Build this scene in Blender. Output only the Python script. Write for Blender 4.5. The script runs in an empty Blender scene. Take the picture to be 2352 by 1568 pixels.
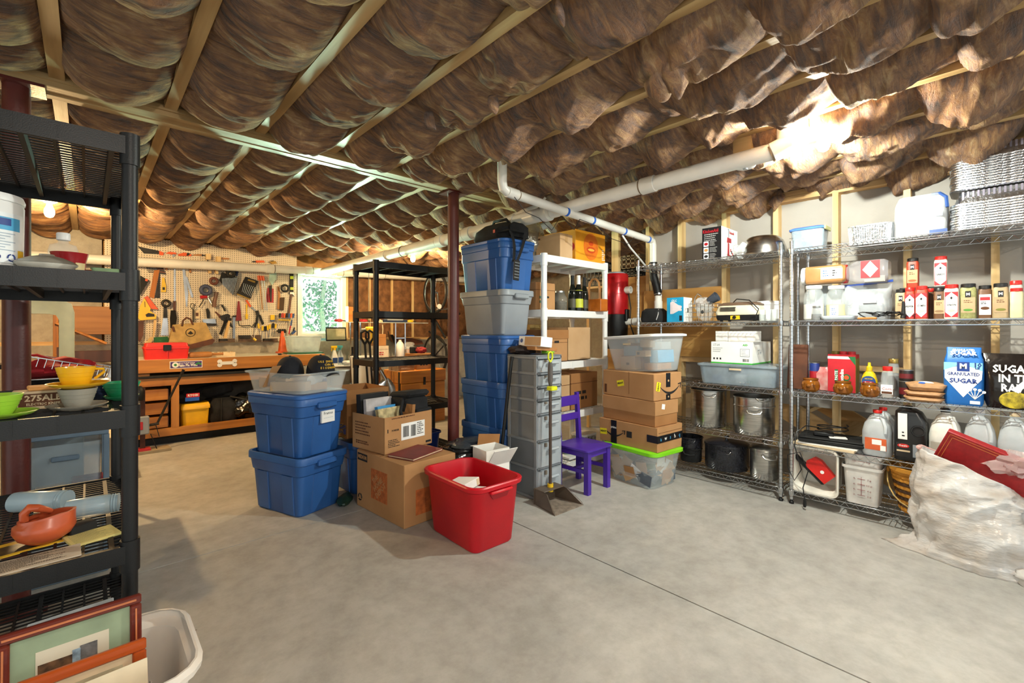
import bpy, math, random
from mathutils import Vector, Matrix, noise
R = math.radians
C = bpy.context.scene.collection
SC = bpy.context.scene
# ---------- camera, sky, exposure ----------
cam = bpy.data.cameras.new('camera')
cam.lens = 16.0
cam.sensor_width = 36.0
cam.shift_y = -0.0119
cam.clip_start = 0.05
co = bpy.data.objects.new('camera', cam)
co.location = (0, 0, 1.235)
co.rotation_euler = (R(90), 0, R(-43))
C.objects.link(co)
SC.camera = co
SC.view_settings.view_transform = 'Standard'
SC.view_settings.look = 'None'
SC.view_settings.gamma = 1.0
SC.view_settings.use_curve_mapping = False
SC.view_settings.exposure = 1.5
W = bpy.data.worlds.new('overcast_sky')
SC.world = W
W.use_nodes = True
W.node_tree.nodes['Background'].inputs[0].default_value = (0.92, 1.0, 0.97, 1)
W.node_tree.nodes['Background'].inputs[1].default_value = 0.5
LAMPS = [((-0.22, 5.10, 2.16), 62, (1.0, 0.68, 0.32)), ((3.15, 5.30, 2.17), 50, (1.0, 0.70, 0.36)),
         ((2.86, 0.64, 2.225), 66, (0.95, 1.0, 0.90)), ((0.4, -1.2, 2.2), 38, (1.0, 0.90, 0.78))]  # last one is an added fill lamp behind the camera, without a bulb
for i, (p, e, c) in enumerate(LAMPS):
 l = bpy.data.lights.new('bulb_or_fill_light', 'POINT')
 l.energy = e
 l.color = c
 l.shadow_soft_size = 0.035
 o = bpy.data.objects.new('bulb_or_fill_light', l)
 o.location = p
 C.objects.link(o)

# added unseen area lamp below the sill, stands in for greenish window daylight
l = bpy.data.lights.new('daylight_fill_lamp', 'AREA')
l.shape = 'RECTANGLE'
l.size, l.size_y = 6, 1.1
l.energy = 6500
l.color = (0.62, 1.0, 0.74)
o = bpy.data.objects.new('daylight_fill_lamp', l)
o.location = (3.4, 12.0, 0.42)
o.rotation_euler = (R(-100), 0, 0)
C.objects.link(o)

# ---------- materials ----------
def lin(h):
 if isinstance(h, str):
  h = [int(h[i:i + 2], 16) / 255 for i in (0, 2, 4)]
  return [x / 12.92 if x <= .04045 else ((x + .055) / 1.055) ** 2.4 for x in h]
 return list(h)


MATS = {}


def nd(nt, t, **k):
 n = nt.nodes.new(t)
 for a, b in k.items():
  if a.startswith('i_'):
   a = a[2:]
   n.inputs[int(a) if a.isdigit() else a].default_value = b
  else:
   setattr(n, a, b)
 return n


def mt(key, col, rough=.5, metal=0., var=.10, sc=9., bump=0., bsc=120., alpha=1., stretch=(1, 1, 1), col2=None, spec=.5, emit=0., coords='Object', detail=4.):
 """procedural material: base colour varied by stretched noise, bump, optional see-through plastic"""
 if key in MATS:
  return MATS[key]
 m = bpy.data.materials.new(key)
 MATS[key] = m
 m.use_nodes = True
 nt = m.node_tree
 b = nt.nodes['Principled BSDF']
 c = lin(col)
 tc = nd(nt, 'ShaderNodeTexCoord')
 mp = nd(nt, 'ShaderNodeMapping')
 mp.inputs['Scale'].default_value = stretch
 nt.links.new(tc.outputs[coords], mp.inputs[0])
 no = nd(nt, 'ShaderNodeTexNoise')
 no.inputs['Scale'].default_value = sc
 no.inputs['Detail'].default_value = detail
 nt.links.new(mp.outputs[0], no.inputs['Vector'])
 cr = nd(nt, 'ShaderNodeValToRGB')
 d = lin(col2) if col2 else [x * (1 - 2 * var) for x in c]
 e = c if col2 else [min(1, x * (1 + var)) for x in c]
 cr.color_ramp.elements[0].position = .33
 cr.color_ramp.elements[1].position = .67
 cr.color_ramp.elements[0].color = (*d, 1)
 cr.color_ramp.elements[1].color = (*e, 1)
 nt.links.new(no.outputs['Fac'], cr.inputs[0])
 nt.links.new(cr.outputs[0], b.inputs['Base Color'])
 b.inputs['Roughness'].default_value = rough
 b.inputs['Metallic'].default_value = metal
 b.inputs['Specular IOR Level'].default_value = spec
 if emit:
  b.inputs['Emission Color'].default_value = (*c, 1)
  b.inputs['Emission Strength'].default_value = emit
 if bump:
  n2 = nd(nt, 'ShaderNodeTexNoise')
  n2.inputs['Scale'].default_value = bsc
  n2.inputs['Detail'].default_value = 3
  nt.links.new(mp.outputs[0], n2.inputs['Vector'])
  bp = nd(nt, 'ShaderNodeBump')
  bp.inputs['Strength'].default_value = bump
  bp.inputs['Distance'].default_value = .01
  nt.links.new(n2.outputs['Fac'], bp.inputs['Height'])
  nt.links.new(bp.outputs[0], b.inputs['Normal'])
 if alpha < 1:
  b.inputs['Alpha'].default_value = alpha
 return m


def wood(key, c1, c2, ax=0, rough=.6, sc=14.):
 s = [1, 1, 1]
 s[ax] = .07
 return mt(key, c1, rough, col2=c2, sc=sc, stretch=s, bump=.15, bsc=40)


M_PINE = [wood('pine_x', 'DDBB85', 'B98C55', 0), wood('pine_y', 'DDBB85', 'B98C55', 1), wood('pine_z', 'E2C692', 'C39C62', 2)]
M_JOIST = wood('joist_wood', 'C9A874', '9C7A4A', 1)
M_BEAM = wood('beam_wood', 'BFA171', '8A6A3E', 0)
M_BENCH = wood('bench_wood', 'C07F35', '8A521D', 0, .5)
M_BENCHZ = wood('bench_wood_upright', 'C08038', '8A521D', 2, .5)
M_CHEST = wood('chest_wood', 'D08A35', 'A9621C', 0, .4)
M_CARD = mt('cardboard', 'B8895A', .85, col2='A87A4C', sc=3.5, bump=.05, bsc=30)
M_CARD2 = mt('cardboard_dark', 'A87646', .85, col2='966638', sc=3.5)
M_CARDL = mt('cardboard_light', 'C9A57C', .85, col2='BB956A', sc=3.5)
M_BLUE = mt('blue_tote_plastic', '2A5C9E', .42, var=.07, sc=4, bump=.06, bsc=150)
M_BLUEL = mt('blue_lid_plastic', '2C61A8', .38, var=.06, sc=4)
M_GREYT = mt('grey_tote_plastic', '8C9298', .45, var=.06, sc=4)
M_RED = mt('red_tub_plastic', 'C4061C', .4, var=.06, sc=4, bump=.05, bsc=150)
M_BLACK = mt('black_plastic', '121213', .45, var=.1, sc=12, spec=.4, bump=.08, bsc=300)
M_BLACKM = mt('black_matte', '141414', .75, var=.2, sc=14)
M_FABRIC = mt('black_fabric', '1A1A1C', .9, var=.3, sc=10, bump=.35, bsc=260)
M_WHITE = mt('white_plastic', 'E8E8E6', .4, var=.03, sc=5)
M_WHITEP = mt('white_paper', 'EFEDE8', .8, var=.03, sc=6)
M_PVC = mt('white_pvc', 'E4E2DA', .32, var=.05, sc=5)
M_CHROME = mt('chrome_wire', 'C9CBCE', .22, 1., var=.06, sc=20)
M_STEEL = mt('brushed_steel', 'C2BFBA', .24, 1., var=.12, sc=9, stretch=(1, 1, 14))
M_FOIL = mt('aluminium_foil', 'DADCDF', .25, 1., var=.05, sc=8, bump=.4, bsc=60)
M_IRON = mt('dark_iron', '3B3633', .5, .8, var=.25, sc=12)
M_CLEAR = mt('clear_plastic', 'E6EEF0', .15, var=.02, alpha=.24)
M_MILK = mt('milky_plastic', 'DDE3E6', .3, var=.03, alpha=.55)
M_GLASS = mt('clear_glass', 'EAF2F0', .05, var=.01, alpha=.2)
M_LABEL = mt('label_white', 'F0EFEB', .7, var=.02)
M_INK = mt('ink_black', '1A1716', .7, var=.05)
M_YEL = mt('yellow_plastic', 'E9B215', .4, var=.05)
M_PURP = mt('purple_paint', '4B2A9E', .35, var=.06, sc=5)


# ---------- geometry ----------
def rr(w, d, r, z, cx=0., cy=0., n=4):
 r = max(1e-4, min(r, w / 2 - 1e-5, d / 2 - 1e-5))
 out = []
 for k, (sx, sy) in enumerate(((1, 1), (-1, 1), (-1, -1), (1, -1))):
  for i in range(n + 1):
   a = R(90 * k + 90 * i / n)
   out.append((cx + sx * (w / 2 - r) + r * math.cos(a), cy + sy * (d / 2 - r) + r * math.sin(a), z))
 return out


def ci(r, z, n=20, cx=0., cy=0., ry=None):
 return [(cx + r * math.cos(2 * math.pi * i / n), cy + (ry or r) * math.sin(2 * math.pi * i / n), z) for i in range(n)]


class G:
 def __init__(s, M=None):
  s.v = []
  s.f = []
  s.M = M

 def at(s, loc=(0, 0, 0), rx=0, ry=0, rz=0):
  s.M = Matrix.Translation(loc) @ Matrix.Rotation(R(rz), 4, 'Z') @ Matrix.Rotation(R(ry), 4, 'Y') @ Matrix.Rotation(R(rx), 4, 'X')
  return s

 def add(s, vs, fs):
  o = len(s.v)
  if s.M is not None:
   vs = [s.M @ Vector(p) for p in vs]
  s.v += [tuple(p) for p in vs]
  s.f += [tuple(i + o for i in f) for f in fs]
  return s

 def loft(s, secs, c0=True, c1=True):
  n = len(secs[0])
  vs = [p for q in secs for p in q]
  fs = []
  for k in range(len(secs) - 1):
   for i in range(n):
    j = (i + 1) % n
    fs.append((k * n + i, k * n + j, (k + 1) * n + j, (k + 1) * n + i))
  if c0:
   fs.append(tuple(range(n - 1, -1, -1)))
  if c1:
   fs.append(tuple((len(secs) - 1) * n + i for i in range(n)))
  return s.add(vs, fs)

 def box(s, x0, y0, z0, x1, y1, z1, ch=0.):
  x0, x1 = min(x0, x1), max(x0, x1)
  y0, y1 = min(y0, y1), max(y0, y1)
  z0, z1 = min(z0, z1), max(z0, z1)
  if ch <= 0:
   vs = [(x, y, z) for z in (z0, z1) for x, y in ((x0, y0), (x1, y0), (x1, y1), (x0, y1))]
   return s.add(vs, [(3, 2, 1, 0), (4, 5, 6, 7), (0, 1, 5, 4), (1, 2, 6, 5), (2, 3, 7, 6), (3, 0, 4, 7)])
  w, d, cx, cy = x1 - x0, y1 - y0, (x0 + x1) / 2, (y0 + y1) / 2
  return s.loft([rr(w - 2 * ch, d - 2 * ch, ch * .3, z0, cx, cy, 1), rr(w, d, ch, z0 + ch, cx, cy, 1), rr(w, d, ch, z1 - ch, cx, cy, 1), rr(w - 2 * ch, d - 2 * ch, ch * .3, z1, cx, cy, 1)])

 def tube(s, pts, r, n=8, cap=True):
  P = [Vector(p) for p in pts]
  secs = []
  up = None
  for i, p in enumerate(P):
   t = (P[min(i + 1, len(P) - 1)] - P[max(i - 1, 0)]).normalized()
   if up is None:
    a = Vector((0, 0, 1)) if abs(t.z) < .9 else Vector((1, 0, 0))
    up = (a - t * a.dot(t)).normalized()
   else:
    up = (up - t * up.dot(t)).normalized()
   b = t.cross(up)
   q = r[i] if isinstance(r, (list, tuple)) else r
   secs.append([tuple(p + (up * math.cos(2 * math.pi * k / n) + b * math.sin(2 * math.pi * k / n)) * q) for k in range(n)])
  return s.loft(secs, cap, cap)

 def lathe(s, prof, n=24, cx=0., cy=0., c0=True, c1=True):
  return s.loft([ci(max(r, 1e-4), z, n, cx, cy) for r, z in prof], c0, c1)

 def prism(s, pts, t0, t1, plane='xz'):
  def q(u, v, w):
   return (u, w, v) if plane == 'xz' else ((w, u, v) if plane == 'yz' else (u, v, w))
  return s.loft([[q(u, v, t0) for u, v in pts], [q(u, v, t1) for u, v in pts]])

 def grid(s, fn, nu, nv):
  vs = [fn(i / nu, j / nv) for j in range(nv + 1) for i in range(nu + 1)]
  k = nu + 1
  return s.add(vs, [(j * k + i, j * k + i + 1, (j + 1) * k + i + 1, (j + 1) * k + i) for j in range(nv) for i in range(nu)])

 def ball(s, c, r, n=12, lump=0., seed=0.):
  if not isinstance(r, (tuple, list)):
   r = (r, r, r)
  secs = []
  for j in range(1, n):
   a = math.pi * j / n
   row = []
   for i in range(2 * n):
    b = math.pi * i / n
    p = Vector((math.sin(a) * math.cos(b), math.sin(a) * math.sin(b), -math.cos(a)))
    k = 1 + (lump * noise.noise(p * 2.1 + Vector((seed, seed, 0))) if lump else 0)
    row.append((c[0] + p.x * r[0] * k, c[1] + p.y * r[1] * k, c[2] + p.z * r[2] * k))
   secs.append(row)
  return s.loft(secs)

 def mesh(s, name, mat, smooth=38):
  me = bpy.data.meshes.new(name)
  me.from_pydata(s.v, [], s.f)
  me.materials.append(mat)
  if smooth:
   me.polygons.foreach_set('use_smooth', [True] * len(me.polygons))
   me.set_sharp_from_angle(angle=R(smooth))
  me.update()
  return me


def link(o, parent=None):
 C.objects.link(o)
 if parent is not None:
  o.parent = parent
 return o


def part(name, g, mat, parent, label=None, smooth=38, stuff=False, loc=None, rot=None):
 me = g if isinstance(g, bpy.types.Mesh) else g.mesh(name, mat, smooth)
 o = link(bpy.data.objects.new(name, me), parent)
 if label:
  o['label'] = label
 if stuff:
  o['kind'] = 'stuff'
 if loc:
  o.location = loc
 if rot:
  o.rotation_euler = [R(a) for a in rot]
 return o


def thing(name, label, cat, loc=(0, 0, 0), rz=0., group=None, rx=0., ry=0.):
 o = link(bpy.data.objects.new(name, None))
 o.empty_display_size = .05
 o.location = loc
 o.rotation_euler = (R(rx), R(ry), R(rz))
 o['label'] = label
 o['category'] = cat
 if group:
  o['group'] = group
 return o


def solo(name, g, mat, label, cat, loc=(0, 0, 0), rz=0., group=None, rx=0., ry=0., smooth=38, kind=None):
 o = link(bpy.data.objects.new(name, g.mesh(name, mat, smooth)))
 o.location = loc
 o.rotation_euler = (R(rx), R(ry), R(rz))
 o['label'] = label
 o['category'] = cat
 if group:
  o['group'] = group
 if kind:
  o['kind'] = kind
 return o


def struct(name, label=None, g=None, mat=None, smooth=38):
 o = link(bpy.data.objects.new(name, g.mesh(name, mat, smooth) if g else None))
 o['kind'] = 'structure'
 if label:
  o['label'] = label
 return o


def dup(o, loc=None, rz=None, label=None, parent=None):
 c = o.copy()
 C.objects.link(c)
 c.parent = parent
 for ch in list(o.children):
  dup(ch, parent=c)
 if loc is not None:
  c.location = loc
 if rz is not None:
  c.rotation_euler = (c.rotation_euler[0], c.rotation_euler[1], R(rz))
 if label:
  c['label'] = label
 return c


FACE = {'-y': (90, 0, 0), '-x': (90, 0, -90), '+x': (90, 0, 90), 'z': (0, 0, 0), '+y': (90, 0, 180)}


def txt(body, size, mat, parent, loc, face='-y', align='CENTER', name='lettering', bold=0., sx=1., roll=0.):
 cu = bpy.data.curves.new('lettering', 'FONT')
 cu.body = body
 cu.size = size
 cu.align_x = align
 cu.align_y = 'CENTER'
 cu.extrude = .0004
 cu.resolution_u = 1
 cu.offset = bold
 o = bpy.data.objects.new('lettering', cu)
 me = bpy.data.meshes.new_from_object(o)
 me.materials.clear()
 me.materials.append(mat)
 bpy.data.objects.remove(o)
 t = link(bpy.data.objects.new(name, me), parent)
 t.location = loc
 e = FACE[face] if isinstance(face, str) else face
 t.rotation_euler = (Matrix.Rotation(R(e[2]), 3, 'Z') @ Matrix.Rotation(R(e[1]), 3, 'Y') @ Matrix.Rotation(R(e[0]), 3, 'X') @ Matrix.Rotation(R(roll), 3, 'Z')).to_euler()
 t.scale = (sx, 1, 1)
 return t


def barcode(parent, x, y, z, w, h, face, seed=1, vert=False):
 rnd = random.Random(seed)
 g = G()
 u = 0
 while u < w:
  b = rnd.choice((.0018, .003, .0042))
  if face == '-y':
   g.box(x + u, y, z, x + min(w, u + b), y + .001, z + h)
  else:
   g.box(x, y + u, z, x + .001, y + min(w, u + b), z + h)
  u += b + rnd.choice((.002, .003))
 return part('barcode', g, M_INK, parent)

# ================= SETTING =================
rnd = random.Random(7)


def concrete(key, c1, c2, c3, sc):
 m = bpy.data.materials.new(key)
 m.use_nodes = True
 nt = m.node_tree
 b = nt.nodes['Principled BSDF']
 tc = nd(nt, 'ShaderNodeTexCoord')
 n1 = nd(nt, 'ShaderNodeTexNoise', i_Scale=sc, i_Detail=8., i_Roughness=.65, i_Distortion=.6)
 n2 = nd(nt, 'ShaderNodeTexNoise', i_Scale=sc * 14, i_Detail=6., i_Roughness=.7)
 n3 = nd(nt, 'ShaderNodeTexVoronoi', i_Scale=sc * 5.5)
 for n in (n1, n2, n3):
  nt.links.new(tc.outputs['Object'], n.inputs['Vector'])
 r1 = nd(nt, 'ShaderNodeValToRGB')
 e = r1.color_ramp.elements
 e[0].position, e[0].color = .3, (*lin(c1), 1)
 e[1].position, e[1].color = .72, (*lin(c3), 1)
 k = e.new(.5)
 k.color = (*lin(c2), 1)
 nt.links.new(n1.outputs['Fac'], r1.inputs[0])
 r2 = nd(nt, 'ShaderNodeValToRGB')
 r2.color_ramp.elements[0].position, r2.color_ramp.elements[0].color = .35, (.86, .855, .84, 1)
 r2.color_ramp.elements[1].position, r2.color_ramp.elements[1].color = .6, (1.05, 1.05, 1.05, 1)
 nt.links.new(n2.outputs['Fac'], r2.inputs[0])
 r3 = nd(nt, 'ShaderNodeValToRGB')
 r3.color_ramp.elements[0].position, r3.color_ramp.elements[0].color = .012, (.42, .34, .26, 1)
 r3.color_ramp.elements[1].position, r3.color_ramp.elements[1].color = .022, (1, 1, 1, 1)
 nt.links.new(n3.outputs['Distance'], r3.inputs[0])
 a = nd(nt, 'ShaderNodeMixRGB', blend_type='MULTIPLY', i_0=1.)
 c = nd(nt, 'ShaderNodeMixRGB', blend_type='MULTIPLY', i_0=1.)
 nt.links.new(r1.outputs[0], a.inputs[1])
 nt.links.new(r2.outputs[0], a.inputs[2])
 nt.links.new(a.outputs[0], c.inputs[1])
 nt.links.new(r3.outputs[0], c.inputs[2])
 nt.links.new(c.outputs[0], b.inputs['Base Color'])
 b.inputs['Roughness'].default_value = .62
 bp = nd(nt, 'ShaderNodeBump', i_Strength=.12, i_Distance=.01)
 nt.links.new(n2.outputs['Fac'], bp.inputs['Height'])
 nt.links.new(bp.outputs[0], b.inputs['Normal'])
 return m


M_FLOOR = concrete('floor_concrete', '8E8D88', 'A8A6A1', 'BDBBB5', .75)
M_CWALL = concrete('wall_concrete', '8E877A', 'A59D8E', 'B5AD9D', 1.3)
M_DRY = mt('grey_drywall', 'A8A29A', .9, var=.06, sc=2.5, bump=.05, bsc=90)
M_FACED = mt('brown_faced_insulation', '8A5F3A', .8, col2='5C3B20', sc=11, bump=.2, bsc=40, detail=8)
M_PLY = wood('plywood', 'C79A58', 'A87536', 1, .6, 7.)
M_VINYL = mt('white_vinyl', 'E6E6E0', .4, var=.03)
M_MAROON = mt('maroon_paint', '5A2620', .38, var=.12, sc=7, bump=.08, bsc=90)

# floor: four concrete slabs cut by two control joints (recessed grooves)
g = G()
xs, ys = (-3.2, 1.996, 2.004, 7.4), (-2.6, 2.976, 2.984, 7.3)
for i in range(3):
 for j in range(3):
  z = 0. if (i != 1 and j != 1) else -.012
  g.add([(xs[i], ys[j], z), (xs[i + 1], ys[j], z), (xs[i + 1], ys[j + 1], z), (xs[i], ys[j + 1], z)], [(0, 1, 2, 3)])
for k in (1, 2):
 g.add([(xs[k], ys[0], -.012), (xs[k], ys[3], -.012), (xs[k], ys[3], 0), (xs[k], ys[0], 0)], [(0, 1, 2, 3)])
 g.add([(xs[0], ys[k], -.012), (xs[3], ys[k], -.012), (xs[3], ys[k], 0), (xs[0], ys[k], 0)], [(0, 1, 2, 3)])
struct('floor', 'grey concrete slab floor with saw cut joints', g, M_FLOOR, 0)

# back wall: concrete below, framed above, one window
wb = struct('wall_back', 'back wall of concrete below and framed brown insulation above')
part('foundation', G().box(-3.2, 7.0, 0, 7.4, 7.25, 1.06), M_CWALL, wb)
part('sill_plate', G().box(-3.2, 7.0, 1.06, 2.25, 7.14, 1.10).box(2.96, 7.0, 1.06, 7.4, 7.14, 1.10), M_PINE[0], wb)
part('foundation_wall', G().box(-3.2, 7.05, 1.10, .12, 7.2, 2.5), M_CWALL, wb)
part('sheathing', G().box(.12, 7.14, 1.06, 2.24, 7.2, 2.5).box(2.94, 7.14, 1.06, 7.4, 7.2, 2.5).box(2.24, 7.14, 2.08, 2.94, 7.2, 2.5), M_PLY, wb)
for x in [2.96, 3.34, 3.74, 4.14, 4.55, 4.96, 5.36, 5.77, 6.18, 6.6]:
 part('stud', G().box(x, 7.0, 1.10, x + .04, 7.14, 2.34), M_PINE[2], wb)
 part('insulation_panel', G().grid(lambda u, v: (x + .04 + u * .365, 7.02 - .03 * math.sin(math.pi * u) + .012 * noise.noise(Vector((x + u * 3, v * 5, 1))), 1.10 + v * 1.24), 8, 18), M_FACED, wb)
part('header', G().box(2.2, 6.99, 2.08, 7.4, 7.14, 2.13), M_PINE[0], wb)
wl = struct('wall_left', 'left concrete wall of the basement', G().box(-2.2, 2.6, 0, -2.0, 7.2, 2.36), M_CWALL)
wr2 = struct('wall_far', 'far right concrete wall beyond the partition', G().box(6.9, 2.0, 0, 7.1, 7.2, 2.36), M_CWALL)

w1 = struct('window_1', 'white vinyl window with tree outside')
part('frame', G().box(2.24, 6.985, 1.10, 2.30, 7.16, 2.09).box(2.90, 6.985, 1.10, 2.96, 7.16, 2.09).box(2.30, 6.985, 2.03, 2.90, 7.16, 2.09).box(2.30, 6.985, 1.10, 2.90, 7.16, 1.17), M_VINYL, w1)
part('sash', G().box(2.30, 7.06, 1.17, 2.335, 7.1, 2.03).box(2.865, 7.06, 1.17, 2.90, 7.1, 2.03).box(2.335, 7.06, 1.995, 2.865, 7.1, 2.03).box(2.335, 7.06, 1.17, 2.865, 7.1, 1.205), M_VINYL, w1)
part('pane', G().box(2.335, 7.075, 1.205, 2.865, 7.081, 1.995), mt('window_glass', '8FA0A0', .03, var=.01, alpha=.05), w1)
# tree outside
tr = thing('tree', 'pale green leafy tree seen outside through the window', 'tree', (5.25, 14.0, -.57))
tr.scale = (1.46, 1.46, 1.46)
part('trunk', G().tube([(0, 0, -.4), (.03, 0, .8), (-.05, .02, 1.7), (.1, 0, 2.8)], [.07, .06, .05, .02], 8).tube([(0, 0, .9), (-.45, -.1, 1.5), (-.7, -.1, 2.2)], [.03, .02, .01], 6).tube([(0, 0, 1.1), (.4, -.1, 1.6), (.7, 0, 2.3)], [.03, .02, .01], 6), mt('pale_bark', 'C9CDC4', .9), tr)
g = G()
for i in range(3400):
 a = Vector((rnd.gauss(0, .55), rnd.gauss(0, .35), rnd.gauss(1.75, .5)))
 if noise.noise(a * 2.2) < -.08:
  continue
 s = rnd.uniform(.026, .05)
 n = Vector((rnd.uniform(-1, 1), rnd.uniform(-1, .2), rnd.uniform(-1, 1))).normalized()
 t = n.orthogonal().normalized() * s
 b = n.cross(t) * .55
 g.add([a - t, a + b, a + t, a - b], [(0, 1, 2, 3)])
part('foliage', g, mt('pale_leaves', '7FA898', .7, var=.12), tr, stuff=True, smooth=0)
M_GROUND = mt('lawn_green', '3E4A2C', .95)
part('bounce_shield', G().box(-3.2, 7.255, -1, 2.24, 7.275, 2.6).box(2.96, 7.255, -1, 7.4, 7.275, 2.6).box(2.24, 7.255, -1, 2.96, 7.275, 1.10).box(2.24, 7.255, 2.09, 2.96, 7.275, 2.6), mt('charcoal_shield', '1E2022', .9), wb)  # unseen dark sheet, added to stop lamp bounce washing out the tree
struct('ground_outside', 'green lawn outside the window', G().box(-6, 7.5, -1.2, 16, 20, -.4), M_GROUND)

# partition on the right: studs, plates, drywall, open under the stair
wr = struct('wall_right', 'stud partition with grey drywall behind the wire shelves')
YST = [2.426, 2.085, 1.672, 1.257, .849, .438, .02, -.39, -.80]
for y in YST:
 part('stud', G().box(4.13, y - .019, .04, 4.219, y + .019, 2.265), M_PINE[2], wr)
part('top_plate', G().box(4.13, -1.3, 2.265, 4.219, 2.47, 2.303), M_PINE[1], wr)
part('top_plate', G().box(4.128, -1.3, 2.305, 4.221, 2.47, 2.343), M_PINE[1], wr)
part('bottom_plate', G().box(4.13, -1.3, 0, 4.219, 2.47, .038), M_PINE[1], wr)
part('drywall', G().box(4.221, -1.3, .62, 4.234, 2.47, 2.36), M_DRY, wr)
part('plywood_panel', G().box(4.118, 1.69, .98, 4.129, 2.46, 1.62), M_PLY, wr)
part('blocking', G().box(4.14, 1.69, .93, 4.2, 2.45, .978), M_PINE[1], wr)
part('blocking', G().box(4.14, .46, .93, 4.2, .83, .968), M_PINE[1], wr)
part('drywall', G().box(5.3, -1.3, 0, 5.32, 2.47, 2.36), M_DRY, wr)
st = thing('stair_stringer', 'sloping pine stair stringer behind the stud partition', 'stairs', (0, 0, 0))
part('stringer', G().prism([(1.95, 1.12), (1.95, .90), (.35, -.02), (.12, .0)], 4.24, 4.278, 'yz'), M_PINE[1], st)
part('stringer', G().prism([(1.95, 1.12), (1.95, .90), (.35, -.02), (.12, .0)], 5.1, 5.14, 'yz'), M_PINE[1], st)
for i in range(5):
 part('tread', G().box(4.28, .45 + i * .3, .18 + i * .19, 5.1, .72 + i * .3, .21 + i * .19), M_PINE[0], st)

# ceiling: joists, beam plies, insulation batts
ce = struct('ceiling', 'open joist ceiling stuffed with brown fibreglass batts')
part('subfloor', G().box(-3, -1.5, 2.56, 7.4, 7.2, 2.58), M_PLY, ce)
KX = [.307 + .4064 * k for k in range(-5, 17)]
for x in KX:
 part('joist', G().box(x - .026, -1.5, 2.345, x + .026, 2.868, 2.385).box(x - .006, -1.5, 2.385, x + .006, 2.868, 2.56), M_JOIST, ce)
 part('joist', G().box(x - .026, 3.032, 2.345, x + .026, 7.1, 2.385).box(x - .006, 3.032, 2.385, x + .006, 7.1, 2.56), M_JOIST, ce)
XBE = 2.95
for i in range(3):
 y = 2.87 + .0535 * i
 part('beam_ply', G().box(-2.2, y, 2.312 + .003 * (i % 2), XBE, y + .052, 2.55, .002), M_BEAM, ce)
part('beam_plate', G().box(-2.2, 2.855, 2.335, XBE, 2.87, 2.36), M_BEAM, ce)

mi = bpy.data.materials.new('brown_fibreglass')
mi.use_nodes = True
nt = mi.node_tree
b = nt.nodes['Principled BSDF']
tc = nd(nt, 'ShaderNodeTexCoord')
mp = nd(nt, 'ShaderNodeMapping')
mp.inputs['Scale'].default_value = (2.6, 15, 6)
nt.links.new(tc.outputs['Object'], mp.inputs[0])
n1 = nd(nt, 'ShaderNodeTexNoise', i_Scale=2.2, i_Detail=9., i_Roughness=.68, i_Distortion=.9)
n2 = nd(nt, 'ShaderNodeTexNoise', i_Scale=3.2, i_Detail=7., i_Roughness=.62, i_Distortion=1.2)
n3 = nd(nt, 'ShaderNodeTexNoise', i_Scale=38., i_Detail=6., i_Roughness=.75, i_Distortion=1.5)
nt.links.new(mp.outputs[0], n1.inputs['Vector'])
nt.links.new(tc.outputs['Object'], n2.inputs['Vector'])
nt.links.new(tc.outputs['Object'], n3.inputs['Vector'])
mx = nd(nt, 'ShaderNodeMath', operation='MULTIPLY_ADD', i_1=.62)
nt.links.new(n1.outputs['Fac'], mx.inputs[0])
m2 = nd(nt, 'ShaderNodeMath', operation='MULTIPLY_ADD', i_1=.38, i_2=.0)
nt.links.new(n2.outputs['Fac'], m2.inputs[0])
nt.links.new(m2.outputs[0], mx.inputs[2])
cr = nd(nt, 'ShaderNodeValToRGB')  # fibre tones, range widened to stand in for shadows and bright edges
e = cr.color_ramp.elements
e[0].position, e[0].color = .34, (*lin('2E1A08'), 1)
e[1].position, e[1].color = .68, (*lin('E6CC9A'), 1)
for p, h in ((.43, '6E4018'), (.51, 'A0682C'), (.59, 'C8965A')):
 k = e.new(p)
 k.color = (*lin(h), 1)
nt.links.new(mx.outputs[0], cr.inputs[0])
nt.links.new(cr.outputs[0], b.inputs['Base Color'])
b.inputs['Roughness'].default_value = .95
b.inputs['Specular IOR Level'].default_value = .1
b.inputs['Sheen Weight'].default_value = .35
b.inputs['Sheen Roughness'].default_value = .6
ad = nd(nt, 'ShaderNodeMath', operation='MULTIPLY_ADD', i_1=.35)
nt.links.new(n3.outputs['Fac'], ad.inputs[0])
nt.links.new(n1.outputs['Fac'], ad.inputs[2])
bp = nd(nt, 'ShaderNodeBump', i_Strength=1., i_Distance=.05)
nt.links.new(ad.outputs[0], bp.inputs['Height'])
nt.links.new(bp.outputs[0], b.inputs['Normal'])
M_INS = mi


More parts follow.
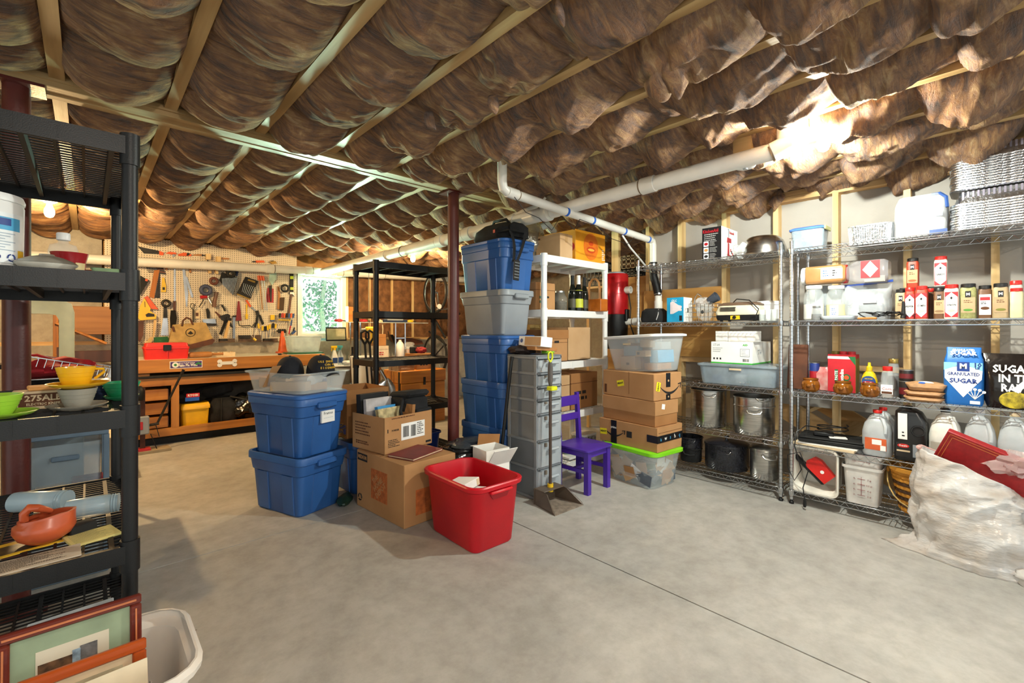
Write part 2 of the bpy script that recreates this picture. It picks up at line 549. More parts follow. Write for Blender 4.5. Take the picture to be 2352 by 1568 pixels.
def batt(x0, x1, y0, y1, near, seed):
 r = random.Random(seed)
 cells = []
 y = y0 - r.uniform(0, .2)
 while y < y1:
  L = r.uniform(.36, .52) if near else r.uniform(.34, .44)
  wild = max(0., min(1., (x0 - .2) / .9)) if near else 0.
  A = r.uniform(.09, .15) * (1 + .25 * wild * r.uniform(-1, 1))
  cells.append((y, y + L, A, r.uniform(.8, 1.5), r.uniform(-.12, .12)))
  y += L
 wild = max(.15, min(1., (x0 - .2) / .9)) if near else .12
 nu = 30 if near else 18
 nv = int((y1 - y0) / (.0115 if near else .02))

 def fn(u, v):
  y = y0 + (y1 - y0) * v
  for c in cells:
   if c[0] <= y < c[1]:
    break
  t = (y - c[0]) / (c[1] - c[0])
  t = t ** c[3]
  q = 2 * u - 1
  env = max(0., 1 - abs(q + c[4] * (1 - q * q)) ** 2.2) ** .62
  sh = max(0., math.sin(math.pi * t)) ** .62
  x = x0 + (x1 - x0) * u
  p = Vector((x, y, seed * .37))
  w = noise.noise(Vector((x * 2.4, y * 3.1, seed)))
  env *= min(1, (v * 9) ** .5 + .05, ((1 - v) * 9) ** .5 + .05)
  sag = env * (.022 + c[2] * sh * (1 + .35 * w))
  f1 = noise.noise(Vector((x * 6 + w, y * 38 + w * 3, seed * 1.3)))
  f2 = noise.noise(Vector((x * 13, y * 16, seed * .9)))
  f3 = 1 - abs(noise.noise(Vector((x * 5.5 + f2 * .5, y * 6.5, seed * 2.1)))) * 2
  f4 = noise.noise(Vector((x * 34, y * 40, seed * .9)))
  e2 = env * (.4 + .6 * sh)
  sag += e2 * (.006 * f1 + (.006 + .012 * wild) * f2 + .036 * wild * f3 + .0035 * f4)
  # bellies lean towards the far end and bulge under their own weight
  return (x + .012 * f2 * e2 * wild + .02 * w * e2, y + .30 * sag * min(1, 5 * (1 - v), .3 + 5 * v) + .01 * f2 * e2, 2.39 - sag)
 return G().grid(fn, nu, nv)


sd = 0
for i in range(len(KX) - 1):
 a, c = KX[i] + .012, KX[i + 1] - .012
 for ya, yb, near in ((-1.45, -.1, 1), (-.1, 1.2, 1), (1.2, 2.86, 1), (3.04, 4.4, 0), (4.4, 5.75, 0), (5.75, 7.08, 0)):
  sd += 1
  if near and (yb < .2 and a < 1.2) or (near and a < -.6 and yb < 1.3):
   continue
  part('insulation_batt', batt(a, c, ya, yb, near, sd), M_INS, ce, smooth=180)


def tuft(x, y, z, w, d, h, seed, tilt=0):
 g = G()
 secs = []
 for k in range(13):
  t = k / 12
  row = []
  for i in range(22):
   a = 2 * math.pi * i / 22
   q = math.sin(math.pi * min(1, .12 + t * .9)) ** .6
   p = Vector((math.cos(a) * w * q, math.sin(a) * d * q, -t * h))
   n = noise.noise(p * 14 + Vector((seed, 0, 0)))
   row.append((x + p.x * (1 + .5 * n) + tilt * t * t * h, y + p.y * (1 + .6 * n), z + p.z + .03 * n))
  secs.append(row)
 return g.loft(secs)


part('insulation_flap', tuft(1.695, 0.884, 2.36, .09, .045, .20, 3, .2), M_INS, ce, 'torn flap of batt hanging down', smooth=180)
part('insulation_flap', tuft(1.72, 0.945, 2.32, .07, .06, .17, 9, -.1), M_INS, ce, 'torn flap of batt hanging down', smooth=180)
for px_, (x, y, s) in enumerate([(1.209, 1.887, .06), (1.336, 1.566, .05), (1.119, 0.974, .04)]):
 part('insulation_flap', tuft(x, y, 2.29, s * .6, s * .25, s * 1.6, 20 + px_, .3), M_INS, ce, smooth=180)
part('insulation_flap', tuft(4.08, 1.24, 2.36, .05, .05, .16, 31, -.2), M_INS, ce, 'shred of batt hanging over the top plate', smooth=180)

# lamps
M_BULB = mt('lit_bulb', (1., .9, .72), .4, emit=30., var=0., alpha=.12)
M_PORC = mt('porcelain', 'EDEBE4', .3, var=.02)
for (p, e_, c_), lb in zip(LAMPS[:3], ('bare lit bulb on white holder over the workbench side', 'bare lit bulb on white holder above the black empty shelf', 'glaring bare bulb on white holder beside the wire shelves')):
 t = thing('ceiling_lamp', lb, 'lamp', (p[0], p[1], p[2]))
 part('lamp_holder', G().lathe([(.03, .07), (.055, .09), (.06, .13), (.06, .20)], 20), M_PORC, t)
 part('bulb', G().lathe([(.008, -.045), (.022, -.038), (.031, -.015), (.03, .01), (.018, .045), (.014, .07)], 16), M_BULB, t)
t = thing('smoke_detector', 'round white smoke detector on the ceiling by the pipe', 'detector', (2.821, 1.019, 2.19))
part('body', G().lathe([(.03, -.012), (.05, -.008), (.058, .004), (.06, .02), (.075, .022), (.075, .045)], 24), M_WHITE, t)
part('test_button', G().lathe([(.012, -.018), (.014, -.01)], 12), mt('grey_plastic', '9A9C9E', .5), t)
part('mount_block', G().box(-.05, -.05, .045, .05, .05, .16), M_JOIST, t)


def pipe(name, label, pts, r, joints=(), tape=(), end=None):
 t = thing(name, label, 'pipe', pts[0])
 o = Vector(pts[0])
 P = [Vector(p) - o for p in pts]
 part('tube', G().tube(P, r, 18), M_PVC, t)

 def at(k):
  i = int(k)
  return P[i].lerp(P[i + 1], k - i), (P[i + 1] - P[i]).normalized()
 for k in joints:
  p, d = at(k)
  part('coupling', G().tube([p - d * .05, p - d * .048, p + d * .048, p + d * .05], [r * 1.02, r * 1.14, r * 1.14, r * 1.02], 18), M_PVC, t)
  part('glue_ring', G().tube([p + d * .052, p + d * .060], r * 1.03, 18), mt('pipe_primer', '7E6B52', .6), t)
 for k in tape:
  p, d = at(k)
  part('tape_band', G().tube([p - d * .012, p + d * .012], r * 1.04, 18), mt('blue_tape', '1E62C8', .7), t, 'blue tape band')
 return t


def arc(c, r, a0, a1, u, v, n=6):
 c, u, v = Vector(c), Vector(u), Vector(v)
 return [tuple(c + u * r * math.cos(R(a0 + (a1 - a0) * i / n)) + v * r * math.sin(R(a0 + (a1 - a0) * i / n))) for i in range(n + 1)]


t = pipe('drain_pipe', 'white pipe running under the joists past the bulb', [(2.81, .80, 2.36), (2.81, .80, 2.27), (2.807, .815, 2.24), (2.80, .85, 2.227), (2.76, 1.7, 2.205), (2.685, 2.42, 2.16)], .048, (2.2, 3.9,))
t = pipe('drain_pipe', 'long white pipe from above the totes to the back wall', [(2.66, 2.45, 2.155), (2.60, 4.2, 2.12), (2.52, 6.72, 2.075)], .055, (.22, .55, .8, 1.3))
part('cleanout_rim', G().tube([(0.0, .02, 0), (.002, -.03, .001)], .066, 20), M_PVC, t)
part('wye_branch', G().tube([(-.02, .45, .0), (.03, .25, .06), (.08, .12, .19)], .045, 14), M_PVC, t)
part('pipe_strap', G().tube(arc((-.075, 2.1, -.05), .062, 0, 360, (1, 0, 0), (0, 0, 1), 20), .004, 5), M_IRON, t)
t = pipe('drain_pipe', 'cream white pipe along the back wall above the pegboard', [(-1.9, 6.86, 1.96), (.4, 6.86, 2.02), (2.45, 6.86, 2.09), (3.6, 6.86, 2.12), (6.2, 6.86, 2.2)], .055, (1.7, 1.95, 2.3, 2.9))
t = pipe('vacuum_pipe', 'thin white pipe with blue tape dropping behind the wire shelf',
         [(1.965, 2.2, 2.33), (1.965, 2.2, 2.185), (1.975, 2.20, 2.15), (2.005, 2.2, 2.135)] + [(2.005 + 1.945 * k, 2.2 + .089 * k, 2.135 - .045 * k) for k in (.25, .5, .75, 1)] + [(3.985, 2.289, 2.085), (4.0, 2.289, 2.05), (4.0, 2.289, 1.86)], .031, (3.1,), (4.3, 5.0, 6.0, 6.9))
solo('loose_wire', G().tube([(2.04, 2.165, 2.10), (2.15, 2.17, 2.02), (2.3, 2.19, 2.01), (2.42, 2.18, 1.94), (2.52, 2.18, 2.06), (2.66, 2.17, 1.98), (2.75, 2.19, 2.075), (3.0, 2.2, 2.06), (3.2, 2.21, 1.99), (3.45, 2.22, 1.98), (3.6, 2.25, 2.06)], .0028, 5), M_IRON, 'thin dark wire looping along the taped white pipe', 'wire')
solo('white_cable', G().tube([(3.45, 2.27, 2.06), (3.62, 2.3, 1.98), (3.95, 2.35, 1.86), (4.1, 2.4, 1.84)], .008, 6), M_WHITE, 'white cable sloping from the taped pipe to the studs', 'cable')
t2 = thing('rubber_coupling', 'black rubber elbow joining the white pipes behind wire shelf', 'pipe fitting', (4.0, 2.289, 1.55))
part('sleeve', G().tube([(0, 0, .33), (0, -.005, .2), (.03, -.02, .1), (.045, -.03, .02)], [.04, .037, .037, .04], 16), M_BLACK, t2)
part('clamp', G().tube([(0, 0, .30), (0, 0, .315)], .042, 16), M_CHROME, t2)
part('clamp', G().tube([(.045, -.03, .02), (.046, -.03, .035)], .042, 16), M_CHROME, t2)
t = pipe('vacuum_pipe', 'short white pipe bending from rubber elbow to red canister', [(4.045, 2.259, 1.56), (4.045, 2.259, 1.36), (4.04, 2.27, 1.325), (4.02, 2.30, 1.315), (4.0, 2.62, 1.31)], .034, (.5, 3.5))

# two steel columns under the beam
for (x, y), lb in (((-.228, 2.945), 'maroon steel post behind the black shelf at left'), ((2.113, 2.945), 'maroon steel post in front of the tote tower')):
 t = thing('steel_column', lb, 'column', (x, y, 0))
 part('shaft', G().tube([(0, 0, .012), (0, 0, 2.30)], .0445, 24), M_MAROON, t)
 part('base_plate', G().box(-.1, -.1, 0, .1, .1, .012), M_MAROON, t)
 part('cap_plate', G().box(-.09, -.075, 2.298, .09, .075, 2.311), M_MAROON, t)

# ================= shared builders =================
def shell(prof, t=.003):
 """profile of a thin open vessel: outside up, inside down"""
 return prof + [(max(.001, r - t), z) for r, z in prof[::-1][:-1]] + [(max(.001, prof[0][0] - t), prof[0][1] + t)]


def rtub(secs, t=.004):
 """open rectangular vessel from (w,d,r,z) outer sections"""
 out = [rr(w, d, r, z) for w, d, r, z in secs]
 inn = [rr(w - 2 * t, d - 2 * t, max(.002, r - t), z) for w, d, r, z in secs[::-1][:-1]]
 w, d, r, z = secs[0]
 inn.append(rr(w - 2 * t, d - 2 * t, max(.002, r - t), z + t))
 return G().loft(out + inn)


def plastic_shelf(name, label, loc, w, d, levels, mat, group=None, post_r=.026, skirt=.055):
 t = thing(name, label, 'shelf', loc, 0, group)
 for sx in (0, 1):
  for sy in (0, 1):
   x, y = (post_r + .002 if sx == 0 else w - post_r - .002), (post_r + .002 if sy == 0 else d - post_r - .002)
   p = part('post', G().tube([(x, y, 0), (x, y, levels[-1] - .01)], post_r, 18), mat, t)
   for z in levels:
    part('collar', G().tube([(x, y, z - skirt - .03), (x, y, z + .012)], post_r + .005, 18), mat, p)
 for z in levels:
  g = G()
  o = rr(w, d, .035, 0, w / 2, d / 2, 5)
  i = rr(w - .02, d - .02, .027, 0, w / 2, d / 2, 5)
  ring = [[(x, y, z - skirt) for x, y, _ in o], [(x, y, z) for x, y, _ in o], [(x, y, z) for x, y, _ in i], [(x, y, z - skirt) for x, y, _ in i], [(x, y, z - skirt) for x, y, _ in o]]
  g.loft(ring, False, False)
  g.loft([[(x, y, z - skirt) for x, y, _ in rr(w + .008, d + .008, .038, 0, w / 2, d / 2, 5)], [(x, y, z - skirt + .008) for x, y, _ in rr(w + .008, d + .008, .038, 0, w / 2, d / 2, 5)]], True, True) if 0 else None
  sh = part('shelf_rim', g, mat, t)
  gr = G()
  n = int(d / .03)
  for k in range(1, n):
   y = d * k / n
   gr.box(.012, y - .0028, z - .011, w - .012, y + .0028, z - .006)
  m = int(w / .06)
  for k in range(1, m):
   x = w * k / m
   q = .007 if k % 3 else .013
   gr.box(x - q / 2, .012, z - (.022 if k % 3 else .045), x + q / 2, d - .012, z - .0055)
  part('grid_deck', gr, mat, sh, smooth=0)
  nt_ = G()
  for k in range(1, 5):
   if k in (2, 3):
    x = w * (k - .0) / 5
    nt_.box(x - .0015, -.0015, z - skirt + .008, x + .0015, 0, z - .002)
  part('rib', nt_, mat, sh, smooth=0)
 return t


def boxthing(name, label, cat, loc, w, d, h, mat, rz=0., group=None, tape=True, ch=.003, flaps=False):
 """closed carton standing on its base, corner origin at the centre of its base"""
 t = thing(name, label, cat, loc, rz, group)
 part('carton', G().box(-w / 2, -d / 2, 0, w / 2, d / 2, h, ch), mat, t)
 if tape:
  part('packing_tape', G().box(-w / 2 - .0006, -.024, h - .05, w / 2 + .0006, .024, h + .0006), mt('tan_tape', 'B08A5C', .35), t)
 return t


def opencarton(name, label, loc, w, d, h, mat, rz=0., flaps=((1, 1, 1, 1)), fl=.16, angs=(125, 120, 130, 118), group=None, cat='box'):
 t = thing(name, label, cat, loc, rz, group)
 k = .004
 part('carton', G().box(-w / 2, -d / 2, 0, w / 2, d / 2, k).box(-w / 2, -d / 2, 0, -w / 2 + k, d / 2, h).box(w / 2 - k, -d / 2, 0, w / 2, d / 2, h).box(-w / 2, -d / 2, 0, w / 2, -d / 2 + k, h).box(-w / 2, d / 2 - k, 0, w / 2, d / 2, h), mat, t, smooth=0)
 for i, (on, a) in enumerate(zip(flaps, angs)):
  if not on:
   continue
  L = w if i in (0, 1) else d
  g = G()
  if i == 0:
   g.at((0, -d / 2, h), rx=180 - a)
   g.box(-L / 2 + .004, -fl, -.002, L / 2 - .004, 0, .002)
  elif i == 1:
   g.at((0, d / 2, h), rx=a - 180)
   g.box(-L / 2 + .004, 0, -.002, L / 2 - .004, fl, .002)
  elif i == 2:
   g.at((-w / 2, 0, h), ry=a - 180)
   g.box(-fl, -L / 2 + .004, -.002, 0, L / 2 - .004, .002)
  else:
   g.at((w / 2, 0, h), ry=180 - a)
   g.box(0, -L / 2 + .004, -.002, fl, L / 2 - .004, .002)
  part('flap', g, mat, t, smooth=0)
 return t


def lines(parent, face, x, y, z, w, n, dz, hgt, mat, seed=1, name='print'):
 """rows of small print as thin strips; x,y,z is the upper left start"""
 r = random.Random(seed)
 g = G()
 for i in range(n):
  L = w * r.uniform(.55, 1)
  u = 0
  while u < L:
   k = r.uniform(.25, .9) * hgt * 3
   k = min(k, L - u)
   zz = z - i * dz
   if face == '-y':
    g.box(x + u, y - .0006, zz - hgt, x + u + k, y, zz)
   elif face == '-x':
    g.box(x - .0006, y - u, zz - hgt, x, y - u - k, zz)
   else:
    g.box(x + u, y - i * dz - hgt, z, x + u + k, y - i * dz, z + .0006)
   u += k + hgt * .6
 return part(name, g, mat, parent, smooth=0)


# ================= LEFT BLACK SHELF =================
LV = [.125, .562, .985, 1.41, 1.835]
plastic_shelf('plastic_shelf', 'tall black plastic shelf filled with dishes at the left edge', (-.335, 1.85, 0), .455, .91, LV, M_BLACK, post_r=.0205)

# --- second shelf from the top, z 1.405
Z = 1.406
t = thing('detergent_tub', 'white plastic tub with blue printed label on the left shelf', 'tub', (-.232, 2.02, Z))
part('tub', G().lathe([(.084, 0), (.09, .006), (.093, .19), (.089, .2)], 32), M_WHITE, t)
part('lid', G().lathe([(.094, .2), (.095, .207), (.09, .222), (.05, .226)], 32), M_WHITE, t)
SKY = mt('sky_blue_print', '4AA8D8', .5)
NAVY = mt('navy_print', '1F3E8A', .5)
r0 = .0925


def wrap(parent, name, mat, r, a0, a1, z0, z1, n=10, cx=0., cy=0., rt=None):
 g = G()
 g.grid(lambda u, v: (cx + (r + ((rt or r) - r) * v) * math.cos(R(a0 + (a1 - a0) * u)), cy + (r + ((rt or r) - r) * v) * math.sin(R(a0 + (a1 - a0) * u)), z0 + (z1 - z0) * v), n, 1)
 return part(name, g, mat, parent)


wrap(t, 'label', mt('pale_label', 'EEF3F5', .45), .0934, 225, 345, .02, .165)
wrap(t, 'print', SKY, .0939, 240, 335, .115, .152)
wrap(t, 'print', NAVY, .0943, 300, 318, .128, .148)
wrap(t, 'print', mt('yellow_print', 'F2C230', .5), .0943, 330, 345, .02, .06)
for i in range(7):
 wrap(t, 'print', mt('grey_print', '9FB2C4', .6), .0941, 245, 325 - 8 * (i % 3), .104 - i * .008, .106 - i * .008)
for a in (296, 318):
 g = G()
 for k in range(3):
  b0 = R(90 + 120 * k)
  g.tube([(.0096 * math.cos(b0 + s), .0096 * math.sin(b0 + s), 0) for s in (.2, .8, 1.4, 1.8)], .0018, 5)
 o = part('recycling_mark', g, NAVY, t)
 o.location = (.0945 * math.cos(R(a)), .0945 * math.sin(R(a)), .036)
 o.rotation_euler = (R(90), 0, R(a + 90))

yb = 2.2
t = thing('glass_bottle', 'empty clear bottle with white cap behind the red vase', 'bottle', (-0.061, yb, Z))
part('body', G().loft([rr(.07, .05, .014, 0), rr(.076, .054, .016, .006), rr(.076, .054, .016, .10), rr(.066, .046, .016, .118), rr(.028, .028, .0139, .126), rr(.026, .026, .0129, .14)]), M_GLASS, t)
part('cap', G().lathe([(.0175, .135), (.018, .137), (.018, .157), (.016, .16)], 20), M_WHITE, t)
t = thing('vase', 'flared dark red glass vase with gold crest', 'vase', (-0.043, 2.08, Z))
part('body', G().lathe(shell([(.034, 0), (.036, .004), (.040, .05), (.046, .075), (.047, .078)]), 26), mt('dark_red_glaze', '9E1B22', .25), t)
wrap(t, 'crest', mt('gold_print', 'D8C48E', .4), .0405, 290, 330, .006, .045, rt=.0425)
t = thing('lidded_dish', 'squat pale china dish with silvery lid in front of the vase', 'dish', (-0.09, 1.96, Z))
M_CHINA = mt('grey_china', 'CFCBBE', .25, var=.1, sc=30)
part('bowl', G().at((0, 0, 0)).loft([ci(.034, 0, 28, 0, 0, .026), ci(.05, .006, 28, 0, 0, .036), ci(.068, .022, 28, 0, 0, .048), ci(.069, .026, 28, 0, 0, .049)]), M_CHINA, t)
part('lid', G().loft([ci(.07, .0265, 28, 0, 0, .05), ci(.062, .034, 28, 0, 0, .044), ci(.036, .046, 28, 0, 0, .026), ci(.018, .05, 28, 0, 0, .014), ci(.016, .055, 28, 0, 0, .012)]), mt('pewter', 'B9B4A6', .3, .5), t)
for i in range(3):
 solo('clay_plate', G().lathe(shell([(.028, 0), (.034, .002), (.048, .008), (.049, .0095)], .002), 26), mt('rust_glaze', 'B4552E', .3), ('rust brown plate at the bottom of its small stack', 'rust brown plate in the middle of its small stack', 'rust brown plate on top of its small stack')[i], 'plate', (0.033, 2.12, Z + i * .0095), 0, 'rust brown plates on the left shelf')
t = thing('green_dish', 'small pale green square dish beside the shelf post', 'dish', (0.043, 1.95, Z))
part('dish', rtub([(.055, .055, .01, 0), (.07, .07, .014, .02), (.074, .074, .015, .021)], .003), mt('pale_green_glaze', '9DB98C', .3), t)

# --- middle shelf, z .98
Z = .981
M_LIME = mt('lime_glaze', '9BCB3C', .25, var=.05)
M_YCUP = mt('yellow_glaze', 'EDB21C', .25, var=.05)
M_GCUP = mt('grey_glaze', '9C978A', .3, var=.08)
M_GRCUP = mt('green_glaze', '2E9E6A', .25, var=.06)


def cup(label, cat, loc, rb, rt, h, mat, handle=None, foot=True):
 t = thing('teacup', label, cat, loc)
 h *= 1.14
 pr = [(rb * .95, 0), (rb, .003), (rb + (rt - rb) * .35, h * .3), (rb + (rt - rb) * .75, h * .72), (rt, h)]
 part('bowl', G().lathe(shell(pr, .0032), 32), mat, t)
 g = G()
 for q in (.3, .5, .7):
  rq = rb + (rt - rb) * (q * 1.07)
  g.lathe([(rq - .003, h * q - .0012), (rq + .0012, h * q), (rq - .003, h * q + .0012)], 32)
 part('ridge', g, mat, t)
 if handle is not None:
  a = R(handle)
  u = Vector((math.cos(a), math.sin(a), 0))
  part('handle', G().tube([u * (rt - .004) + Vector((0, 0, h * .86)), u * (rt + .018) + Vector((0, 0, h * .84)), u * (rt + .02) + Vector((0, 0, h * .7)), u * (rb + .006 + (rt - rb) * .4) + Vector((0, 0, h * .32))], .0042, 8), mat, t)
 return t


def saucer(label, loc, r, mat, h=.016):
 return solo('saucer', G().lathe(shell([(r * .5, 0), (r * .55, .003), (r * .8, .006), (r, h), (r + .0005, h + .001)], .0025), 36), mat, label, 'saucer', loc)


x, y = -0.023, 2.0
saucer('grey saucer under the lower grey cup', (x, y, Z), .074, M_GCUP)
cup('grey teacup turned up between the grey and yellow saucers', 'cup', (x, y, Z + .0075), .030, .048, .052, M_GCUP)
saucer('bright yellow saucer between the grey and yellow cups', (x + .002, y, Z + .068), .075, M_YCUP)
cup('bright yellow teacup on top of the stacked saucers', 'cup', (x - .004, y, Z + .0755), .031, .048, .052, M_YCUP, 0)
saucer('lime green saucer at the left frame edge', (-0.177, 1.96, Z), .072, M_LIME)
cup('lime green teacup on the lime saucer', 'cup', (-0.189, 1.96, Z + .0075), .03, .053, .052, M_LIME)
saucer('green saucer behind the right shelf post', (0.089, 2.16, Z), .05, M_GRCUP)
cup('green teacup on green saucer behind the shelf post', 'cup', (0.089, 2.16, Z + .0075), .03, .056, .05, M_GRCUP)
t = thing('knife_box', 'small cream and brown box printed 275ALB', 'box', (-0.113, 2.12, Z))
M_CREAM = mt('cream_card', 'D9C3A0', .8)
M_BROWN = mt('brown_print', '5E3416', .7)
part('carton', G().box(-.062, -.035, 0, .062, .035, .058, .002), M_CREAM, t)
part('print', G().box(-.045, -.0357, .010, .060, -.035, .050), M_BROWN, t)
txt('275ALB', .026, M_CREAM, t, (.01, -.0362, .035), '-y', bold=.0008)
txt('ELECTRIC KNIFE', .0105, M_CREAM, t, (.01, -.0362, .0165), '-y', bold=.0003)
solo('folded_paper', G().at((0, 0, 0), rx=2, rz=8).box(-.045, -.03, 0, .05, .03, .012, .003), mt('orange_paper', 'E2A25C', .8), 'orange folded paper on top of the 275ALB box', 'paper', (-0.095, 2.115, Z + .060))
t = thing('blue_pouch', 'dark blue flat pouch behind the stacked cups', 'pouch', (0.024, 2.25, Z))
part('pouch', G().ball((0, 0, .03), (.07, .05, .03), 10, .3, 2), mt('navy_cloth', '22304E', .9), t)
part('flap', G().box(-.05, -.052, .03, .05, -.045, .052, .002), mt('navy_cloth', '22304E'), t)

# --- fourth shelf, z .56
Z = .558
M_TUBE = mt('frosted_blue_plastic', 'B5CBD6', .2, var=.05, alpha=.62)


def tube_jar(label, a, b, r):
 a, b = Vector(a), Vector(b)
 d = (b - a)
 L = d.length
 t = thing('plastic_tube', label, 'container', a)
 t.rotation_euler = d.to_track_quat('Z', 'Y').to_euler()
 part('body', G().lathe([(r * .7, 0), (r * .95, .006), (r, .02), (r, L * .82), (r * .92, L * .86)], 24), M_TUBE, t)
 part('threaded_neck', G().lathe([(r * .92, L * .86), (r * 1.0, L * .88), (r * .93, L * .9), (r * 1.0, L * .93), (r * .93, L * .95), (r * .98, L), (r * .85, L)], 24), M_TUBE, t)
 return t


tube_jar('frosted clear plastic tube lying left of its twin', (-0.203, 2.474, Z + .042), (-0.054, 2.368, Z + .042), .036)
tube_jar('frosted clear plastic tube lying against the right post', (-0.059, 2.307 - .07, Z + .042), (0.084, 2.24 - .03, Z + .042), .034)
t = thing('terracotta_pitcher', 'round terracotta sauce boat with open loop handle', 'pitcher', (-0.1, 2.033 + .05, Z), -20)
M_TERRA = mt('terracotta', 'C45A34', .3, var=.1, sc=12)
secs = []
for r_, z_, sx in ((.03, 0, 1), (.04, .004, 1), (.060, .020, 1.05), (.069, .042, 1.08), (.066, .060, 1.12), (.052, .076, 1.2), (.05, .084, 1.28)):
 secs.append([(r_ * sx * math.cos(2 * math.pi * i / 28) + (.012 if math.cos(2 * math.pi * i / 28) > .9 and z_ > .07 else 0), r_ * math.sin(2 * math.pi * i / 28), z_ + (.010 * math.cos(2 * math.pi * i / 28) if z_ > .06 else 0)) for i in range(28)])
inn = [[(x_ * .88, y_ * .86, z_ - .001) for x_, y_, z_ in q] for q in secs[::-1][:4]]
part('body', G().loft(secs + inn), M_TERRA, t)
part('handle', G().tube([(-.05, 0, .07), (-.05, 0, .095), (-.036, 0, .112), (-.018, 0, .108), (-.006, .02, .094), (.0, .034, .084)], [.011, .012, .013, .012, .01, .008], 10), M_TERRA, t)
solo('black_box', G().box(-.035, -.025, 0, .035, .025, .03, .003), M_BLACKM, 'small black box lying behind the terracotta boat', 'box', (-0.017, 2.101, Z), 20)
M_MAG = mt('yellow_cover', 'E3B72C', .6, var=.1)
t = thing('magazine', 'yellow bordered magazine under the terracotta boat', 'magazine', (-0.12, 2.052 + .045, Z - .004), 12)
part('cover', G().box(-.13, -.06, 0, .12, .06, .003), M_MAG, t)
part('photo', G().box(-.10, -.045, .003, .06, .03, .0036), mt('dark_photo', '4A3A1E', .5, var=.4, sc=60), t)
t = thing('notepad', 'pale yellow writing pad lying by the right post', 'notepad', (0.011 - .0, 2.029, Z - .004), 14)
part('pad', G().box(-.06, -.055, 0, .062, .055, .008, .001), mt('pale_yellow_paper', 'DCCB7E', .85), t)
lines(t, 'z', -.05, .045, .0082, .1, 9, .0105, .0016, mt('faint_ink', '9A9466', .8), 3)
t = thing('newspaper', 'folded newspaper hanging over the shelf edge', 'newspaper', (-.165, 1.92, Z + .002), 2)
part('sheet', G().box(-.14, -.055, 0, .15, .045, .004), mt('newsprint', 'CBB9A2', .9), t)
lines(t, 'z', -.12, .035, .0042, .24, 14, .006, .0022, mt('news_ink', '5E4B3C', .9), 5)

# --- bottom shelf papers
solo('paper_stack', G().at((0, 0, 0), ry=-4, rz=-6).box(-.12, -.06, 0, .12, .08, .022, .002), mt('grey_paper', 'C5CBCF', .8), 'grey and white papers on the lowest left shelf', 'papers', (-.05, 2.35, .135))
solo('laptop_sleeve', G().box(-.1, -.09, 0, .1, .09, .02, .006), M_BLACKM, 'flat black sleeve on the lowest left shelf', 'sleeve', (-.13, 2.08, .12), 8)

# --- white tub in front with framed pictures
t = thing('white_tub', 'white plastic tub holding framed pictures at bottom left', 'tub', (-.075, 1.625, 0))
part('tub', rtub([(.46, .27, .06, 0), (.48, .29, .07, .012), (.57, .37, .09, .31), (.615, .415, .10, .322), (.62, .42, .10, .338), (.60, .40, .095, .348)], .006), mt('warm_white_plastic', 'E6DDD2', .4, var=.03), t)
g = G()
for i in range(5):
 g.box(.205, -.05 + i * .022, .17 + .012 * (i % 2), .209, -.044 + i * .022, .225 + .012 * (i % 2))
part('handle_slot', g, mt('slot_light', 'F6F0E8', .4), t)


def picture(label, loc, w, h, bar, fm, mat_w, mat_m, art, rz=0, rx=-8, lit=None):
 t = thing('framed_picture', label, 'picture', loc, rz, rx=rx)
 for n_, q in (('frame_rail', (0, 0, w, bar)), ('frame_rail', (0, h - bar, w, h)), ('frame_stile', (0, bar, bar, h - bar)), ('frame_stile', (w - bar, bar, w, h - bar))):
  part(n_, G().box(q[0], -.016, q[1], q[2], 0, q[3], .004), fm, t)
  if lit:
   part('gilt_bead', G().box(q[0] + .006 if w < .0 else q[0] + bar * .45, -.018, q[1] + bar * .4, max(q[2] - bar * .45, q[0] + bar * .6), -.0155, max(q[3] - bar * .4, q[1] + bar * .55)), lit, t)
 part('mat_board', G().box(bar, -.006, bar, w - bar, -.003, h - bar), mat_m, t)
 part('print', G().box(bar + mat_w, -.0068, bar + mat_w, w - bar - mat_w, -.006, h - bar - mat_w), art, t)
 return t


M_MAHOG = wood('mahogany', '7A2E20', '4A1813', 0, .3)
M_GMAT = mt('sage_mat', '93A284', .9)
ART = mt('sepia_print', 'D8CCB4', .6, sc=3, var=.03)
t = picture('mahogany framed picture with sage green mat in the white tub', (-.17, 1.69, .09), .285, .375, .026, M_MAHOG, .045, M_GMAT, ART, 0, -5, mt('copper_bead', 'C9774A', .35))
part('drawing', G().box(.075, -.0076, .075, .16, -.007, .27), mt('brown_drawing', '6B4A2E', .7, var=.4, sc=40), t)
part('drawing', G().box(.155, -.0077, .075, .19, -.0072, .285), mt('grey_drawing', '6E6A68', .7, var=.3, sc=40), t)
part('drawing', G().box(.140, -.0079, .075, .156, -.0074, .28), mt('blue_drawing', '9FB4C4', .7, var=.3, sc=40), t)
t = picture('orange wood framed picture leaning in front of the mahogany one', (-.13, 1.60, .04), .25, .335, .03, wood('orange_wood', 'C0561F', '9A3D14', 0, .3), .02, M_CREAM, mt('map_print', 'C9BB98', .8, var=.2, sc=12), 0, -7)
solo('paper_sheet', G().box(-.12, 0, 0, .15, .002, .30), mt('cream_paper', 'E4D3B4', .85), 'cream printed sheet at the front of the white tub', 'paper', (-.03, 1.50, .06), 3, rx=-10)

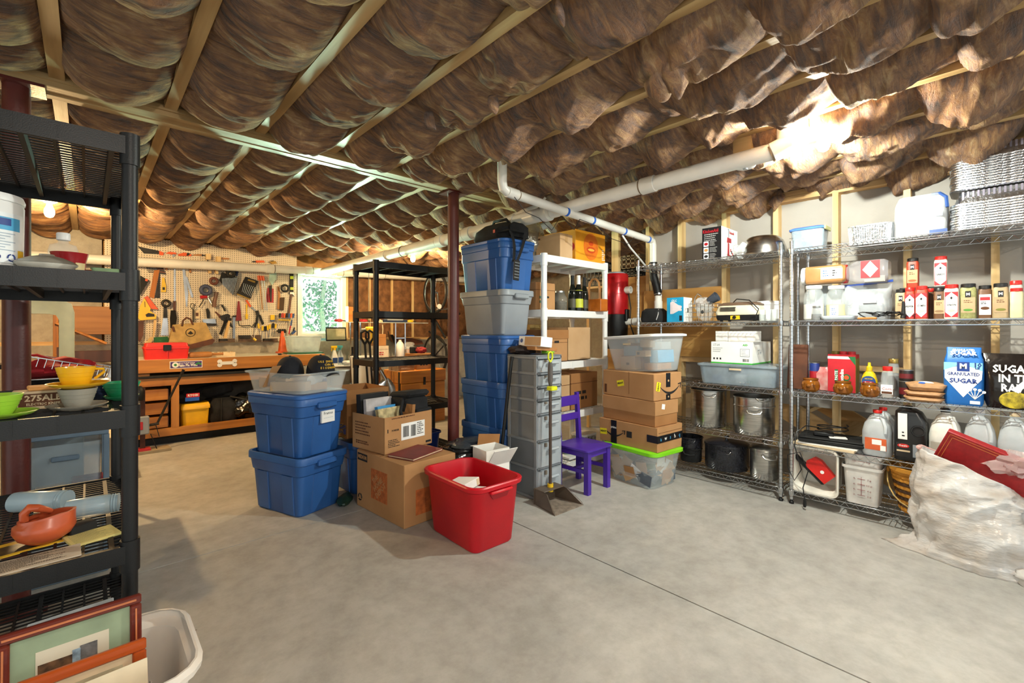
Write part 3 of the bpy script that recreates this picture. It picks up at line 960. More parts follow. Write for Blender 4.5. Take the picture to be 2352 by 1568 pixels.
# ================= BEHIND THE LEFT SHELF =================
t = thing('drawer_cart', 'translucent grey drawer cart standing behind the left shelf', 'drawers', (-.08, 3.32, 0))
M_GFR = mt('blue_grey_plastic', '66788A', .4, var=.08)
for z in (.0, .36, .70):
 part('frame', G().box(-.16, -.2, z, .16, .2, z + .03, .004), M_GFR, t)
for x in (-.15, .15):
 for y in (-.2, .17):
  part('upright', G().box(x - .012, y, .03, x + .012, y + .03, .7, .003), M_GFR, t)
for z in (.04, .39):
 d_ = part('drawer', rtub([(.26, .36, .02, z), (.27, .38, .02, z + .28)], .004), mt('smoky_plastic', 'A9B8C2', .25, alpha=.35), t)
 part('drawer_handle', G().box(-.05, -.20, z + .2, .05, -.188, z + .225, .004), M_GFR, d_)
solo('wooden_block', G().box(-.06, -.04, 0, .06, .04, .05, .003), M_CREAM, 'pale wooden block inside the translucent drawer cart', 'block', (-.13, 3.24, .398))
solo('maroon_case', G().box(-.06, -.04, 0, .06, .04, .075, .004), mt('maroon_card', '8A2636', .7), 'maroon box inside the translucent drawer cart', 'box', (.0, 3.24, .398))
t = thing('beige_case', 'beige hard case with grey band standing on the floor', 'case', (.17, 5.1, 0), 0)
part('shell', G().box(-.07, -.2, 0, .07, .2, .39, .03), mt('beige_plastic', 'CFC4AC', .5), t)
part('band', G().box(-.02, -.203, .02, .02, .203, .393, .008), mt('grey_band', '7F7F7C', .5), t)
part('latch', G().box(-.015, -.208, .12, .015, -.2, .16, .003), M_WHITE, t)
t = thing('side_table', 'grey folding table behind the left shelf', 'table', (-.3, 3.75, 0))
part('table_top', G().box(-.75, -.12, .665, .53, .38, .70, .006), mt('grey_table', '8C8D8A', .6), t)
for x in (-.7, .48):
 for y in (-.08, .34):
  part('leg', G().tube([(x, y, 0), (x, y, .665)], .014, 10), M_IRON, t)
t = thing('grey_bin', 'pale grey storage bin on table behind the cups', 'bin', (-0.08, 3.86, .70))
part('bin', rtub([(.40, .3, .03, 0), (.44, .34, .03, .19), (.46, .36, .03, .2)], .004), mt('pale_grey_plastic', 'A4A9A6', .5), t)
part('lid', G().loft([rr(.465, .365, .03, .201), rr(.465, .365, .03, .212), rr(.42, .32, .03, .216)]), mt('slate_lid', '51606E', .5), t)
t = thing('cookie_tray', 'dark baking tray on the grey bin behind the cups', 'tray', (-0.181, 3.85, .917), 5)
part('pan', rtub([(.27, .25, .02, 0), (.3, .28, .02, .03), (.31, .29, .02, .032)], .003), M_IRON, t)
part('rim', G().loft([rr(.31, .29, .02, .032), rr(.31, .29, .02, .037), rr(.29, .27, .02, .037)]), M_STEEL, t)
t = thing('red_bag', 'crumpled red cloth bag under a wire rack', 'bag', (-0.097, 3.85, .955))
part('cloth', G().ball((-.05, 0, .05), (.18, .1, .055), 14, .5, 4), mt('red_cloth', 'A5101E', .85, var=.2), t)
part('handle', G().tube([(-.16, 0, .08), (-.2, .0, .12), (-.12, 0, .13), (-.06, 0, .1)], .008, 6), mt('red_cloth', 'A5101E'), t)
t = thing('wire_rack', 'chrome wire rack tilted over the red bag', 'rack', (-0.069, 3.82, 1.01), -6, ry=14)
part('rim', G().tube([(-.22, -.1, .03), (.22, -.1, .03), (.22, .1, .03), (-.22, .1, .03), (-.22, -.1, .03)], .004, 6), M_CHROME, t)
g = G()
for i in range(13):
 x = -.2 + i * .033
 g.tube([(x, -.1, .03), (x, -.1, -.02), (x, -.05, -.04), (x, .05, -.04), (x, .1, -.02), (x, .1, .03)], .0022, 5)
part('wire', g, M_CHROME, t)
t = thing('squeeze_bottle', 'clear squeeze bottle with pointed white cap behind the cups', 'bottle', (0.105, 3.68, .70))
part('body', G().lathe([(.05, 0), (.055, .01), (.055, .20), (.05, .215)], 20), M_MILK, t)
part('cap', G().lathe([(.05, .215), (.05, .235), (.02, .245), (.012, .27), (.004, .30)], 16), M_WHITE, t)
# band saw and folded stools further back
t = thing('band_saw', 'cream painted band saw with curved arm behind the left shelf', 'machine', (-.2, 4.65, 0))
M_SAW = mt('cream_paint', 'F2E8B4', .45, var=.05)
pts = [(-.19, 1.45), (.06, 1.45), (.115, 1.42), (.13, 1.36), (.13, 1.0), (.05, 1.0), (.05, 1.30), (.035, 1.335), (0, 1.345), (-.19, 1.345)]
part('arm', G().prism(pts, -.05, .05), M_SAW, t)
part('table', G().box(-.25, -.15, .97, .2, .15, 1.0, .004), M_IRON, t)
part('upper_housing', G().box(-.17, -.07, 1.45, .03, .07, 1.56, .02), M_SAW, t)
part('base', G().box(-.2, -.12, .7, .15, .12, .97, .01), M_SAW, t)
part('stand', G().box(-.22, -.15, 0, .18, .15, .7, .005), mt('grey_steel_stand', '5A5C5C', .6), t)
t = thing('folding_stool', 'wooden step ladder folded against the back wall', 'ladder', (.0, 6.65, 0), 0)
for x in (-.24, .26):
 part('rail', G().box(x - .02, -.03, 0, x + .02, .03, 1.62, .003), M_BENCHZ, t)
for z in (.35, .65, .95, 1.55):
 part('tread', G().box(-.24, -.06, z, .26, .05, z + .03, .003), M_BENCH, t)
part('back_panel', G().box(-.18, -.035, 1.18, .2, -.015, 1.48, .004), wood('tan_panel', '9A6A3C', '7C5028', 0), t)
part('brace', G().tube([(-.24, -.05, 1.3), (.15, -.06, 1.08)], .014, 6), M_BENCHZ, t)
t = thing('dark_chair', 'dark wooden chair in front of the folded step ladder', 'chair', (.0, 6.1, 0))
M_DKW = wood('dark_wood', '4A2A22', '2E1814', 2, .5)
for x in (-.2, .2):
 part('leg', G().box(x - .02, -.18, 0, x + .02, -.14, .46), M_DKW, t)
 part('leg', G().box(x - .02, .14, 0, x + .02, .18, 1.06), M_DKW, t)
part('seat', G().box(-.22, -.2, .46, .22, .19, .50, .005), M_BENCH, t)
part('backrest', G().box(-.2, .14, .9, .2, .165, 1.02, .005), M_DKW, t)
part('rung', G().box(-.2, .15, .7, .2, .17, .74), M_DKW, t)

# ================= WORKBENCH AND PEGBOARD =================
def pegmat():
 m = bpy.data.materials.new('pegboard_white')
 m.use_nodes = True
 nt = m.node_tree
 b = nt.nodes['Principled BSDF']
 tc = nd(nt, 'ShaderNodeTexCoord')
 sp = nd(nt, 'ShaderNodeSeparateXYZ')
 nt.links.new(tc.outputs['Object'], sp.inputs[0])
 sq = []
 for k in ('X', 'Z'):
  a = nd(nt, 'ShaderNodeMath', operation='MULTIPLY', i_1=1 / .0254)
  f = nd(nt, 'ShaderNodeMath', operation='FRACT')
  s = nd(nt, 'ShaderNodeMath', operation='SUBTRACT', i_1=.5)
  q_ = nd(nt, 'ShaderNodeMath', operation='MULTIPLY')
  nt.links.new(sp.outputs[k], a.inputs[0])
  nt.links.new(a.outputs[0], f.inputs[0])
  nt.links.new(f.outputs[0], s.inputs[0])
  nt.links.new(s.outputs[0], q_.inputs[0])
  nt.links.new(s.outputs[0], q_.inputs[1])
  sq.append(q_)
 ad = nd(nt, 'ShaderNodeMath', operation='ADD')
 nt.links.new(sq[0].outputs[0], ad.inputs[0])
 nt.links.new(sq[1].outputs[0], ad.inputs[1])
 lt = nd(nt, 'ShaderNodeMath', operation='LESS_THAN', i_1=.034)
 nt.links.new(ad.outputs[0], lt.inputs[0])
 mx = nd(nt, 'ShaderNodeMixRGB', i_1=(*lin('D6C8B0'), 1), i_2=(*lin('2C2218'), 1))
 nt.links.new(lt.outputs[0], mx.inputs[0])
 nt.links.new(mx.outputs[0], b.inputs['Base Color'])
 b.inputs['Roughness'].default_value = .55
 return m


solo('pegboard', G().box(.14, 6.975, 1.065, 2.225, 6.985, 2.33), pegmat(), 'white pegboard panel covered with hand tools on the back wall', 'pegboard')

M_SIL = mt('tool_steel', 'B9BABA', .3, .9, var=.1)
M_DKS = mt('dark_tool_steel', '35322F', .45, .6, var=.25)
M_HWD = mt('handle_wood', 'A8713C', .5, var=.15)
M_DWD = mt('dark_handle_wood', '5E3520', .5, var=.2)
M_ORG = mt('orange_plastic', 'D9581C', .4, var=.06)
M_TRED = mt('tool_red', 'B0202A', .4, var=.1)
M_TYEL = mt('tool_yellow', 'E6BC1E', .4, var=.05)
M_TBLU = mt('tool_blue', '2B4A86', .4)
M_LGRN = mt('pale_green', 'B9D6C6', .6)


def tool(name, label, cat, pieces, group=None, y=6.974):
 """a hanging tool: pieces are (part name, outline points in the wall plane, thickness, material)"""
 if len(pieces) == 1:
  n_, pts, th, m_ = pieces[0]
  return solo(name, G().prism(pts, y - th, y), m_, label, cat, group=group)
 t = thing(name, label, cat, (0, 0, 0), 0, group)
 for n_, pts, th, m_ in pieces:
  part(n_, G().prism(pts, y - th, y), m_, t)
 return t


def rod(name, label, cat, pieces, y=6.93, group=None):
 t = thing(name, label, cat, (0, 0, 0), 0, group)
 for n_, pts, r, m_ in pieces:
  part(n_, G().tube([(p[0], y, p[1]) for p in pts], r, 8), m_, t)
 return t


def ringtool(name, label, cat, c, R_, r, m_, y=6.92):
 return solo(name, G().tube([(c[0] + R_ * math.cos(k * math.pi / 12), y, c[1] + R_ * math.sin(k * math.pi / 12)) for k in range(25)], r, 10), m_, label, cat)


ORD = 'first second third fourth fifth sixth seventh eighth ninth tenth eleventh twelfth'.split()
tool('hand_saw', 'dark hand saw above the pipe at the left of the pegboard', 'saw', [('blade', [(0.434, 2.219), (0.637, 2.188), (0.637, 2.148), (0.492, 2.139)], .004, M_DKS), ('handle', [(0.633, 2.188), (0.679, 2.17), (0.675, 2.137), (0.637, 2.136)], .022, M_ORG)])
tool('spring_clamp', 'orange pliers above the pipe, nearest the dark saw', 'pliers', [('handle', [(0.698, 2.163), (0.731, 2.188), (0.798, 2.184), (0.808, 2.167), (0.76, 2.155)], .02, M_ORG), ('jaw', [(0.762, 2.16), (0.786, 2.163), (0.784, 2.132), (0.765, 2.13)], .02, M_SIL)])
tool('spring_clamp', 'orange and dark pliers above the pipe, beside wooden clamps', 'pliers', [('handle', [(0.822, 2.168), (0.886, 2.196), (0.96, 2.178), (0.955, 2.159), (0.827, 2.145)], .02, M_ORG), ('jaw', [(0.915, 2.195), (0.945, 2.188), (0.925, 2.159), (0.905, 2.157)], .025, M_DKS)])
tool('file', 'wooden handled file lying just above the pipe', 'file', [('handle', [(0.98, 2.183), (1.067, 2.195), (1.067, 2.173), (0.98, 2.166)], .018, M_HWD), ('blade', [(1.067, 2.19), (1.118, 2.188), (1.118, 2.178), (1.067, 2.175)], .008, M_DKS)])
for a, lb in ((0, 'pale wooden clamp crossing behind the pipe, left of the pair'), (90, 'pale wooden clamp crossing behind the pipe, right of the pair')):
 X0 = [(x + a * .00125, z - a * .00025) for x, z in [(1.108, 2.201), (1.16, 2.207), (1.16, 2.132), (1.108, 2.127)]]
 X1 = [(x + a * .00085, z) for x, z in [(1.118, 2.023), (1.16, 2.033), (1.169, 1.955), (1.144, 1.953)]]
 X2 = [(x + a * .00105, z) for x, z in [(1.129, 2.135), (1.137, 2.136), (1.141, 2.018), (1.133, 2.018)]]
 tool('wooden_clamp', lb, 'clamp', [('jaw', X0, .05, M_PINE[2]), ('jaw', X1, .05, M_PINE[2]), ('screw', X2, .012, M_DKS)])
tool('utility_knife', 'pale handled cutter above the pipe right of the clamps', 'knife', [('handle', [(1.283, 2.174), (1.37, 2.178), (1.37, 2.158), (1.283, 2.151)], .02, M_HWD), ('blade', [(1.256, 2.163), (1.283, 2.166), (1.283, 2.154), (1.261, 2.151)], .004, M_SIL)])
tool('caulk_gun', 'orange trigger tool above the pipe near the window', 'tool', [('body', [(1.684, 2.177), (1.779, 2.187), (1.797, 2.162), (1.696, 2.148)], .03, M_ORG), ('nozzle', [(1.643, 2.163), (1.684, 2.169), (1.684, 2.156), (1.646, 2.15)], .012, M_DKS)])
tool('brass_tool', 'brass coloured fitting above the pipe near the window', 'tool', [('body', [(1.852, 2.177), (1.926, 2.194), (1.954, 2.164), (1.889, 2.147)], .03, mt('brass', '9C7A3A', .4, .7)), ('knob', [(1.883, 2.198), (1.914, 2.201), (1.914, 2.183), (1.883, 2.18)], .02, M_DKS)])
for i in range(6):
 a = (0.501, 2.012)
 x, z = a[0] + i * .006, a[1] - i * .017
 tool('chisel', 'dark chisel fanned under the pipe by the shelf, %s from the top' % ORD[i], 'chisel', [('blade', [(x, z), (x + .10, z - .004), (x + .10, z - .012), (x, z - .008)], .008, M_DKS), ('handle', [(x + .10, z), (x + .17, z - .01), (x + .17, z - .022), (x + .10, z - .016)], .016, M_DKS if i % 2 else M_DWD)], 'dark chisels under the pipe')
tool('hand_saw', 'hand saw with orange wooden guard and black blade', 'saw', [('guard', [(0.587, 1.945), (0.64, 1.958), (0.587, 1.608), (0.541, 1.624)], .02, wood('saw_wood', 'C0752F', '9A5A20', 2)), ('blade', [(0.645, 1.956), (0.643, 1.614), (0.597, 1.617)], .006, M_DKS)])
tool('stud_finder', 'slim yellow level hanging beside the black saw blade', 'level', [('body', [(0.665, 1.864), (0.684, 1.865), (0.703, 1.761), (0.701, 1.69), (0.654, 1.688), (0.658, 1.758)], .02, M_TYEL), ('window', [(0.667, 1.747), (0.69, 1.748), (0.69, 1.715), (0.667, 1.714)], .023, M_DKS)])
tool('wood_handle_tool', 'small wooden handle hanging left of the long steel rods', 'tool', [('handle', [(0.695, 2.007), (0.718, 2.009), (0.716, 1.96), (0.699, 1.955)], .02, M_HWD)])
tool('wood_handle_tool', 'small wooden handle hanging right of the long steel rods', 'tool', [('handle', [(0.93, 2.029), (0.957, 2.026), (0.957, 1.947), (0.937, 1.948)], .02, M_HWD)])
tool('steel_rule', 'longest thin steel rule at the left of the pegboard', 'ruler', [('rule', [(0.779, 2.021), (0.798, 2.023), (0.798, 1.577), (0.781, 1.576)], .004, M_SIL)])
tool('drywall_saw', 'tapered silver blade hanging point down, centre left', 'saw', [('blade', [(0.861, 2.041), (0.886, 2.043), (0.925, 1.691), (0.915, 1.515), (0.905, 1.521), (0.886, 1.737)], .006, M_SIL)])
tool('steel_strip', 'slanted silver strip beside the tapered blade', 'strip', [('strip', [(0.886, 1.893), (0.915, 1.895), (0.98, 1.645), (0.96, 1.634)], .008, M_SIL)])
ringtool('tape_roll', 'thick blue grey roll of tape hung at centre', 'tape', (1.105, 1.735), .05, .024, mt('slate_tape', '454B66', .5))
ringtool('tape_roll', 'smaller brown roll of tape hung above the blue one', 'tape', (1.192, 1.857), .038, .016, mt('brown_tape', '6B3A2A', .5))
rod('chalk_reel', 'red chalk reel with dark curved hook', 'reel', [('reel', [(1.046, 1.642), (1.118, 1.652)], .022, M_TRED), ('hook', [(1.082, 1.615), (1.062, 1.569), (1.034, 1.515)], .007, M_DKS)])
rod('brace_drill', 'hand brace drill with chrome crank and wooden knob', 'drill', [('crank', [(1.194, 1.718), (1.124, 1.652), (1.171, 1.545), (1.202, 1.525), (1.277, 1.556), (1.293, 1.547)], .006, M_SIL), ('grip', [(1.286, 1.553), (1.323, 1.474)], .013, M_BLACK), ('knob', [(1.224, 1.719), (1.215, 1.656), (1.2, 1.593), (1.197, 1.521)], .022, M_DWD)])
# wrench sets
t = thing('wrench_set', 'upright black tray of twelve chrome wrenches', 'wrenches', (0, 0, 0))
P4 = [(1.283, 1.981), (1.465, 1.926), (1.409, 1.691), (1.256, 1.872)]
part('tray', G().prism(P4, 6.92, 6.95), M_BLACKM, t)
for i in range(11):
 k = i / 10
 a = (1.283, 1.899)
 c_ = (1.453, 1.925)
 d_ = (1.288, 1.811)
 e_ = (1.398, 1.691)
 p0 = (a[0] + (c_[0] - a[0]) * k, a[1] + (c_[1] - a[1]) * k)
 p1 = (d_[0] + (e_[0] - d_[0]) * k, d_[1] + (e_[1] - d_[1]) * k)
 part('wrench', G().tube([(p0[0], 6.912, p0[1]), (p1[0], 6.912, p1[1])], [.0065, .0045], 6), M_SIL, t)
ringtool('tape_roll', 'black roll of tape hung over the wrench tray', 'tape', (1.378, 1.967), .040, .02, M_BLACKM, 6.89)
tool('pipe_strap', 'blue hanging strap crossing the pipe above the wrenches', 'strap', [('strap', [(1.453, 2.047), (1.489, 2.05), (1.467, 1.945), (1.44, 1.949)], .01, mt('navy_webbing', '2B3A60', .8))])
t = thing('wrench_set', 'tilted flat case of small sockets and wrenches', 'wrenches', (0, 0, 0))
part('tray', G().prism([(1.556, 1.943), (1.71, 1.894), (1.608, 1.634), (1.451, 1.704)], 6.92, 6.95), M_BLACKM, t)
part('gold_edge', G().prism([(1.453, 1.713), (1.611, 1.647), (1.605, 1.63), (1.449, 1.696)], 6.915, 6.925), mt('brass', '9C7A3A'), t)
part('badge', G().prism([(1.584, 1.915), (1.672, 1.889), (1.666, 1.865), (1.576, 1.893)], 6.915, 6.925), mt('brass', '9C7A3A'), t)
for i in range(7):
 k = i / 6
 a, c_, d_, e_ = (1.533, 1.853), (1.666, 1.81), (1.51, 1.735), (1.608, 1.675)
 p0 = (a[0] + (c_[0] - a[0]) * k, a[1] + (c_[1] - a[1]) * k)
 p1 = (d_[0] + (e_[0] - d_[0]) * k, d_[1] + (e_[1] - d_[1]) * k)
 part('wrench', G().tube([(p0[0], 6.914, p0[1]), (p1[0], 6.914, p1[1])], .0055, 6), M_SIL, t)
for i, lb in enumerate(('leftmost of the orange handled bar clamps', 'middle one of the orange handled bar clamps', 'rightmost of the orange handled bar clamps')):
 o_ = .03 * i
 A = [(x + o_, z - .01 * i) for x, z in [(1.719, 1.945), (1.737, 1.788), (1.761, 1.51)]]
 B = [(x + o_, z) for x, z in [(1.71, 1.971), (1.719, 1.906)]]
 rod('bar_clamp', lb, 'clamp', [('bar', A, .006, M_SIL if i else M_HWD), ('handle', B, .015, M_ORG)])
tool('plastic_bag', 'pale green plastic bag hung under the pipe', 'bag', [('bag', [(1.864, 2.057), (1.951, 2.056), (1.941, 1.942), (1.889, 1.851), (1.852, 1.915)], .02, M_LGRN)])
tool('plier_pack', 'red carded pliers set below the pale green bag', 'pliers', [('card', [(1.834, 1.814), (1.914, 1.805), (1.911, 1.609), (1.816, 1.612)], .008, M_TRED), ('plier', [(1.852, 1.848), (1.889, 1.851), (1.883, 1.621), (1.871, 1.621)], .02, M_DKS), ('plier', [(1.837, 1.727), (1.852, 1.728), (1.842, 1.613), (1.833, 1.613)], .02, mt('tool_dark_red', '7A1018', .4))])
tool('bench_brush', 'bench brush with curved orange wooden handle and brown bristles', 'brush', [('handle', [(1.964, 1.842), (1.986, 1.823), (1.999, 1.694), (1.986, 1.517), (1.958, 1.523), (1.97, 1.693)], .024, M_HWD), ('bristles', [(1.989, 1.683), (2.052, 1.69), (2.04, 1.505), (1.984, 1.51)], .03, mt('brown_bristles', '4E3B2A', .95))])
ringtool('cable_coil', 'black coil of cable hung beside the level', 'cable', (2.049, 1.817), .046, .015, M_BLACK)
tool('spirit_level', 'black spirit level with yellow green vials by the window', 'level', [('beam', [(2.123, 2.053), (2.172, 2.057), (2.172, 1.758), (2.127, 1.756)], .025, M_BLACKM), ('vial', [(2.127, 1.998), (2.169, 2.001), (2.169, 1.959), (2.127, 1.956)], .028, mt('vial_green', 'C8D62A', .3)), ('vial', [(2.127, 1.839), (2.169, 1.841), (2.169, 1.803), (2.127, 1.8)], .028, mt('vial_green', 'C8D62A'))])
tool('hatchet', 'long handled hatchet with steel head by the window edge', 'axe', [('handle', [(2.136, 1.756), (2.159, 1.758), (2.123, 1.452), (2.099, 1.454)], .02, M_DWD), ('head', [(2.123, 1.77), (2.169, 1.769), (2.198, 1.715), (2.182, 1.712), (2.156, 1.741), (2.123, 1.739)], .03, M_SIL)])
# lower rows
tool('mitre_saw_guide', 'orange triangular guard behind the yellow tool', 'tool', [('plate', [(0.487, 1.609), (0.523, 1.636), (0.624, 1.476), (0.546, 1.48)], .02, M_ORG)], y=6.95)
t = tool('stapler', 'big yellow tool with slotted handle at the left of the pegboard', 'tool', [('body', [(0.492, 1.604), (0.55, 1.48), (0.541, 1.456), (0.602, 1.406), (0.599, 1.359), (0.456, 1.34), (0.432, 1.366), (0.452, 1.511)], .035, M_TYEL), ('slot', [(0.501, 1.409), (0.528, 1.43), (0.582, 1.417), (0.587, 1.388), (0.51, 1.381)], .038, M_DKS), ('slot', [(0.492, 1.564), (0.497, 1.564), (0.499, 1.498), (0.494, 1.497)], .038, M_DKS)], y=6.93)
tool('trowel', 'long shining steel trowel left of the black brush', 'trowel', [('blade', [(0.673, 1.372), (0.717, 1.373), (0.729, 1.158), (0.65, 1.161)], .006, M_SIL), ('neck', [(0.679, 1.507), (0.71, 1.508), (0.714, 1.373), (0.676, 1.372)], .012, M_DKS)])
ringtool('wire_brush_disc', 'round wire wheel above the steel trowel', 'wheel', (0.698, 1.551), .036, .014, M_DKS)
tool('round_brush', 'black bristle brush with wooden handle left of the canvas bag', 'brush', [('bristles', [(0.75, 1.468), (0.793, 1.469), (0.806, 1.374), (0.79, 1.249), (0.745, 1.253), (0.741, 1.373)], .05, mt('black_bristle', '15120F', .95, bump=.4, bsc=200)), ('handle', [(0.769, 1.581), (0.798, 1.588), (0.796, 1.469), (0.774, 1.469)], .024, M_DWD)])
t = rod('tin_shears', 'old iron shears with ring handles above the canvas bag', 'shears', [('blade', [(0.975, 1.487), (0.975, 1.414), (0.973, 1.322)], .011, M_DKS), ('handle_ring', [(0.965, 1.486), (0.943, 1.516), (0.95, 1.553), (0.97, 1.562), (0.987, 1.542), (0.983, 1.499), (0.973, 1.48)], .005, M_DKS)])
t = thing('outlet_box', 'cream outlet cover on the pegboard beside the shears', 'outlet', (0, 0, 0))
part('cover', G().prism([(0.985, 1.472), (1.048, 1.474), (1.048, 1.371), (0.985, 1.37)], 6.955, 6.972), M_CREAM, t)
part('socket', G().prism([(1.003, 1.445), (1.031, 1.445), (1.031, 1.403), (1.003, 1.402)], 6.952, 6.958), M_DWD, t)
tool('scraper', 'wide blade scraper with black handle below the brace', 'scraper', [('handle', [(1.113, 1.497), (1.134, 1.506), (1.155, 1.455), (1.15, 1.378), (1.124, 1.377)], .025, M_BLACKM), ('blade', [(1.072, 1.364), (1.213, 1.371), (1.226, 1.284), (1.087, 1.311)], .02, M_SIL), ('edge', [(1.087, 1.315), (1.226, 1.309), (1.224, 1.281), (1.092, 1.283)], .03, M_DKS)])
tool('hammer', 'dark hammer head up and left, crossed over a second hammer', 'hammer', [('handle', [(1.197, 1.462), (1.213, 1.466), (1.283, 1.395), (1.261, 1.372)], .02, M_DWD), ('head', [(1.25, 1.407), (1.342, 1.44), (1.37, 1.416), (1.353, 1.358), (1.277, 1.351)], .04, M_DKS)], y=6.92)
tool('hammer', 'hammer with black handle hanging downward to the left', 'hammer', [('handle', [(1.315, 1.358), (1.342, 1.345), (1.283, 1.162), (1.254, 1.171)], .022, M_BLACKM), ('head', [(1.283, 1.389), (1.375, 1.346), (1.411, 1.257), (1.386, 1.263), (1.342, 1.326), (1.288, 1.351)], .03, M_DKS)], y=6.95)
tool('hammer', 'hammer with pale wooden handle hanging straight down', 'hammer', [('handle', [(1.348, 1.358), (1.373, 1.352), (1.326, 1.117), (1.29, 1.124)], .022, M_PINE[2]), ('head', [(1.326, 1.396), (1.381, 1.378), (1.378, 1.346), (1.326, 1.358)], .04, M_DKS)], y=6.90)
tool('try_square', 'upright grey steel square below the red scraper', 'square', [('blade', [(1.415, 1.42), (1.442, 1.421), (1.442, 1.113), (1.415, 1.113)], .006, M_SIL), ('stock', [(1.415, 1.42), (1.476, 1.422), (1.476, 1.399), (1.415, 1.397)], .015, M_DKS)])
tool('hand_plane_iron', 'pointed dark red scraper hung at centre', 'scraper', [('body', [(1.474, 1.611), (1.489, 1.612), (1.516, 1.354), (1.448, 1.349)], .02, mt('barn_red', '7C1A20', .5))])
rod('allen_crank', 'bent black crank under the red scraper', 'crank', [('shaft', [(1.47, 1.347), (1.481, 1.289), (1.51, 1.28), (1.608, 1.286), (1.634, 1.264), (1.651, 1.303)], .007, M_DKS)])
tool('pull_saw', 'orange handled tool slanting at centre right', 'tool', [('handle', [(1.561, 1.628), (1.584, 1.633), (1.634, 1.546), (1.613, 1.534)], .02, M_ORG), ('blade', [(1.613, 1.538), (1.639, 1.548), (1.719, 1.469), (1.705, 1.458)], .006, M_SIL)])
tool('nut_driver', 'yellow nut driver hanging under the tilted case', 'screwdriver', [('handle', [(1.561, 1.439), (1.592, 1.44), (1.588, 1.372), (1.565, 1.372)], .022, M_TYEL), ('shaft', [(1.569, 1.572), (1.586, 1.573), (1.583, 1.44), (1.572, 1.439)], .01, M_TYEL)])
tool('pliers', 'large black pliers hung jaws up above the yellow screwdrivers', 'pliers', [('jaw', [(1.678, 1.488), (1.719, 1.496), (1.731, 1.43), (1.698, 1.416)], .025, M_DKS), ('handle', [(1.696, 1.422), (1.717, 1.423), (1.71, 1.31), (1.684, 1.303)], .02, M_BLACKM), ('handle', [(1.719, 1.429), (1.743, 1.437), (1.789, 1.311), (1.765, 1.295)], .02, M_BLACKM)])
sd_x = [1300, 1330, 1362, 1395, 1425, 1455, 1485, 1515]
SCR = [(1.684, 1.297), (1.717, 1.284), (1.773, 1.251), (1.806, 1.247), (1.834, 1.258), (1.864, 1.274), (1.908, 1.292), (1.941, 1.282)]
for i, (x, z) in enumerate(SCR):
 s_ = (-1, 1, -.5, .2, .4, -.4, -.9, -1.1)[i] * .025
 tool('screwdriver', 'screwdriver in the lower rack, %s from the left' % ORD[i], 'screwdriver', [('handle', [(x - .011, z + .03), (x + .011, z + .03), (x + .010 + s_ * .3, z - .035), (x - .010 + s_ * .3, z - .035)], .022, M_TYEL if i % 3 else M_BLACKM), ('shaft', [(x - .003 + s_ * .3, z - .035), (x + .003 + s_ * .3, z - .035), (x + .003 + s_, z - .15), (x - .003 + s_, z - .15)], .006, M_SIL)], 'screwdrivers in the lower rack')
cols = [M_BLACKM, M_TRED, M_ORG, M_BLACKM, M_TBLU, M_ORG, M_TBLU]
for i in range(7):
 a = (1.983, 1.428)
 x, z = a[0] + i * .030, a[1] + .004 * (i % 2)
 tool('screwdriver', 'small screwdriver in the upper rack by the window, %s from the left' % ORD[i], 'screwdriver', [('handle', [(x - .012, z + .03), (x + .010, z + .035), (x + .004, z - .03), (x - .016, z - .03)], .022, cols[i]), ('shaft', [(x - .012, z - .03), (x - .006, z - .03), (x - .05, z - .12), (x - .054, z - .12)], .006, M_SIL)], 'screwdrivers in the upper rack', 6.93)
tool('tool_rack', 'thin yellow wooden rack holding the upper screwdrivers', 'rack', [('rail', [(1.964, 1.378), (2.13, 1.372), (2.13, 1.358), (1.964, 1.361)], .05, M_TYEL)])
tool('glue_box', 'yellow and blue packet left of the upper screwdrivers', 'packet', [('box', [(1.871, 1.435), (1.92, 1.436), (1.92, 1.366), (1.871, 1.365)], .03, M_TYEL), ('base', [(1.871, 1.365), (1.92, 1.366), (1.92, 1.346), (1.871, 1.345)], .03, M_TBLU)])
t = thing('socket_rail', 'row of black sockets on a rail near the window', 'sockets', (0, 0, 0))
for i in range(4):
 x = (1.964, 1.211)
 part('socket', G().tube([(x[0] + i * .026, 6.90, x[1] - .03), (x[0] + i * .026, 6.90, x[1] + .03)], .012, 10), M_BLACKM, t)
part('rail', G().box(x[0] - .02, 6.913, x[1] - .01, x[0] + .1, 6.95, x[1] + .01), M_DKS, t)
rod('tin_snips', 'red handled snips hanging below the blue driver', 'snips', [('handle', [(2.127, 1.286), (2.114, 1.224), (2.104, 1.165)], .009, M_TRED), ('jaw', [(2.14, 1.369), (2.132, 1.286)], .011, M_TBLU)])
tool('tack_hammer', 'small blue headed hammer at the pegboard lower right corner', 'hammer', [('head', [(2.14, 1.182), (2.189, 1.224), (2.211, 1.206), (2.162, 1.161)], .03, M_TBLU), ('handle', [(2.169, 1.203), (2.182, 1.217), (2.198, 1.259), (2.187, 1.264)], .014, M_DKS)])
for i, (pts, lb) in enumerate((([(1.256, 1.112), (1.425, 1.113), (1.429, 1.067), (1.256, 1.068)], 'worn block plane under the hammers'), ([(1.476, 1.154), (1.737, 1.158), (1.741, 1.065), (1.478, 1.07)], 'long brown wooden plane under the black pliers'), ([(1.779, 1.104), (1.951, 1.109), (1.954, 1.061), (1.779, 1.064)], 'dark short plane under the screwdrivers'))):
 tool('hand_plane', lb, 'plane', [('body', pts, .06, mt('plane_wood', '5A4434', .6, var=.25, sc=25)), ('knob', [(p[0] * .5 + pts[0][0] * .5, p[1] * .5 + pts[0][1] * .5 + .0) for p in pts], .075, M_DKS)])
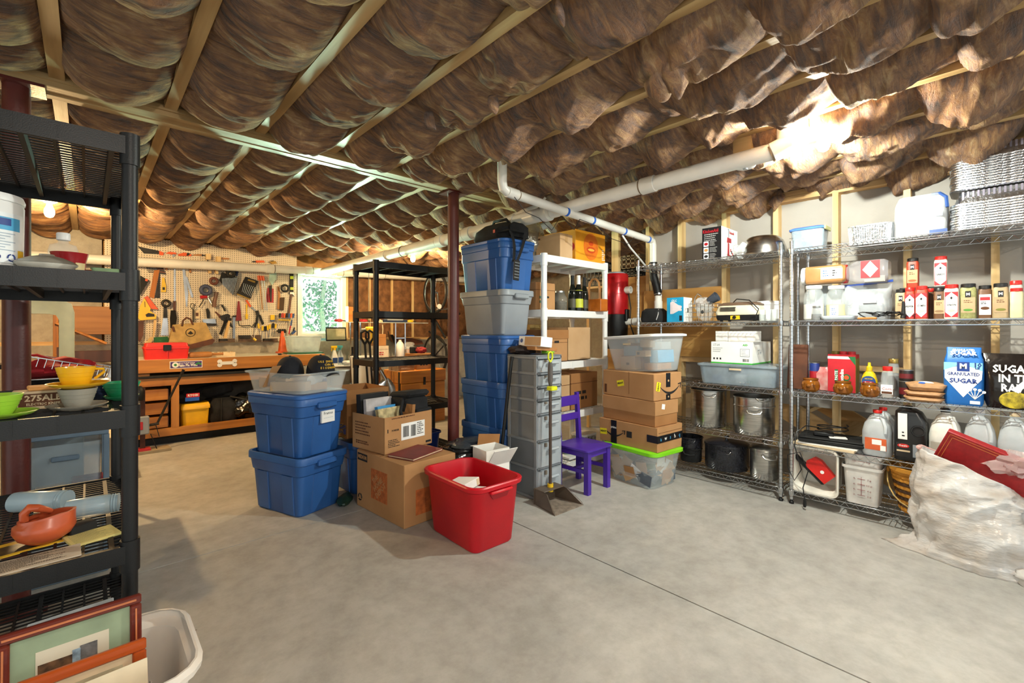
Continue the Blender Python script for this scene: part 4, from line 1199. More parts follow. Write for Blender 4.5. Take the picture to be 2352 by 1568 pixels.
rod('key_cord', 'yellow tag on a white cord hanging over the long plane', 'tag', [('cord', [(1.596, 1.238), (1.608, 1.153), (1.639, 1.113), (1.66, 1.192), (1.678, 1.238)], .003, M_WHITE), ('tag', [(1.634, 1.116), (1.665, 1.086)], .014, M_TYEL)], 6.86)
# canvas tool bag
M_CANV = mt('canvas', 'B99A62', .9, var=.12, sc=14, bump=.2, bsc=220)
M_LEA = mt('brown_leather', '5A3220', .6, var=.2)
t = thing('tool_bag', 'beige canvas tool bag with leather bottom hung on the pegboard', 'bag', (0, 0, 0))
part('body', G().prism([(0.76, 1.291), (1.046, 1.323), (1.087, 1.315), (1.16, 1.113), (0.925, 1.044), (0.712, 1.078)], 6.80, 6.93), M_CANV, t)
part('leather_base', G().prism([(0.712, 1.078), (0.925, 1.05), (1.155, 1.117), (1.181, 1.094), (1.15, 1.045), (0.935, 0.992), (0.808, 1.017)], 6.785, 6.935), M_LEA, t)
part('handle', G().tube([(p[0], 6.80, p[1]) for p in [(0.842, 1.273), (0.851, 1.339), (0.886, 1.378), (0.925, 1.362), (0.953, 1.292)]], .011, 8), M_LEA, t)
part('strap', G().tube([(p[0], 6.79, p[1]) for p in [(0.748, 1.267), (0.76, 1.22), (0.762, 1.208)]], .012, 8), M_LEA, t)
c_ = (0.927, 1.195)
part('round_logo', G().tube([(c_[0] + .048 * math.cos(k * math.pi / 10), 6.797, c_[1] + .048 * math.sin(k * math.pi / 10)) for k in range(21)], .0035, 5), M_INK, t)
part('round_logo', G().prism([(c_[0] - .03, c_[1] - .012), (c_[0], c_[1] + .02), (c_[0] + .03, c_[1] - .012), (c_[0], c_[1] - .024)], 6.797, 6.80), M_INK, t)
tool('green_bag', 'dark green folded bag below the canvas bag', 'bag', [('bag', [(0.578, 1.139), (0.707, 1.149), (0.724, 1.069), (0.578, 1.072)], .06, mt('green_cloth', '1E5B36', .8))], y=6.9)
tool('green_bag', 'dark green sack hanging under the workbench board', 'bag', [('sack', [(0.521, 0.789), (0.709, 0.798), (0.725, 0.675), (0.517, 0.69)], .08, mt('green_cloth', '1E5B36', .8))], y=6.6)
for i, (pts, lb) in enumerate((([(0.541, 1.139), (0.578, 1.15), (0.537, 1.036), (0.478, 1.037)], 'pale wooden offcut leaning behind the red toolbox, lower'), ([(0.578, 1.347), (0.602, 1.342), (0.582, 1.145), (0.566, 1.151)], 'pale wooden strip leaning behind the red toolbox, taller'))):
 tool('wood_offcut', lb, 'wood', [('board', pts, .03, M_PINE[2])], y=6.9)
tool('leather_holster', 'brown leather holster at the far left of the pegboard', 'holster', [('holster', [(0.437, 1.334), (0.487, 1.335), (0.481, 1.163), (0.452, 1.083), (0.437, 1.095)], .03, M_LEA)], y=6.94)
tool('carded_tool', 'black carded tool set at the far left of the pegboard', 'tool', [('card', [(0.452, 1.87), (0.537, 1.819), (0.456, 1.642), (0.439, 1.653)], .02, M_BLACKM), ('knob', [(0.501, 1.834), (0.526, 1.83), (0.521, 1.804), (0.499, 1.81)], .03, M_ORG)], y=6.94)

# ---------- bench ----------
YB = 6.1
ZT, ZB = 0.91, 0.772
XR = 2.298
t = thing('workbench', 'long wooden workbench with a deep orange front board', 'workbench', (0, 0, 0))
part('front_board', G().box(.33, YB, ZB, XR, YB + .04, ZT, .003), M_BENCH, t)
part('bench_top', G().box(.33, YB + .04, ZT - .03, XR, 6.99, ZT, .003), mt('white_laminate', 'D9D2C2', .4, var=.08), t)
part('front_board', G().box(.33, YB + .02, ZB - .13, 0.48, YB + .055, ZB - .005, .003), M_BENCH, t, 'lower short front board')
for x in (.38, 0.742, 1.317, XR - .12):
 part('leg', G().box(x - .02, 6.56, 0, x + .02, 6.6, ZT - .03), M_PINE[2], t)
 part('leg', G().box(x - .02, 6.94, 0, x + .02, 6.98, ZT - .03), M_PINE[2], t)
t = thing('bumper_sticker', 'purple sticker with white wine slogan on the bench front', 'sticker', (0, YB - .001, 0))
SX = [(0.646, 0.895), (0.941, 0.881), (0.941, 0.8), (0.646, 0.817)]
x0, x1, z1, z0 = SX[0][0], SX[1][0], (SX[0][1] + SX[1][1]) / 2, (SX[2][1] + SX[3][1]) / 2
part('backing', G().box(x0, -.001, z0, x1, .0, z1), M_WHITEP, t)
part('panel', G().box(x0 + .006, -.0016, z0 + .006, x1 - .006, -.001, z1 - .006), mt('purple_print', '4A2A72', .5), t)
part('disc', G().at(((x0 + .05), -.0016, (z0 + z1) / 2), rx=90).lathe([(.03, 0), (.03, .0008)], 24), M_WHITEP, t)
part('leaf', G().at(((x0 + .05), -.0026, (z0 + z1) / 2), rx=90).lathe([(.015, 0), (.015, .0008)], 5), mt('leaf_green', '2E8A46', .5), t)
txt('Make Me Wine', .046, M_WHITEP, t, ((x0 + x1) / 2 + .012, -.0022, z0 + .032), bold=.0014, sx=.62)
lines(t, '-y', (x0 + x1) / 2 - .07, -.0018, z1 - .018, .15, 1, .01, .007, M_WHITEP, 2)
for k in range(3):
 part('leaf', G().at((x1 - .055 + .018 * k, -.0026, (z0 + z1) / 2 + .012 * (k % 2)), rx=90).lathe([(.012, 0), (.012, .0008)], 6), mt('leaf_green', '2E8A46'), t)
c_ = (1.182, 0.846)
g = G()
g.box(c_[0] - .07, -.004, c_[1] - .018, c_[0] + .07, 0, c_[1] + .018)
for sx in (-1, 1):
 for sz in (-1, 1):
  g.at((c_[0] + sx * .075, 0, c_[1] + sz * .02), rx=90).lathe([(.024, 0), (.024, .0034)], 18)
solo('bone_sign', g, M_WHITE, 'white bone shaped sign on the bench front board', 'sign', (0, YB - .0005, 0))
# red toolbox
BX = [(0.431, 1.089), (0.834, 1.081), (0.825, 0.887), (0.435, 0.905)]
x0, x1, z1 = BX[0][0], BX[1][0], BX[0][1]
M_TB = mt('toolbox_red', 'D6281E', .4, var=.05)
t = thing('toolbox', 'bright red plastic toolbox with black latch on the bench', 'toolbox', ((x0 + x1) / 2, 6.27, ZT))
hw, hh = (x1 - x0) / 2, z1 - ZT
part('body', G().loft([rr(2 * hw - .03, .18, .02, 0), rr(2 * hw - .01, .2, .02, hh * .64)]), M_TB, t)
part('lid', G().loft([rr(2 * hw, .21, .02, hh * .63), rr(2 * hw, .21, .02, hh * .74), rr(2 * hw - .02, .19, .02, hh * .76), rr(2 * hw - .03, .18, .03, hh * .97), rr(2 * hw - .06, .15, .03, hh)]), M_TB, t)
part('latch', G().box(-.035, -.118, hh * .52, .035, -.10, hh * .87, .004), M_BLACK, t)
part('rib', G().box(-.004, -.108, 0.01, .004, -.098, hh * .5), M_TB, t)
t = thing('parts_tray', 'shallow cream tray of odds and ends beside the red toolbox', 'tray', ((1.06, 0.902)[0], 6.42, ZT))
part('tray', rtub([(.5, .22, .01, 0), (.5, .22, .01, .05)], .008), M_CREAM, t)
for i in range(7):
 part('scrap', G().ball((-.2 + i * .065, -.03 + .03 * (i % 3), .03), (.03, .02, .02), 6, .5, i), (M_DKS, M_HWD, M_SIL, M_TBLU)[i % 4], t)
solo('wooden_mallet', G().at((0, 0, 0), ry=90).lathe([(.02, -.13), (.032, -.11), (.034, .06), (.028, .09), (.015, .1), (.014, .2), (.018, .21)], 16), M_HWD, 'pale turned wooden mallet lying in front of the cream tray', 'mallet', ((0.961, 0.935)[0], 6.24, ZT + .035), 6)
t = thing('clear_bin', 'clear empty bin on a green lid at the bench right end', 'bin', ((2.132, 0.913)[0], 6.42, ZT + .022))
part('bin', rtub([(.34, .26, .04, 0), (.40, .31, .05, .20), (.43, .33, .05, .205), (.43, .33, .05, .215)], .004), mt('clear_blue_plastic', 'CFE0E4', .2, alpha=.45), t)
part('content', G().ball((.08, 0, .035), (.035, .03, .03), 8), mt('teal_plastic', '2E5E72', .5), t)
part('content', G().ball((-.09, -.03, .025), (.035, .03, .02), 8), mt('olive_plastic', '6A6A2A', .5), t)
solo('bin_cover', G().loft([rr(.42, .32, .05, 0), rr(.45, .35, .06, .004), rr(.45, .35, .06, .014), rr(.42, .32, .05, .02)]), mt('bottle_green_plastic', '1E5E3A', .4), 'dark green bin lid lying under the clear bin', 'lid', ((2.132, 0.9)[0], 6.42, ZT))
solo('orange_cone', G().loft([rr(.16, .1, .01, 0), rr(.15, .09, .01, .02), ci(.05, .022, 24), ci(.03, .2, 24), ci(.012, .27, 24)][:2]).lathe([(.055, .02), (.035, .18), (.016, .30)], 20), M_ORG, 'orange traffic cone behind the clear bin', 'cone', ((1.993, 0.911)[0] - .02, 6.78, ZT))
tool('claw_hammer', 'hammer lying on the bench in front of the green lid', 'hammer', [('head', [(1.746, 0.931), (1.786, 0.932), (1.788, 0.905), (1.757, 0.904)], .03, M_DKS), ('handle', [(1.786, 0.925), (1.856, 0.917), (1.856, 0.905), (1.786, 0.91)], .02, M_HWD)], y=6.2)

# lower cabinet
ZC = 0.731
XC0, XC1 = .31, 1.78
t = thing('lower_cabinet', 'low wooden cabinet frame with black top under the workbench', 'cabinet', (0, 0, 0))
part('cabinet_top', G().box(XC0, 6.06, ZC - .012, XC1, 6.52, ZC + .012, .003), M_BLACKM, t)
part('top_rail', G().box(XC0, 6.08, ZC - .10, XC1, 6.115, ZC - .012, .002), M_BENCH, t)
ZR = 0.126
part('bottom_rail', G().box(XC0, 6.08, ZR - .035, XC1, 6.115, ZR + .05, .002), M_BENCH, t)
part('floor_panel', G().box(XC0, 6.115, ZR, XC1, 6.5, ZR + .02), M_BENCH, t)
xs_ = 0.693
part('stile', G().box(xs_ - .035, 6.08, ZR + .05, xs_ + .035, 6.115, ZC - .10, .002), M_BENCHZ, t)
part('stile', G().box(XC1 - .06, 6.08, ZR + .05, XC1, 6.115, ZC - .10, .002), M_BENCHZ, t)
part('kick_board', G().box(XC0, 6.16, 0, XC1, 6.2, ZR - .035), M_BLACKM, t)
part('back_panel', G().box(XC0, 6.5, 0, XC1, 6.52, ZC - .015), mt('dark_panel', '3A332B', .8), t)
hz = (ZC - .11 - ZR - .055) / 3
for i in range(3):
 z0 = ZR + .06 + hz * i
 dr = part('drawer', G().box(XC0 + .05, 6.10, z0, xs_ - .06, 6.45, z0 + hz - .03, .003), M_BENCH, t)
 g = G()
 for k in range(6):
  g.box(xs_ - .063, 6.098, z0 + .015 + k * (hz - .05) / 6, xs_ - .056, 6.13, z0 + .03 + k * (hz - .05) / 6)
 part('dovetail', g, M_DWD, dr, smooth=0)
ZF = ZR + .021
t = thing('yellow_crate', 'yellow plastic storage box with lid in the low cabinet', 'box', (0.886, 6.27, ZF))
w_ = 0.275
hh = 0.405 - ZF
part('body', G().loft([rr(w_ * .86, .22, .02, 0), rr(w_ * .94, .25, .02, hh * .78)]), M_YEL, t)
part('lid', G().loft([rr(w_, .28, .02, hh * .76), rr(w_, .28, .02, hh * .9), rr(w_ * .94, .25, .03, hh)]), M_YEL, t)
t = thing('tool_case', 'black folded tool bag with red and blue label on the yellow box', 'bag', (0.843, 6.26, ZF + hh + .001))
part('bag', G().ball((0, .02, .07), (.13, .1, .075), 10, .5, 8), M_FABRIC, t)
part('flap', G().at((-.02, -.06, .08), rx=20).box(-.1, -.02, -.02, .1, .03, .02, .01), M_FABRIC, t)
part('label', G().box(-.055, -.125, .03, .075, -.11, .075, .002), mt('label_blue', '1E5AB8', .4), t, 'blue and red label')
part('label', G().box(-.045, -.127, .072, .078, -.11, .115, .002), mt('label_red', 'C81E24', .4), t)
txt('RYOBI', .034, M_WHITEP, t, (.016, -.1275, .094), bold=.001)
solo('long_case', G().at((0, 0, 0), ry=-12).box(-.2, -.07, 0, .2, .07, .13, .02), M_FABRIC, 'long black padded case lying on the bags in the cabinet', 'case', (1.097, 6.36, ZF + .30), 0)
t = thing('black_bag', 'black camera bag beside the yellow box in the cabinet', 'bag', (1.163, 6.28, ZF))
part('bag', G().loft([rr(.26, .2, .03, 0), rr(.29, .23, .05, .06), rr(.28, .22, .05, .2), rr(.2, .16, .05, .29)]), M_FABRIC, t)
part('strap', G().tube([(-.03, -.12, .02), (-.03, -.125, .15), (-.02, -.09, .28)], .008, 6), M_BLACKM, t)
solo('garbage_bag', G().ball((0, 0, .15), (.19, .15, .15), 18, .4, 5), mt('shiny_black_film', '141312', .14, var=.1, bump=.5, bsc=25), 'shiny black plastic sack at the right of the cabinet', 'bag', (1.412, 6.28, ZF))
solo('black_strut', G().tube([(0, 0, 0), (.28, -.02, -.09)], .012, 8).tube([(.16, -.01, -.05), (.2, -.04, .03)], .01, 8), M_DKS, 'black folded tripod resting on the shiny sack', 'tripod', (1.224, 6.18, ZF + .30))
# jack in front of the drawers
JX, JY = 0.461 - .06, 5.83
t = thing('lifting_jack', 'tall farm jack with long handle standing on a board', 'jack', (JX, JY, .03))
part('column', G().box(-.02, -.012, 0, .02, .012, .62), mt('rusty_bar', '4A2A22', .7, .4), t)
part('head', G().lathe([(.05, .50), (.055, .51), (.055, .60), (.04, .63), (.03, .64)], 18, -.04), M_BLACK, t)
part('cylinder', G().lathe([(.035, .34), (.035, .50)], 18, -.05), M_SIL, t)
part('housing', G().box(-.09, -.045, .16, .05, .045, .34, .01), M_GREYT, t)
part('badge', G().box(-.05, -.05, .21, .0, -.044, .29, .004), M_TRED, t)
part('arm', G().tube([(.04, 0, .24), (.13, 0, .25)], .014, 8), M_DKS, t)
part('lever', G().tube([(.12, 0, .26), (.31, -.02, .73)], .011, 8), M_DKS, t)
part('lever_grip', G().tube([(.31, -.02, .73), (.318, -.021, .75), (.325, -.022, .768), (.333, -.023, .785)], [.012, .017, .012, .016], 8), M_BLACK, t)
part('cord', G().tube([(.1, -.02, .25), (.13, -.03, .12), (.06, -.03, .16), (.11, -.02, .0)], .004, 6), M_BLACK, t)
part('foot', G().box(-.08, -.06, 0, .06, .06, .02), M_TRED, t)
solo('jack_board', G().box(-.3, -.08, 0, .22, .1, .029, .002), mt('grey_board', '8E8068', .8), 'grey wooden board under the jack on the floor', 'board', (JX, JY, 0), 3)

# ================= BACK MIDDLE =================
LV2 = [.08, .52, .957, 1.395, 1.835]
plastic_shelf('plastic_shelf', 'empty black plastic shelf standing behind the maroon post', (1.83, 3.72, 0), .91, .46, LV2, M_BLACK, post_r=.024)
part('ledge', G().box(2.31, 6.88, 0, 6.9, 7.0, 1.055), M_CWALL, wb)
# framed certificate on the ledge
x0, x1 = 2.627, 2.942
t = thing('framed_certificate', 'black framed old certificate on the ledge below the window', 'picture', ((x0 + x1) / 2, 6.93, 1.057), 0, rx=-8)
hw = (x1 - x0) / 2
part('frame', G().box(-hw, -.01, 0, hw, .0, .02).box(-hw, -.01, .19, hw, 0, .21).box(-hw, -.01, .02, -hw + .015, 0, .19).box(hw - .015, -.01, .02, hw, 0, .19), M_BLACKM, t)
part('paper', G().box(-hw + .015, -.005, .02, hw - .015, -.002, .19), mt('aged_paper', 'B3A888', .8, var=.1), t)
lines(t, '-y', -hw + .04, -.0055, .16, 2 * hw - .08, 6, .022, .006, mt('faint_ink', '9A9466'), 8)
# little white table with cleaning bottles
x0, x1 = 2.554, 3.173
zt = 0.708
t = thing('white_stand', 'small white shelf stand holding spray bottles by the wall', 'shelf', (0, 0, 0))
part('top', G().box(x0, 6.62, zt - .025, x1, 6.87, zt, .005), M_WHITE, t)
for x in (x0 + .05, x1 - .05):
 for y in (6.65, 6.84):
  part('leg', G().tube([(x, y, 0), (x, y, zt - .025)], .012, 8), M_CHROME, t)


def spray(label, x, y, z, head, mat=M_WHITE):
 t = thing('spray_bottle', label, 'bottle', (x, y, z))
 part('body', G().loft([rr(.085, .06, .02, 0), rr(.09, .065, .02, .01), rr(.09, .065, .02, .12), rr(.05, .04, .018, .19), rr(.034, .034, .016, .22)]), mat, t)
 part('trigger_head', G().box(-.018, -.018, .22, .018, .018, .25, .004).box(-.05, -.014, .25, .04, .014, .285, .006).box(-.045, -.008, .205, -.035, .008, .25), head, t)
 part('label', G().box(-.036, -.0335, .03, .036, -.032, .11), M_TBLU, t)
 return t


spray('white spray bottle with yellow and blue trigger head', 2.655, 6.68, zt, M_TYEL)
spray('white spray bottle with teal trigger head', 2.764, 6.74, zt, mt('teal_head', '5FB8BC', .4), M_MILK)
t = thing('beer_bottle', 'dark brown glass bottle with white label beside spray bottles', 'bottle', (2.952, 6.74, zt))
part('body', G().lathe([(.035, 0), (.038, .006), (.038, .13), (.02, .19), (.015, .24), (.017, .245), (.017, .26)], 18), mt('brown_glass', '1E1410', .1), t)
part('label', G().lathe([(.0385, .03), (.0385, .10)], 18, c0=False, c1=False), M_LABEL, t)
solo('folded_cloth', G().ball((0, 0, .03), (.07, .06, .03), 8, .3, 3), M_WHITEP, 'white folded cloth at the foot of the brown bottle', 'cloth', (2.845, 6.68, zt))
# chrome and glass rack
zs = 1.34
x0, x1 = 2.527, 4.024
t = thing('glass_rack', 'thin steel framed rack with a pale glass top shelf', 'shelf', (0, 0, 0))
part('glass_shelf', G().box(x0, 6.3, zs - .008, x1, 6.6, zs), mt('pale_glass', 'CBD8D4', .2, alpha=.8), t)
for px_ in (2.821, 2.974, 3.716, 3.547):
 part('post', G().box(px_ - .008, 6.49, 0, px_ + .008, 6.506, zs - .008), M_CHROME, t)
for z in (zs - .25, zs - .5):
 part('crossbar', G().box(2.821, 6.49, z, 2.974, 6.5, z + .012), M_CHROME, t)
 part('crossbar', G().box(3.547, 6.49, z, 3.716, 6.5, z + .012), M_CHROME, t)
t = thing('wooden_frame_box', 'small orange wooden box with white edge on the glass rack', 'box', (2.806, 6.45, zs))
part('box', G().box(-.06, -.04, 0, .08, .04, .22, .003), M_CHEST, t)
part('edge', G().box(-.065, -.045, 0, -.055, .04, .225), M_WHITE, t)
for px_, lb, nm, cat, m_ in ((2.614, 'small red folded knife on the glass rack left end', 'pocket_knife', 'knife', M_TRED), (2.985, 'red and black gadget on the glass rack behind the shelf post', 'gadget', 'tool', M_TRED), (3.227, 'crumpled cream work glove on the glass rack', 'work_glove', 'glove', M_CREAM), (3.764, 'yellow handled tool at the right end of the glass rack', 'hand_tool', 'tool', M_TYEL)):
 g = G().ball((0, 0, .022), (.06, .03, .022), 8, .4, px_)
 t = thing(nm, lb, cat, (px_, 6.42, zs))
 part('body', g, m_, t)
 part('tip', G().tube([(.04, 0, .02), (.1, -.01, .015)], .008, 6), M_DKS, t)
t = thing('tool_case', 'long navy open case on the glass rack', 'case', (3.497, 6.45, zs))
part('case', G().box(-.2, -.07, 0, .2, .07, .045, .008), mt('navy_cloth', '22304E'), t)
part('insert', G().box(-.15, -.075, .03, .12, .05, .055, .004), M_GREYT, t)
part('cord', G().tube([(-.25, -.1, .02), (-.25, -.12, -.1), (-.25, -.11, -.2)], .008, 6), M_CREAM, t)
# garden tools leaning behind the empty shelf
for i, (a, b, lb) in enumerate(((2.481, 2.56, 'left of two black handled garden forks behind the shelf'), (2.572, 2.642, 'right of two black handled garden forks behind the shelf'))):
 t = thing('garden_fork', lb, 'garden tool', (a, 5.3 + i * .06, 0))
 part('shaft', G().tube([(b - a, 0, .05), (0, 0, 1.05)], .014, 8), M_BLACK, t)
 part('d_handle', G().tube([(0, 0, 1.05), (-.05, 0, 1.13), (-.05, 0, 1.19), (0, 0, 1.22), (.05, 0, 1.19), (.05, 0, 1.13), (0, 0, 1.05)], .014, 8), M_BLACK, t)
 part('blade', G().box(b - a - .07, -.008, 0, b - a + .07, .008, .22, .003), M_DKS, t)
 part('orange_sleeve', G().tube([((b - a) * .75, 0, .32), ((b - a) * .65, 0, .46)], .02, 8), M_ORG, t)
t = thing('cordless_drill', 'yellow and black power drill hanging behind the shelf post', 'drill', (2.681, 5.6, 1.19))
part('body', G().box(-.06, -.03, 0, .07, .03, .08, .02), M_TYEL, t)
part('grip', G().box(.02, -.022, -.13, .06, .022, .01, .012), M_TYEL, t)
part('chuck', G().at((-.06, 0, .04), ry=-90).lathe([(.022, 0), (.016, .05)], 12), M_SIL, t)
part('hang_cord', G().tube([(0, 0, .08), (0, .02, 1.155)], .003, 5), M_BLACK, t)
t = thing('white_pail', 'white buckets stacked behind the garden forks', 'bucket', (2.668, 5.72, 0))
part('pail', G().lathe(shell([(.14, 0), (.17, .5), (.175, .52)], .005), 24), M_WHITE, t)
part('pail', G().lathe(shell([(.15, .5), (.172, .86), (.178, .88)], .005), 24), M_WHITE, t)
part('rim', G().lathe([(.176, .50), (.182, .505), (.182, .525), (.176, .53)], 24, c0=False, c1=False), M_GREYT, t)
# wooden chest and what stands on it
CX0, CX1, CY = 2.895, 3.555, 5.15
zc = 0.702
cd = 5.337
t = thing('wooden_chest', 'orange stained wooden chest behind the empty shelf', 'chest', (0, 0, 0))
CD = 5.15 + .45
part('body', G().box(CX0, CY, 0, CX1, CD, zc - .16, .004), M_CHEST, t)
part('lid', G().box(CX0 - .01, CY - .01, zc - .155, CX1 + .01, CD, zc, .006), M_CHEST, t)
part('latch', G().box((CX0 + CX1) / 2 - .015, CY - .018, zc - .19, (CX0 + CX1) / 2 + .015, CY - .008, zc - .09), M_DKS, t)
part('strap', G().box(CX0 - .013, CY + .02, 0.02, CX0 - .002, CY + .06, zc - .01), M_DKS, t)


def simplebox(name, label, cat, px0, px1, ytop, y, z0, mat, d=.25, group=None, detail=None, lid=None):
 return None


def at_box(name, label, x0, x1, y, d, z0, z1, mat, cat='box', print_=None, seed=1):
 t = thing(name, label, cat, ((x0 + x1) / 2, y + d / 2, z0))
 w, h = x1 - x0, z1 - z0
 part('carton', G().box(-w / 2, -d / 2, 0, w / 2, d / 2, h, .003), mat, t)
 part('lid_seam', G().box(-w / 2 - .0008, -d / 2 - .0008, h * .72, w / 2 + .0008, d / 2, h * .735), M_BROWN, t)
 if print_:
  lines(t, '-y', -w * .32, -d / 2 - .0008, h * .5, w * .6, 2, h * .16, h * .09, print_, seed)
 return t


at_box('carton', 'cardboard carton with a black stamp on the wooden chest', 3.175, 3.467, 5.25, .3, zc, 0.909, M_CARD2, print_=M_INK)
at_box('carton', 'pale printed box with clear wrap on the wooden chest', 2.891, 3.125, 5.22, .26, zc, 0.776, mt('tan_print_card', 'A5876A', .7, var=.2, sc=20), print_=M_WHITEP)
t = thing('red_cloth', 'dark red cloth bundle on the stamped carton', 'cloth', (3.32, 5.4, 0.909))
part('bundle', G().ball((0, 0, .04), (.1, .07, .045), 10, .5, 6), mt('dark_red_cloth', '7E1C20', .9), t)
part('dark_flap', G().box(-.14, -.03, 0, -.06, .05, .09, .01), M_FABRIC, t)
# boxes behind on another low table
zq = 0.825
t = thing('trestle_table', 'dark trestle table behind the wooden chest', 'table', (0, 0, 0))
part('table_top', G().box(2.963, 5.95, zq - .03, 3.652 + .2, 6.25, zq), M_DWD, t)
for x in (3.002, 3.652):
 part('leg', G().box(x, 6.0, 0, x + .04, 6.04, zq - .03), M_DWD, t)
 part('leg', G().box(x, 6.18, 0, x + .04, 6.22, zq - .03), M_DWD, t)
at_box('carton', 'cream archive box with red print under an orange box', 2.989, 3.17, 6.0, .2, zq, 0.999, mt('cream_box', 'D2C3AC', .8), print_=M_TRED)
at_box('carton', 'orange brown carton on the cream archive box', 2.983, 3.129, 6.0, .2, 0.999 + .001, 1.167, M_CARD2)
t = thing('white_jug', 'white rounded plastic jug on the table behind the shelf', 'jug', (3.394, 6.08, zq))
part('body', G().lathe([(.06, 0), (.065, .01), (.065, .14), (.055, .19), (.03, .225), (.02, .235)], 18), M_WHITE, t)
part('cap', G().lathe([(.022, .23), (.022, .255)], 12), M_WHITE, t)
t = thing('orange_jar', 'clear jar of orange pieces right of the white jug', 'jar', (3.547, 6.08, zq))
part('jar', rtub([(.13, .11, .02, 0), (.14, .12, .02, .15)], .003), M_CLEAR, t)
part('content', G().loft([rr(.12, .1, .02, .004), rr(.13, .11, .02, .11)]), mt('orange_bits', 'C4722A', .8, var=.3, sc=40), t)
part('wrap', G().ball((0, 0, .17), (.08, .06, .05), 8, .5, 9), M_CLEAR, t)
t = thing('leather_scabbard', 'long brown leather saddle bag on the wall behind the shelf', 'bag', (0, 0, 0))
part('body', G().prism([(3.57, 1.15), (3.687, 1.106), (3.97, 1.088), (4.156, 1.041), (4.19, 0.98), (3.97, 0.97), (3.687, 0.999), (3.601, 1.064)], 6.7, 6.8), mt('saddle_leather', '6E3C1E', .5, var=.2), t)
part('edge', G().prism([(3.562, 1.15), (3.609, 1.15), (3.671, 1.006), (3.888, 0.98), (3.888, 0.958), (3.648, 0.971)], 6.69, 6.70), M_INK, t)
part('hook', G().tube([(p[0], 6.86, p[1]) for p in [(3.625, 1.135), (3.609, 1.206)]], .008, 6), M_DKS, t)
# round point shovel
t = thing('shovel', 'round point shovel with shiny steel blade behind the black bag', 'shovel', (2.415, 4.6, 0))
zz = 0.585
part('blade', G().grid(lambda u, v: ((u - .5) * .24 * (math.sin(math.pi * min(1, v * .75 + .2)) ** .7), -.03 * math.cos((u - .5) * 3) + .04, zz - .16 + v * .27), 8, 10), M_STEEL, t)
part('socket', G().tube([(-.01, .02, zz + .09), (-.06, .05, zz + .2)], .022, 10), M_STEEL, t)
part('shaft', G().tube([(-.06, .05, zz + .2), (-.10, .1, zz + .36)], .018, 10), M_HWD, t)
part('stand_off', G().tube([(0, .03, 0), (0, .03, zz - .1)], .01, 6), M_DKS, t)
solo('yellow_case', G().loft([rr(.2, .16, .02, 0), rr(.22, .18, .02, .1), rr(.2, .16, .02, .12)]), M_TYEL, 'yellow and red plastic case behind the cardboard box', 'case', (2.164, 4.5, .44))
solo('red_lunch_box', G().loft([rr(.1, .12, .02, 0), rr(.1, .12, .02, .1)]), M_TRED, 'red box left of the yellow case', 'box', (2.097 - .04, 4.5, .44))
t = thing('low_table', 'low grey work table behind the blue totes', 'table', (0, 0, 0))
part('table_top', G().box(1.55, 4.35, .40, 2.25, 5.0, .438, .004), mt('grey_top', '9A9A96', .6), t)
for x in (1.6, 2.2):
 for y in (4.4, 4.95):
  part('leg', G().box(x - .02, y - .02, 0, x + .02, y + .02, .40), M_DKS, t)
for i, (z, m_, lb) in enumerate(((.439, M_WHITEP, 'white flat panel lying on the low grey table'), (.452, M_BLACKM, 'black flat panel lying on top of the white panel'))):
 solo('flat_board', G().box(-.2, -.16, 0, .2, .16, .012, .002), m_, lb, 'panel', (1.77, 4.62, z), 5)
t = thing('pink_bag', 'crumpled pink plastic bag on the low table behind totes', 'bag', (2.059, 4.8, .439))
part('bag', G().ball((0, 0, .07), (.16, .08, .07), 12, .6, 12), mt('pink_film', 'B98A84', .35, var=.15, bump=.4, bsc=30), t)
part('knot', G().ball((-.15, 0, .09), (.04, .03, .03), 6, .5, 3), mt('pink_film', 'B98A84'), t)
# bicycle hung upright on the back wall
t = thing('bicycle', 'dark bicycle hung upright by its front wheel on the back wall', 'bicycle', (4.234, 6.42, 0))
M_TYRE = mt('tyre', '191817', .8)


def wheel(z):
 w_ = part('wheel', G().at((0, 0, z), ry=90, rx=0).tube([(.33 * math.cos(k * math.pi / 16), .33 * math.sin(k * math.pi / 16), 0) for k in range(33)], .02, 8), M_TYRE, t)
 part('rim', G().at((0, 0, z), ry=90).tube([(.305 * math.cos(k * math.pi / 16), .305 * math.sin(k * math.pi / 16), 0) for k in range(33)], .010, 6), M_CHROME, w_)
 g = G()
 for k in range(14):
  a = 2 * math.pi * k / 14
  g.tube([(.012 if k % 2 else -.012, 0, z), (0, .3 * math.cos(a), z + .3 * math.sin(a))], .0016, 4)
 part('spokes', g, M_CHROME, w_)
 part('hub', G().at((0, 0, z), ry=90).lathe([(.02, -.04), (.02, .04)], 10), M_CHROME, w_)


wheel(1.85)
wheel(.80)
M_FRM = mt('bike_frame', '2A2A2E', .3, .3)
part('frame', G().tube([(0, -.02, 1.38), (0, .0, .80)], .012, 8).tube([(0, -.02, 1.38), (0, -.30, 1.10)], .016, 8).tube([(0, .0, .80), (0, -.30, 1.0)], .012, 8).tube([(0, .18, 1.2), (0, -.32, .98)], .016, 8), M_FRM, t)
part('fork', G().tube([(.05, 0, 1.85), (.05, -.04, 1.5), (0, -.06, 1.42)], .012, 8).tube([(-.05, 0, 1.85), (-.05, -.04, 1.5), (0, -.06, 1.42)], .012, 8), M_CHROME, t)
part('handlebar', G().tube([(-.3, -.26, 1.5), (-.12, -.24, 1.58), (0, -.2, 1.56), (.12, -.24, 1.58), (.3, -.26, 1.5)], .013, 8), M_CHROME, t)
part('grip', G().tube([(-.32, -.26, 1.49), (-.22, -.25, 1.53)], .018, 8), M_BLACK, t)
